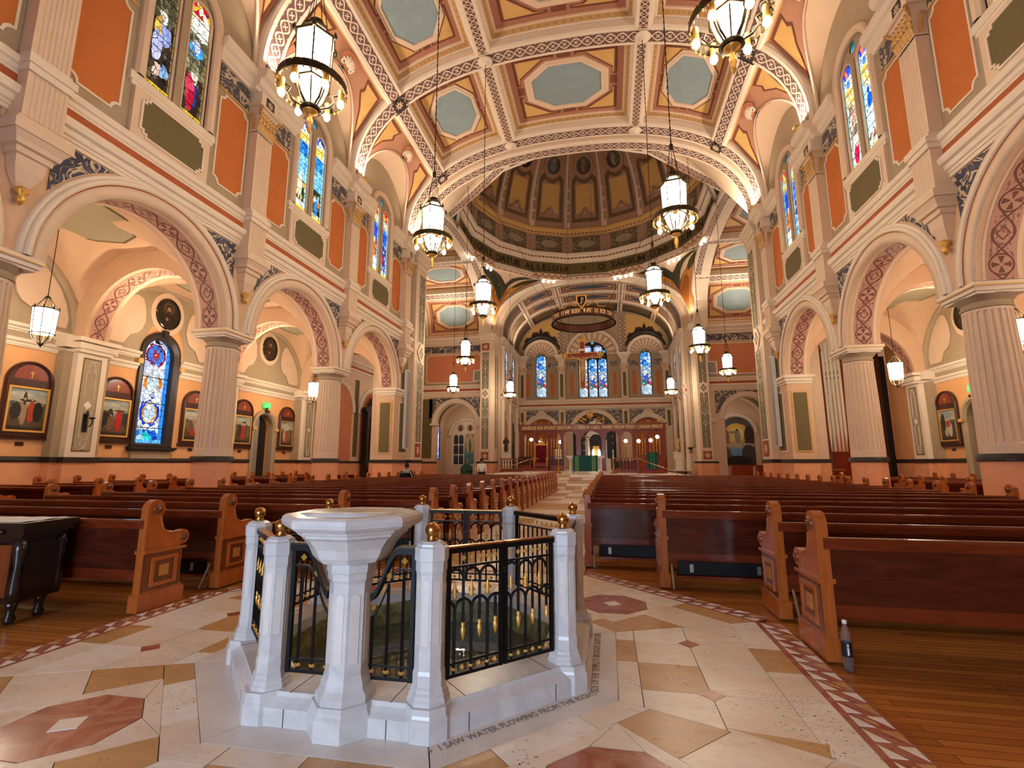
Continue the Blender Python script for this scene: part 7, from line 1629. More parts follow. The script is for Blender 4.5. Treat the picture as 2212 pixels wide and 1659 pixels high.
# ================================================================ sanctuary
pf = struct('floor_sanctuary', 'stepped travertine sanctuary platform', 'floor'); ZP = .8
stepm = [M['mwhite'], M['mtan'], M['mpale']]
for i in range(5):
    z0, z1 = i*.16, (i+1)*.16; y0 = 28.6+.42*i; hw = 6.4-.25*i; n = 14
    obj('step_core', MB().box((0, (y0+.02+48.4)/2, (z0+z1)/2-.004), (2*hw-.02, 48.4-y0-.02, .152)), M['mwhite'], pf)
    for k in range(n):
        w_ = 2*hw/n; off = (i % 2)*w_*.4; x0 = -hw+w_*k; obj('riser_stone', MB().box((x0+w_/2, y0+.05, (z0+z1)/2), (w_-.015, .1, .15)), stepm[(k*2+i*5+(k*k) % 3) % 3 if (k+i) % 3 else 1], pf)
obj('platform', MB().box((0, 40, ZP-.02), (12.6, 19, .04)).box((0, 54.5, ZP-.02), (18.4, 11, .04)), M['mpale'], pf)
al = thing('altar', 'white stone altar table draped with a green cloth', 'altar', (0.03, 34, ZP))
obj('mensa', MB().box((0, 0, 1.12), (2.5, 1.2, .12)).box((0, 0, 1.03), (2.3, 1.05, .08)), M['white'], al)
for sx in (-1, 1):
    for sy in (-1, 1): obj('leg', MB().lathe([(.14, 0), (.14, .14), (.09, .17), (.075, .2), (.065, .8), (.11, .9), (.13, 1.0)], 12, (sx*1.0, sy*.38, 0)), M['white'], al, True)
    obj('leg_block', MB().box((sx*1.0, 0, .08), (.36, 1.0, .16)), M['white'], al)
cl = thing('altar_cloth', 'deep green cloth hanging over the front of the altar', 'cloth', (0.03, 34, ZP)); obj('frontal', MB().box((0, -.63, .66), (1.64, .03, 1.02)).box((0, 0, 1.195), (1.64, 1.27, .02)), M['green'], cl)
for sx in (-1, 1): obj('embroidered_band', MB().box((sx*.55, -.65, .66), (.2, .012, 1.0)), M['greenband'], cl); obj('gold_trim', MB().box((sx*.55-.1, -.658, .66), (.015, .01, 1.0)).box((sx*.55+.1, -.658, .66), (.015, .01, 1.0)), M['gold_paint'], cl)
def candlestand(x, y, n, lab):
    t = thing('candle_stand', lab, 'candlestick', (x, y, ZP)); obj('stand', MB().lathe([(.22, 0), (.22, .05), (.12, .1), (.08, .2), (.12, .3), (.07, .4), (.06, .55), (.05, .9), (.1, .95), (.06, 1.0)], 14), M['brass'], t, True)
    if n > 1: obj('tray', MB().box((0, 0, 1.02), (.6, .14, .04)), M['brass'], t)
    for i in range(n): obj('candle', MB().lathe([(.035, 1.02), (.035, 1.62 if n > 1 else 1.5), (.001, 1.63)], 8, ((i-(n-1)/2)*.16, 0, 0)), M['waxwhite'], t)
candlestand(-1.78, 33.6, 3, 'brass stand with three white candles left of the altar'); candlestand(1.88, 34.2, 1, 'brass stand with one tall candle right of the altar')
# red screen with arches and inscription
scn = thing('chancel_screen', 'red wooden arched screen with gilt Latin inscription behind the altar', 'screen', (0, 46, ZP))
sx0, sx1 = -6.55, 6.6; openings = [(-5.7, 1.05), (-4.45, 1.05), (-3.25, 1.0), (-1.9, 1.15), (.05, 1.9), (1.95, 1.15), (3.25, 1.0), (4.5, 1.0), (5.75, 1.1)]
mb = MB(); edges = [sx0]+[(openings[i][0]+openings[i][1]/2+openings[i+1][0]-openings[i+1][1]/2)/2 for i in range(8)]+[sx1]
mS_ = lambda x, z, d: (x, -d, z)
for i, (cx, w_) in enumerate(openings):
    a, b = edges[i], edges[i+1]; sp = 3.05-(0 if w_ < 1.5 else .35); r = w_/2; rect = [(a, sp-.01), (b, sp-.01), (b, 3.75), (a, 3.75)]; n = 12
    ang = sorted(set([pi*k/n for k in range(n+1)]+[atan2(3.75-sp, b-cx), atan2(3.75-sp, a-cx)])); O = [rayhit((cx, sp), min(max(t, 1e-4), pi-1e-4), rect) for t in ang]
    for d in (0, .1):
        for k in range(len(ang)-1): mb.face([mS_(*O[k], d), mS_(*O[k+1], d), mS_(cx+r*cos(ang[k+1]), sp+r*sin(ang[k+1]), d), mS_(cx+r*cos(ang[k]), sp+r*sin(ang[k]), d)])
        mb.face([mS_(a, 0, d), mS_(cx-r, 0, d), mS_(cx-r, sp, d), mS_(a, sp, d)]); mb.face([mS_(cx+r, 0, d), mS_(b, 0, d), mS_(b, sp, d), mS_(cx+r, sp, d)])
obj('arcade', mb, M['cherry'], scn)
for e in edges: obj('screen_post', MB().box((e, -.06, 1.9), (.16, .22, 3.8)), M['cherry'], scn)
obj('entablature', MB().box((.02, -.06, 3.98), (13.4, .3, .5)).box((.02, -.06, 4.26), (13.6, .44, .08)).box((.02, -.06, 3.72), (13.5, .36, .06)), M['cherry'], scn)
me, _ = text_mesh('GENEROSI REX EFFUDIT GENTIUM.  +  VERBUM CARO, PANEM VERUM VERBO CARNEM EFFICIT', .44, .01, bold=.02); xs = [v.co.x for v in me.vertices]; k = 12.9/(max(xs)-min(xs)); o = obj('inscription', me, M['goldletter'], scn); o.rotation_euler = (pi/2, 0, 0); o.scale = (k, 1, 1); o.location = (.02-(max(xs)+min(xs))/2*k, -.23, 3.83)
for x in (-6.5, -6.2, -5.1, -3.8, -2.5, 2.45, 3.9, 5.2, 6.1, 6.45): obj('gilt_ball', MB().lathe([(.05, 4.3), (.05, 4.36), (.03, 4.38)]+[(.1*sin(t), 4.48-.1*cos(t)) for t in [.4+.25*i for i in range(11)]], 10, (x, -.06, 0)), M['gold'], scn, True)
for x in (-1.15, 1.2): obj('gilt_candelabrum', MB().lathe([(.09, 4.3), (.04, 4.4), (.06, 4.5), (.03, 4.6), (.12, 4.75), (.03, 4.8), (.04, 5.0), (.001, 5.2)], 8, (x, -.06, 0)).box((x, -.06, 4.8), (.36, .05, .05)), M['gold'], scn, True)
cr = MB().loft([[(x, y, z) for x, z in [(-.28, 5.4), (.28, 5.4), (.28, 5.0), (0, 4.65), (-.28, 5.0)]] for y in (-.1, 0)], True, True, True)
for s_ in (-1, 1): cr.tube([(s_*.3, -.05, 4.7), (s_*.6, -.05, 4.75), (s_*.8, -.05, 4.95), (s_*1.0, -.05, 4.75), (s_*.5, -.05, 4.4)], [.1, .08, .06, .08, .1], 6)
cr.ball((.15, -.05, 5.6), .12); obj('gilt_crest', cr, M['gold'], scn, True)
for i, (cx, w_) in enumerate(openings):
    if i in (0, 1, 2, 6, 7, 8):
        mb = MB(); n = 4
        for q in range(n):
            x = cx-w_/2+w_*(q+.5)/n; mb.tube([(x, 0, .9), (x, 0, 3.0)], .02, 5); [mb.lathe([(.005, -.09), (.05, 0), (.005, .09)], 6, (x, 0, z)) for z in (1.6, 1.9, 2.2, 2.5)]
        obj('gilt_grille', mb, M['gold'], scn)
        obj('lower_panel', MB().box((cx, -.05, .45), (w_, .06, .9)), M['cherry'], scn)
sb = MB().ball((0, 0, 0), .17, 12, 8).mesh('globe'); setmat(sb, M['spotbulb']); sb.shade_smooth()
for i, (x, z, y) in enumerate(((-5.7, 2.95, 47), (-4.9, 2.75, 47.5), (-2.9, 2.7, 47), (3.2, 2.75, 47), (4.4, 2.75, 47.4), (5.45, 2.8, 47), (6.05, 3.1, 46.8))):
    t = thing('globe_lamp', 'glowing globe lamp seen through the %s screen arch' % ('leftmost', 'second left', 'third left', 'third right', 'second right', 'rightmost lower', 'rightmost upper')[i], 'lamp', (x, y, ZP+z), 0, 'globe lamps behind the screen'); obj('globe', sb, None, t); obj('stand', MB().tube([(0, 0, -.15), (0, 0, -z)], .03, 6), M['brass'], t)
light('sanctuary_globe_light', 'POINT', (-4.5, 47.6, 3.6), 45, WARM, .2); light('sanctuary_globe_light', 'POINT', (4.6, 47.6, 3.6), 45, WARM, .2)
tb = thing('tabernacle_shrine', 'white pedimented tabernacle shrine with lit gold door', 'tabernacle', (.25, 57, ZP))
obj('base', MB().box((0, 0, .6), (3.2, 1.2, 1.2)).box((0, 0, 1.25), (2.6, 1.0, .14)), M['white'], tb)
for s_ in (-1, 1): obj('shrine_column', MB().lathe([(.2, 1.3), (.16, 1.4), (.14, 3.4), (.22, 3.6)], 12, (s_*.95, -.3, 0)), M['white'], tb, True)
obj('shrine_arch', arcstrip(MB().box((-.98, .1, 2.5), (.5, .6, 2.4)).box((.98, .1, 2.5), (.5, .6, 2.4)), 0, .7, 1.25, 3.3, lambda x, z, d: (x, .1-d, z), -.3, .3), M['white'], tb)
obj('entablature', MB().box((0, 0, 4.65), (3.0, .9, .24)).prism([(-1.6, 4.77), (1.6, 4.77), (0, 5.6)], lambda x, z, d: (x, .4-d, z), 0, .9), M['white'], tb)
obj('niche', MB().box((0, .35, 2.6), (1.5, .1, 2.6)), M['band'], tb); obj('gold_door', MB().box((0, .1, 2.0), (.7, .3, 1.3)), M['gold'], tb); 
for s_ in (-1, 1): obj('lit_candle', MB().lathe([(.12, 1.4), (.14, 1.9), (.08, 2.2), (.001, 2.3)], 8, (s_*.33, -.15, 0)), M['spotbulb'], tb, True)
th = thing('bishop_throne', 'red velvet throne with gilt carved posts left of the altar', 'chair', (-4.42, 44.2, ZP+.25))
obj('dais', MB().box((0, 0, -.12), (1.5, 1.4, .26)), M['cherry'], th); obj('seat', MB().box((0, 0, .5), (1.0, .8, .14)), M['velvet'], th); obj('backrest', MB().box((0, .38, 1.35), (.95, .1, 1.5)), M['velvet'], th); obj('seat_front', MB().box((0, -.38, .3), (1.0, .06, .3)), M['cherry'], th)
for s_ in (-1, 1): obj('gilt_post', MB().lathe([(.06, 0), (.07, .2), (.05, .8), (.08, 1.0), (.05, 1.6), (.08, 2.1), (.04, 2.2), (.08, 2.3), (.001, 2.42)], 8, (s_*.55, .38, 0)), M['gold'], th, True); obj('armrest', MB().box((s_*.55, 0, .85), (.1, .8, .1)).tube([(s_*.55, -.36, 0), (s_*.55, -.36, .8)], .05, 6), M['gold'], th)
obj('crest_rail', MB().box((0, .38, 2.12), (1.0, .12, .12)).box((0, .38, 2.3), (.5, .1, .16)).ball((0, .38, 2.55), .16, 8, 6), M['gold'], th)
for i, x in enumerate((-2.95, -5.95)):
    t = thing('clergy_bench', 'carved dark wood clergy seat %s of the throne' % ('right' if i == 0 else 'left'), 'seat', (x, 44.4, ZP), 0); obj('seat', MB().box((0, 0, .45), (1.2, .6, .1)), M['cherry'], t); obj('backrest', MB().box((0, .3, .9), (1.2, .08, .8)), M['darkwood'], t); obj('front_panel', MB().box((0, -.28, .22), (1.2, .06, .44)), M['cherry'], t)
ab = thing('ambo', 'red wooden ambo with carved sides right of the altar', 'lectern', (4.55, 36, ZP))
obj('body', MB().prism([(-.95, 0), (-.7, -.5), (.7, -.5), (.95, 0), (.95, .5), (-.95, .5)], lambda x, y, z: (x, y, z), 0, 1.15), M['cherry'], ab); obj('cornice', MB().prism([(-1.02, 0), (-.75, -.57), (.75, -.57), (1.02, 0), (1.02, .55), (-1.02, .55)], lambda x, y, z: (x, y, z), 1.12, 1.24), M['cherry'], ab); obj('plinth', MB().prism([(-1.05, 0), (-.78, -.6), (.78, -.6), (1.05, 0), (1.05, .6), (-1.05, .6)], lambda x, y, z: (x, y, z), 0, .16), M['cherry'], ab)
obj('gilt_panel', MB().box((-.82, -.28, 1.03), (.3, .03, .08), -1.1).box((.82, -.28, 1.03), (.3, .03, .08), 1.1), M['gold'], ab); obj('book_desk', MB().box((0, -.1, 1.36), (.8, .5, .06)).box((0, .1, 1.25), (.2, .2, .2)), M['cherry'], ab)
t = thing('ambo_cloth', 'green cloth with pale stripes hanging from the ambo', 'cloth', (4.55, 36, ZP)); obj('cloth', MB().box((0, -.62, .86), (.72, .03, 1.1)).box((0, -.3, 1.41), (.72, .66, .02)), M['green'], t); obj('stripe', MB().box((-.1, -.64, .86), (.06, .012, 1.08)).box((.1, -.64, .86), (.06, .012, 1.08)), M['greenband'], t)
t = thing('altar_rail', 'carved wooden balustrade between altar and ambo', 'railing', (2.75, 37.5, ZP)); obj('top_rail', MB().box((0, 0, 1.05), (1.7, .16, .08)), M['cherry'], t); obj('base_rail', MB().box((0, 0, .12), (1.7, .2, .24)), M['cherry'], t)
for i in range(7): obj('baluster', MB().lathe([(.03, .24), (.06, .4), (.03, .55), (.06, .75), (.03, 1.0)], 6, (-.72+.24*i, 0, 0)), M['darkwood'], t, True)
for s_ in (-1, 1): obj('post', MB().box((s_*.85, 0, .55), (.14, .18, 1.1)), M['cherry'], t)
t = thing('altar_rail', 'carved wooden balustrade left of the throne', 'railing', (-6.3, 40, ZP)); obj('top_rail', MB().box((0, 0, 1.05), (1.9, .16, .08)), M['cherry'], t); obj('base_rail', MB().box((0, 0, .12), (1.9, .2, .24)), M['cherry'], t)
for i in range(8): obj('baluster', MB().lathe([(.03, .24), (.06, .4), (.03, .55), (.06, .75), (.03, 1.0)], 6, (-.82+.235*i, 0, 0)), M['darkwood'], t, True)
for s_ in (-1, 1): 
    t = thing('handrail', 'thin brass handrail sloping down the sanctuary steps, %s side' % ('left' if s_ < 0 else 'right'), 'handrail', (s_*5.3, 29.0, 0)); obj('rail', MB().tube([(s_*.4, -.5, .85), (0, 0, .95), (-s_*1.9, 2.6, 1.75), (-s_*2.4, 2.9, 1.78)], .025, 6), M['brass'], t); obj('baluster', MB().tube([(0, 0, 0), (0, 0, .95)], .02, 6).tube([(-s_*1.9, 2.6, .8), (-s_*1.9, 2.6, 1.75)], .02, 6), M['brass'], t)
# hanging ring and crucifix
hr = thing('hanging_ring', 'broad bronze ring with gilt lettering and shield hung over the altar', 'ring', (.1, 34, 11.25))
obj('ring_band', MB().loft([[(r*cos(2*pi*k/56), r*sin(2*pi*k/56), z) for k in range(56)] for r, z in ((2.26, 0), (2.26, .62), (2.2, .62), (2.2, 0), (2.26, 0))]), flat('ring_bronze', (96, 54, 40), .4, .1, 3, .3), hr)
obj('ring_rim', MB().loft([[(r*cos(2*pi*k/56), r*sin(2*pi*k/56), z) for k in range(56)] for r, z in ((2.29, 0), (2.29, .05), (2.16, .05), (2.16, 0), (2.29, 0))]).loft([[(r*cos(2*pi*k/56), r*sin(2*pi*k/56), z) for k in range(56)] for r, z in ((2.29, .58), (2.29, .63), (2.16, .63), (2.16, .58), (2.29, .58))]), M['iron'], hr)
msg = 'THIS IS MY BODY THAT IS FOR YOU'; LC2 = {}; pa = .066
for i, chh in enumerate(msg):
    if chh == ' ': continue
    if chh not in LC2: LC2[chh] = text_mesh(chh, .4, .008, bold=.015)[0]; setmat(LC2[chh], M['goldletter'])
    # lettering on the outside of the near half, read from the nave
    a = -pi/2+(i-(len(msg)-1)/2)*pa; o = obj('letter', LC2[chh], None, hr); o.location = (2.275*cos(a), 2.275*sin(a), .19); o.rotation_euler = (pi/2, 0, a+pi/2)
sh = MB().loft([[(x*k, y, .95+z*k) for x, z in ((-.36, .42), (0, .5), (.36, .42), (.34, 0), (.2, -.3), (0, -.5), (-.2, -.3), (-.34, 0))] for y, k in ((-2.2, .9), (-2.24, 1.0), (-2.3, 1.0), (-2.33, .85))], True, True, True); sh = obj('gilt_shield', sh, M['gold'], hr)
obj('shield_field', MB().loft([[(x*k, y, .95+z*k) for x, z in ((-.36, .42), (0, .5), (.36, .42), (.34, 0), (.2, -.3), (0, -.5), (-.2, -.3), (-.34, 0))] for y, k in ((-2.32, .74), (-2.345, .72))], True, True, True), M['iron'], hr)
mb = MB(); mb.tube([(0, -2.36, .7), (0, -2.36, 1.2)], .03, 6); mb.tube([(.0, -2.36, 1.2), (.13, -2.36, 1.15), (.12, -2.36, 1.0), (0, -2.36, 1.0)], .03, 6); mb.tube([(-.15, -2.36, .78), (.15, -2.36, .9)], .025, 6); obj('shield_monogram', mb, M['gold'], hr)
mb = MB()
for s_ in (-1, 1): mb.tube([(s_*.2, -2.2, .62), (s_*.45, -2.2, .7), (s_*.7, -2.15, .95), (s_*1.0, -2.05, .85), (s_*1.1, -2.0, .65), (s_*1.5, -1.7, .68), (s_*1.6, -1.6, .82)], [.03, .05, .06, .05, .04, .04, .02], 6)
obj('gilt_scroll', mb, M['gold'], hr, True)
mb = MB()
for k in range(4): a = pi/4+k*pi/2; mb.tube([(2.23*cos(a), 2.23*sin(a), .62), (9.6*cos(a)-.1, CY-34+9.6*sin(a), 9.5)], .014, 4)
obj('suspension_wire', mb, M['iron'], hr)
cx_ = thing('hanging_crucifix', 'wooden crucifix with gilt edges hanging under the ring', 'crucifix', (-.03, 34, 6.7))
def crosspoly(w, h0, arm): return [(-w, 0), (w, 0), (w, 2.28-w), (arm, 2.28-w), (arm, 2.28+w), (w, 2.28+w), (w, h0), (-w, h0), (-w, 2.28+w), (-arm, 2.28+w), (-arm, 2.28-w), (-w, 2.28-w)]
mk = lambda x, z, d: (x, -d, z)
obj('cross_body', MB().prism(crosspoly(.15, 3.25, 1.02), mk, 0, .12), M['cherry'], cx_)
obj('gilt_edge', MB().loft([[mk(x*1.0, z, d) for x, z in crosspoly(q, 3.25+e, 1.02+e)] for q, e, d in ((.2, .04, .0), (.2, .04, .15), (.15, 0, .15), (.15, 0, .1))]), M['gold'], cx_)
for x, z in ((0, 3.42), (-1.2, 2.28), (1.2, 2.28)):
    mb = MB(); [mb.ball((x+dx, -.07, z+dz), .13, 10, 6) for dx, dz in ((0, 0), (.13 if x == 0 else 0, -.02 if x == 0 else .13), (-.13 if x == 0 else 0, -.02 if x == 0 else -.13), (0 if x == 0 else (.14 if x > 0 else -.14), .14 if x == 0 else 0))]; obj('trefoil_end', mb, M['gold'], cx_, True)
obj('title_board', MB().box((0, -.18, 2.66), (.44, .04, .14)), M['white'], cx_)
# corpus: one continuous skinned figure
def skinned(name, verts, edges_, rad, mat, parent, root=0, sub=2):
    me = bpy.data.meshes.new(name); me.from_pydata(verts, edges_, []); o = bpy.data.objects.new(name, me); COL.objects.link(o); o.parent = parent
    md = o.modifiers.new('skin', 'SKIN'); md.use_smooth_shade = True
    for i, r in enumerate(rad): me.skin_vertices[0].data[i].radius = (r, r) if not isinstance(r, tuple) else r
    for i in range(len(verts)): me.skin_vertices[0].data[i].use_root = (i == root)
    o.modifiers.new('sub', 'SUBSURF').levels = sub; o.modifiers['sub'].render_levels = sub
    me.materials.append(mat); return o
fy = -.24
skinned('corpus', [(.0, fy, 1.35), (.02, fy, 1.65), (.0, fy, 1.9), (0, fy, 2.0), (.05, fy-.04, 2.14), (-.16, fy, 1.92), (-.5, fy+.04, 2.1), (-.9, fy+.1, 2.32), (.16, fy, 1.92), (.5, fy+.04, 2.1), (.9, fy+.1, 2.32), (-.07, fy, 1.25), (-.02, fy-.14, .85), (-.04, fy+.02, .42), (.07, fy, 1.25), (.08, fy-.14, .85), (.0, fy+.02, .42), (-.02, fy-.06, .32)],
        [(0, 1), (1, 2), (2, 3), (3, 4), (2, 5), (5, 6), (6, 7), (2, 8), (8, 9), (9, 10), (0, 11), (11, 12), (12, 13), (0, 14), (14, 15), (15, 16), (13, 17)], [.12, .12, .13, .055, .1, .075, .05, .03, .075, .05, .03, .095, .07, .045, .095, .07, .045, .035], flat('carved_flesh', (190, 150, 110), .5, .1), cx_)
obj('loincloth', MB().lathe([(.16, 1.15), (.19, 1.22), (.17, 1.42), (.13, 1.45)], 12, (0, fy, 0)), M['gold_paint'], cx_, True)
bpy.context.view_layer.update(); DG = bpy.context.evaluated_depsgraph_get()
for x in (-.9, .9):
    hit = S.ray_cast(DG, Vector((x-.03, 33.9, 13)), Vector((0, 0, 1))); tz = (hit[1].z if hit[0] else 33)-6.7+.05
    obj('suspension_wire', MB().tube([(x, -.1, 2.4), (x, -.1, tz)], .008, 4), M['iron'], cx_)
# ================================================================ organ in the right aisle end
og = thing('pipe_organ', 'red wooden organ case with tall pale pipes at the right', 'organ', (14.35, 29.9, 0), 0); og.scale = (.74, .74, 1)
pts = [(-2.0, 1.6), (-1.1, .9), (-.3, .2), (1.1, -.9)]
obj('case_base', MB().prism([(-2.3, 1.6), (1.3, -1.1), (2.0, -.4), (2.0, 1.9), (-2.3, 1.9)], lambda x, y, z: (x, y, z), 0, 2.1), M['cherry'], og)
for i, (x, y) in enumerate(((-2.15, 1.35), (-1.0, .55), (.15, -.35), (1.35, -1.25))): obj('case_post', MB().box((x, y, 3.6+.55*i), (.32, .32, 7.2+1.1*i-1.0), -.65, .97), M['cherry'], og); obj('post_finial', MB().lathe([(.16, 0), (.2, .1), (.1, .2), (.14, .3), (.001, .45)], 8, (x, y, 6.7+1.1*i)), M['cherry'], og, True)
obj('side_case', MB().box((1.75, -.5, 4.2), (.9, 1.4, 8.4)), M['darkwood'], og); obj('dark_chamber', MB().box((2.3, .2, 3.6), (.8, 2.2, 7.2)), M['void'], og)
PP = [(-2.15, 1.35), (-1.0, .55), (.15, -.35), (1.35, -1.25)]
for b in range(3):
    for j in range(5):
        t = (j+.9)/5.8; x = PP[b][0]+(PP[b+1][0]-PP[b][0])*t; y = PP[b][1]+(PP[b+1][1]-PP[b][1])*t; top = 6.3+b*1.3+(1-abs(j-2.6+b*.6)/2.5)*1.1
        obj('organ_pipe', MB().lathe([(.02, 2.1), (.03, 2.15), (.1, 3.2+.25*(j % 2)), (.1, top)], 10, (x-.03, y-.12, 0)), M['white'] if False else flatpipe if 'flatpipe' in globals() else M['waxwhite'], og, True)
    x0, y0 = PP[b]; x1, y1 = PP[b+1]
    obj('case_rail', MB().tube([(x0, y0, 5.6+b*.9), (x1, y1, 5.6+b*.9)], .09, 4).tube([(x0, y0, 5.3+b*.9), (x1, y1, 5.3+b*.9)], .06, 4), M['cherry'], og)
t = thing('music_stand', 'brass-coloured music stand rack in front of the organ case', 'stand', (12.6, 27.6, 0)); obj('rack', MB().tube([(-.6, 0, 1.15), (.6, 0, 1.15)], .025, 6).tube([(-.6, 0, .85), (.6, 0, .85)], .025, 6), M['brass'], t); obj('leg', MB().tube([(-.5, 0, 0), (-.5, 0, 1.2)], .025, 6).tube([(0, 0, 0), (0, 0, 1.2)], .025, 6).tube([(.5, 0, 0), (.5, 0, 1.2)], .025, 6), M['brass'], t)
# dark altarpiece in the left transept
ap = thing('side_altarpiece', 'dark carved altarpiece with a painted figure in the left transept', 'altarpiece', (-18.1, 38.6, 0))
md = lambda y, z, d: (d, y, z)
obj('carved_frame', MB().prism([(-1.6, 0), (1.6, 0), (1.6, 5.6), (1.9, 5.7), (1.9, 6.0), (1.0, 6.2), (.4, 6.9), (0, 7.3), (-.4, 6.9), (-1.0, 6.2), (-1.9, 6.0), (-1.9, 5.7), (-1.6, 5.6)], md, 0, .4), M['blackwood'], ap)
obj('painting', MB().prism([(-1.05, 1.6), (1.05, 1.6), (1.05, 5.1), (-1.05, 5.1)], md, .4, .42, uv=lambda p: ((p[0]+1.05)/2.1, (p[1]-1.6)/3.5)), picture('altarpiece_painting', [(.5, .45, .16, .32, (52, 62, 52)), (.5, .78, .07, .06, (150, 110, 84)), (.66, .6, .1, .22, (160, 146, 110)), (.35, .7, .08, .18, (150, 136, 100)), (.5, .12, .26, .1, (150, 136, 110))], [(0, (34, 28, 24)), (.6, (30, 26, 24)), (1, (40, 34, 28))], .4), ap)
obj('gilt_inner_frame', ringprism(MB(), [(-1.15, 1.5), (1.15, 1.5), (1.15, 5.2), (-1.15, 5.2)], [(-1.05, 1.6), (1.05, 1.6), (1.05, 5.1), (-1.05, 5.1)], md, .4, .46), M['bronze'], ap); obj('altar_table', MB().box((.6, 0, .6), (1.0, 3.0, 1.2)), M['blackwood'], ap)
# statues by the chancel, plants
def statue(x, y, z, col, lab):
    t = thing('statue', lab, 'statue', (x, y, z)); obj('pedestal', MB().box((0, 0, .3), (.8, .6, .6)).box((0, 0, .65), (.95, .75, .1)).box((0, 0, -.95), (.6, .5, 1.9)), M['cream2'], t)
    skinned('robed_figure', [(0, 0, .75), (0, 0, 1.2), (0, 0, 1.65), (0, 0, 1.95), (0, -.02, 2.05), (0, -.02, 2.22), (.2, 0, 1.9), (.26, -.05, 1.6), (.08, -.22, 1.6), (-.2, 0, 1.9), (-.26, -.05, 1.6), (-.08, -.22, 1.65)], [(0, 1), (1, 2), (2, 3), (3, 4), (4, 5), (3, 6), (6, 7), (7, 8), (3, 9), (9, 10), (10, 11)], [.26, .22, .18, .14, .06, .11, .1, .08, .05, .1, .08, .05], col, t); return t
statue(-8.6, 49.0, 1.9, flat('brown_habit', (70, 46, 30), .7, .15), 'brown-robed statue on a wall pedestal left of the chancel'); statue(8.35, 51.0, 1.9, flat('cream_habit', (206, 170, 110), .7, .15), 'cream-robed statue with dark veil right of the chancel')
def plant(x, y, z, lab, h=.9):
    t = thing('potted_plant', lab, 'plant', (x, y, z)); obj('pot', MB().lathe([(.14, 0), (.2, .3), (.18, .3), (.12, .05)], 12), M['pot'], t, True); rr = random.Random(int(x*10))
    for i in range(16):
        a = rr.random()*6.28; l = h*(.5+.5*rr.random()); e = .3+rr.random()*.9; p = [(l*q*cos(a)*e, l*q*sin(a)*e, .28+l*q-.4*l*q*q*e) for q in (0, .3, .6, .85, 1)]; w_ = (.02, .05, .055, .03, .004)
        obj('leaf', MB().loft([[(x_-w*sin(a), y_+w*cos(a), z_), (x_+w*sin(a), y_-w*cos(a), z_)] for (x_, y_, z_), w in zip(p, w_)], False), M['leaf'], t)
plant(-16.6, 40.6, 1.2, 'leafy plant beside the dark altarpiece'); plant(2.3, 40, ZP, 'leafy plant behind the candle at the right of the altar', 1.1); plant(9.2, 48.6, 2.4, 'small plant beside the cream-robed statue', .6)
# pulpit-like wooden desks in front of the right chapel
for i, (x, w_) in enumerate(((12.2, 1.6), (14.0, 1.4))):
    t = thing('prayer_desk', 'red wooden desk in front of the right chapel, %s one' % ('left' if i == 0 else 'right'), 'desk', (x, 43, 0)); obj('front_panel', MB().box((0, 0, .65), (w_, .1, 1.3)), M['cherry'], t); obj('top', MB().box((0, .2, 1.32), (w_+.1, .6, .06)), M['cherry'], t); [obj('side_panel', MB().box((s_*(w_/2-.04), .25, .65), (.06, .5, 1.3)), M['cherry'], t) for s_ in (-1, 1)]
# ================================================================ people
def head(parent, loc, hair, turn=0):
    h = empty('head', loc, turn); h.parent = parent
    obj('face', MB().lathe([(.001, -.13), (.05, -.12), (.075, -.06), (.085, .02), (.082, .08), (.05, .13), (.001, .14)], 16), M['skin'], h, True)
    mb = MB(); mb.ball((0, .088, -.01), .016, 8, 6, 1.4); [mb.ball((s_*.083, 0, 0), .022, 8, 5, 1.5) for s_ in (-1, 1)]; obj('nose_and_ears', mb, M['skin'], h, True)
    mb = MB(); [mb.ball((s_*.03, .078, .02), .01, 6, 5) for s_ in (-1, 1)]; obj('eyes', mb, M['hair'], h, True); obj('mouth', MB().box((0, .078, -.065), (.04, .008, .008)), M['velvet'], h)
    obj('hair', MB().lathe([(.088, -.03), (.095, .03), (.09, .09), (.055, .145), (.001, .155)], 16, (0, -.014, 0)), hair, h, True)
    return h
def hand(parent, loc, d, mat):
    h = empty('hand', loc); h.parent = parent; D = Vector(d).normalized(); sx = D.cross(Vector((0, 0, 1)) if abs(D.z) < .9 else Vector((0, 1, 0))).normalized(); up = sx.cross(D)
    P = lambda a, b, c: tuple(D*a+sx*b+up*c)
    obj('palm', MB().loft([[P(a, -w, -.012), P(a, w, -.012), P(a, w, .012), P(a, -w, .012)] for a, w in ((-.01, .025), (.03, .04), (.085, .04))], True, True, True), mat, h, True)
    for i, l in enumerate((.065, .075, .07, .055)): b = -.03+.02*i; obj('finger', MB().tube([P(.08, b, 0), P(.08+l*.5, b, -.004), P(.08+l*.8, b, -.018), P(.08+l, b, -.03)], [.009, .009, .008, .006], 6), mat, h, True)
    obj('thumb', MB().tube([P(.02, -.035, 0), P(.05, -.06, -.01), P(.085, -.065, -.015)], [.012, .011, .008], 6), mat, h, True)
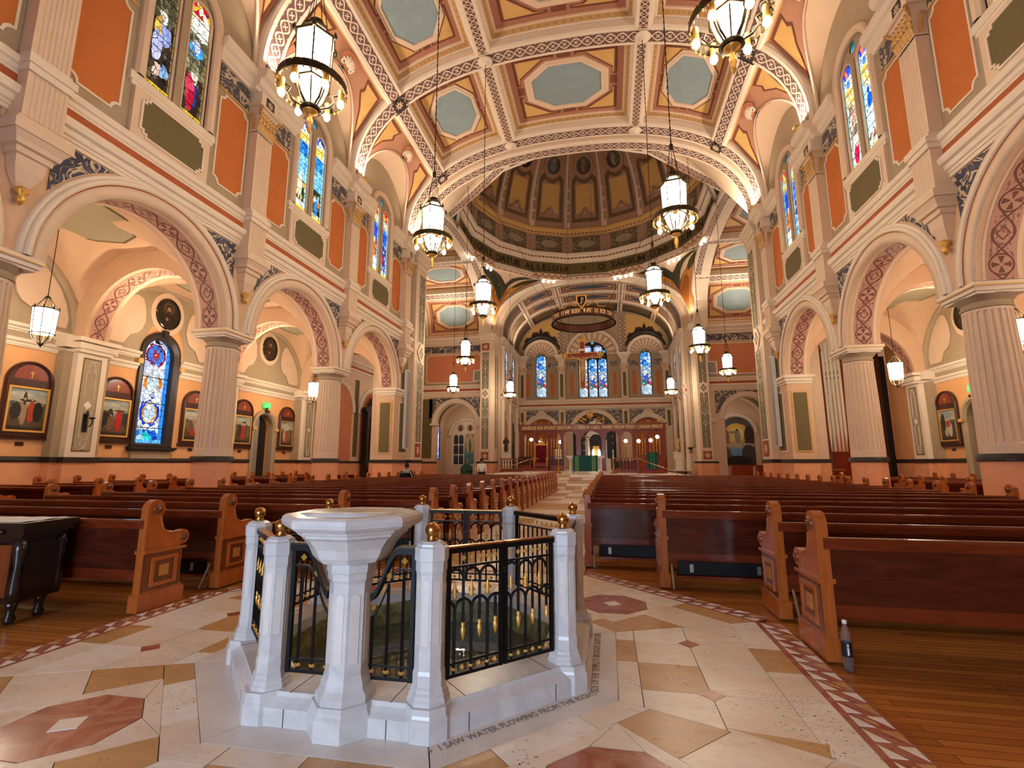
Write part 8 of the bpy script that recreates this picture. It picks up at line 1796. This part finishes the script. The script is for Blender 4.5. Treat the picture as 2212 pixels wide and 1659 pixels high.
def standing(name, loc, lab, top, bottom, robe=False, hair=None, turn=0):
    t = thing(name, lab, 'person', loc, turn)
    if robe:
        obj('robe', MB().lathe([(.3, .12), (.32, .5), (.34, .9), (.36, 1.15), (.3, 1.32), (.18, 1.42), (.08, 1.48)], 18), top, t, True)
        obj('hem', MB().lathe([(.24, .04), (.25, .3)], 16), M['white'], t, True); obj('stole', MB().box((0, .345, 1.0), (.1, .02, .8)), M['greenband'], t)
        mb = MB(); [mb.tube([(s_*.24, 0, 1.36), (s_*.34, .05, 1.1), (s_*.2, .26, 1.05)], [.1, .13, .12], 8) for s_ in (-1, 1)]; obj('sleeves', mb, top, t, True)
        for s_ in (-1, 1): hand(t, (s_*.16, .3, 1.05), (-s_*.4, 1, .1), M['skin'])
        obj('shoes', MB().box((-.1, .06, .03), (.09, .26, .07)).box((.1, .06, .03), (.09, .26, .07)), M['hoodie'], t)
    else:
        V = [(0, 0, .95), (0, 0, 1.15), (0, 0, 1.38), (0, 0, 1.46), (-.19, 0, 1.4), (-.25, -.02, 1.12), (-.22, .1, .92), (.19, 0, 1.4), (.25, -.02, 1.12), (.22, .1, .92)]
        skinned('shirt', V, [(0, 1), (1, 2), (2, 3), (2, 4), (4, 5), (5, 6), (2, 7), (7, 8), (8, 9)], [(.17, .11), (.165, .11), (.18, .11), .06, .075, .055, .045, .075, .055, .045], top, t)
        V = [(0, 0, .95), (-.1, 0, .88), (-.11, .01, .5), (-.11, -.02, .1), (.1, 0, .88), (.11, .01, .5), (.11, -.02, .1)]
        skinned('trousers', V, [(0, 1), (1, 2), (2, 3), (0, 4), (4, 5), (5, 6)], [.15, .11, .08, .065, .11, .08, .065], bottom, t)
        for s_ in (-1, 1): hand(t, (s_*.22, .12, .9), (0, .3, -1), M['skin'])
        obj('shoes', MB().box((-.11, .05, .04), (.1, .28, .08)).box((.11, .05, .04), (.1, .28, .08)), M['hoodie'], t)
    obj('neck', MB().lathe([(.055, 1.42), (.05, 1.55)], 10), M['skin'], t, True); head(t, (0, .01, 1.63), hair or M['hair'])
    return t
standing('person', (-5.72, 28.0, 0), 'person in a white short-sleeved shirt and dark trousers standing with back turned', M['white'], M['hoodie'], hair=M['hair'], turn=.1)
standing('person', (-6.6, 27.9, 0), 'person in a green vestment standing beside the white-shirted person', flat('green_vestment', (34, 66, 50), .8, .15), None, True, hair=flat('grey_hair', (90, 84, 78), .7, .1), turn=-1.2)
sp = thing('person', 'person in a dark hooded jacket seated in a left nave pew', 'person', (-7.0, 20.06, .05))
skinned('jacket', [(0, .05, .5), (0, 0, .75), (0, -.0, 1.02), (0, .02, 1.14), (-.2, 0, 1.05), (-.27, .05, .78), (-.2, .28, .62), (.2, 0, 1.05), (.27, .05, .78), (.2, .28, .62)], [(0, 1), (1, 2), (2, 3), (2, 4), (4, 5), (5, 6), (2, 7), (7, 8), (8, 9)], [(.19, .13), (.19, .13), (.2, .12), .07, .085, .07, .055, .085, .07, .055], M['hoodie'], sp)
skinned('trousers', [(0, .08, .52), (-.11, .15, .52), (-.13, .5, .52), (-.13, .52, .12), (.11, .15, .52), (.13, .5, .52), (.13, .52, .12)], [(0, 1), (1, 2), (2, 3), (0, 4), (4, 5), (5, 6)], [.14, .1, .08, .06, .1, .08, .06], M['band'], sp)
obj('hood', MB().lathe([(.2, 1.0), (.17, 1.1), (.1, 1.17)], 16, (0, -.02, 0)), M['grey'], sp, True); obj('sleeve_stripe', MB().tube([(.21, -.11, 1.08), (.27, -.05, .9), (.3, -.02, .75)], .015, 5), M['white'], sp)
head(sp, (0, .04, 1.29), M['hair']); obj('shoes', MB().box((-.13, .6, .0), (.1, .28, .08)).box((.13, .6, .0), (.1, .28, .08)), M['band'], sp)
for s_ in (-1, 1): hand(sp, (s_*.19, .32, .6), (-s_*.3, 1, -.1), M['skin'])
# ================================================================ foreground things
cb = thing('carved_cabinet', 'black carved wooden cabinet topped with a white cloth at the left edge', 'cabinet', (-4.62, 3.8, 0), .2)
CW, CD, CH = 1.5, .42, .98
obj('body', MB().box((0, 0, .48), (CW, CD, .58)), M['blackwood'], cb)
obj('cornice', MB().box((0, 0, .785), (CW+.06, CD+.06, .05)).box((0, 0, .835), (CW+.14, CD+.12, .06)).box((0, 0, .885), (CW+.18, CD+.16, .05)), M['blackwood'], cb)
for sx in (-1, 1):
    for sy in (-1, 1): obj('leg', MB().lathe([(.035, 0), (.05, .04), (.03, .09), (.045, .15), (.06, .2)], 10, (sx*(CW/2-.07), sy*(CD/2-.07), 0)), M['blackwood'], cb, True); obj('corner_post', MB().lathe([(.04, .2), (.05, .3), (.03, .5), (.05, .66), (.04, .77)], 10, (sx*(CW/2), sy*(CD/2), 0)), M['blackwood'], cb, True)
for i in range(4): 
    d = obj('door_panel', MB().box((-CW/2+.2+.37*i, -CD/2-.01, .48), (.28, .03, .46)), M['inlay'] if False else M['pewmid'], cb); obj('panel_moulding', MB().tube([(-CW/2+.2+.37*i+a*.15, -CD/2-.02, .48+b*.24) for a, b in ((-1, -1), (1, -1), (1, 1), (-1, 1))], .014, 5, True), M['blackwood'], d)
for i in range(5): obj('carved_boss', MB().ball((-CW/2+.1+i*.32, -CD/2-.07, .835), .025, 8, 6), M['bronze'], cb, True)
obj('side_panel', MB().box((CW/2+.012, 0, .48), (.03, .36, .44)), M['blackwood'], cb)
lc = thing('lace_cloth', 'thin white cloth lying on top of the black cabinet', 'cloth', (-4.62, 3.8, .912), .2); obj('cloth', MB().grid(lambda a, b: (-.76+1.52*a, -.25+.5*b, .004+.005*sin(a*40)*sin(b*13)), 40, 12), M['tableclothw'], lc)
bt = thing('water_bottle', 'clear plastic water bottle with white cap beside the right pew end', 'bottle', (3.16, 4.17, -.015)); 
obj('body', MB().lathe([(.001, .002), (.03, .002), (.033, .01), (.033, .06), (.031, .07), (.033, .08), (.033, .24), (.028, .27), (.014, .305), (.013, .325)], 18), M['plastic'], bt, True); obj('cap', MB().lathe([(.016, .32), (.016, .345), (.001, .346)], 14), M['white'], bt, True)
obj('label', MB().lathe([(.0335, .1), (.0335, .2)], 18, caps=False), flat('dark_label', (30, 32, 38), .4, 0), bt, True); obj('label_text', MB().box((-.005, -.034, .14), (.012, .002, .05)).box((-.005, -.034, .18), (.01, .002, .02)), M['white'], bt)
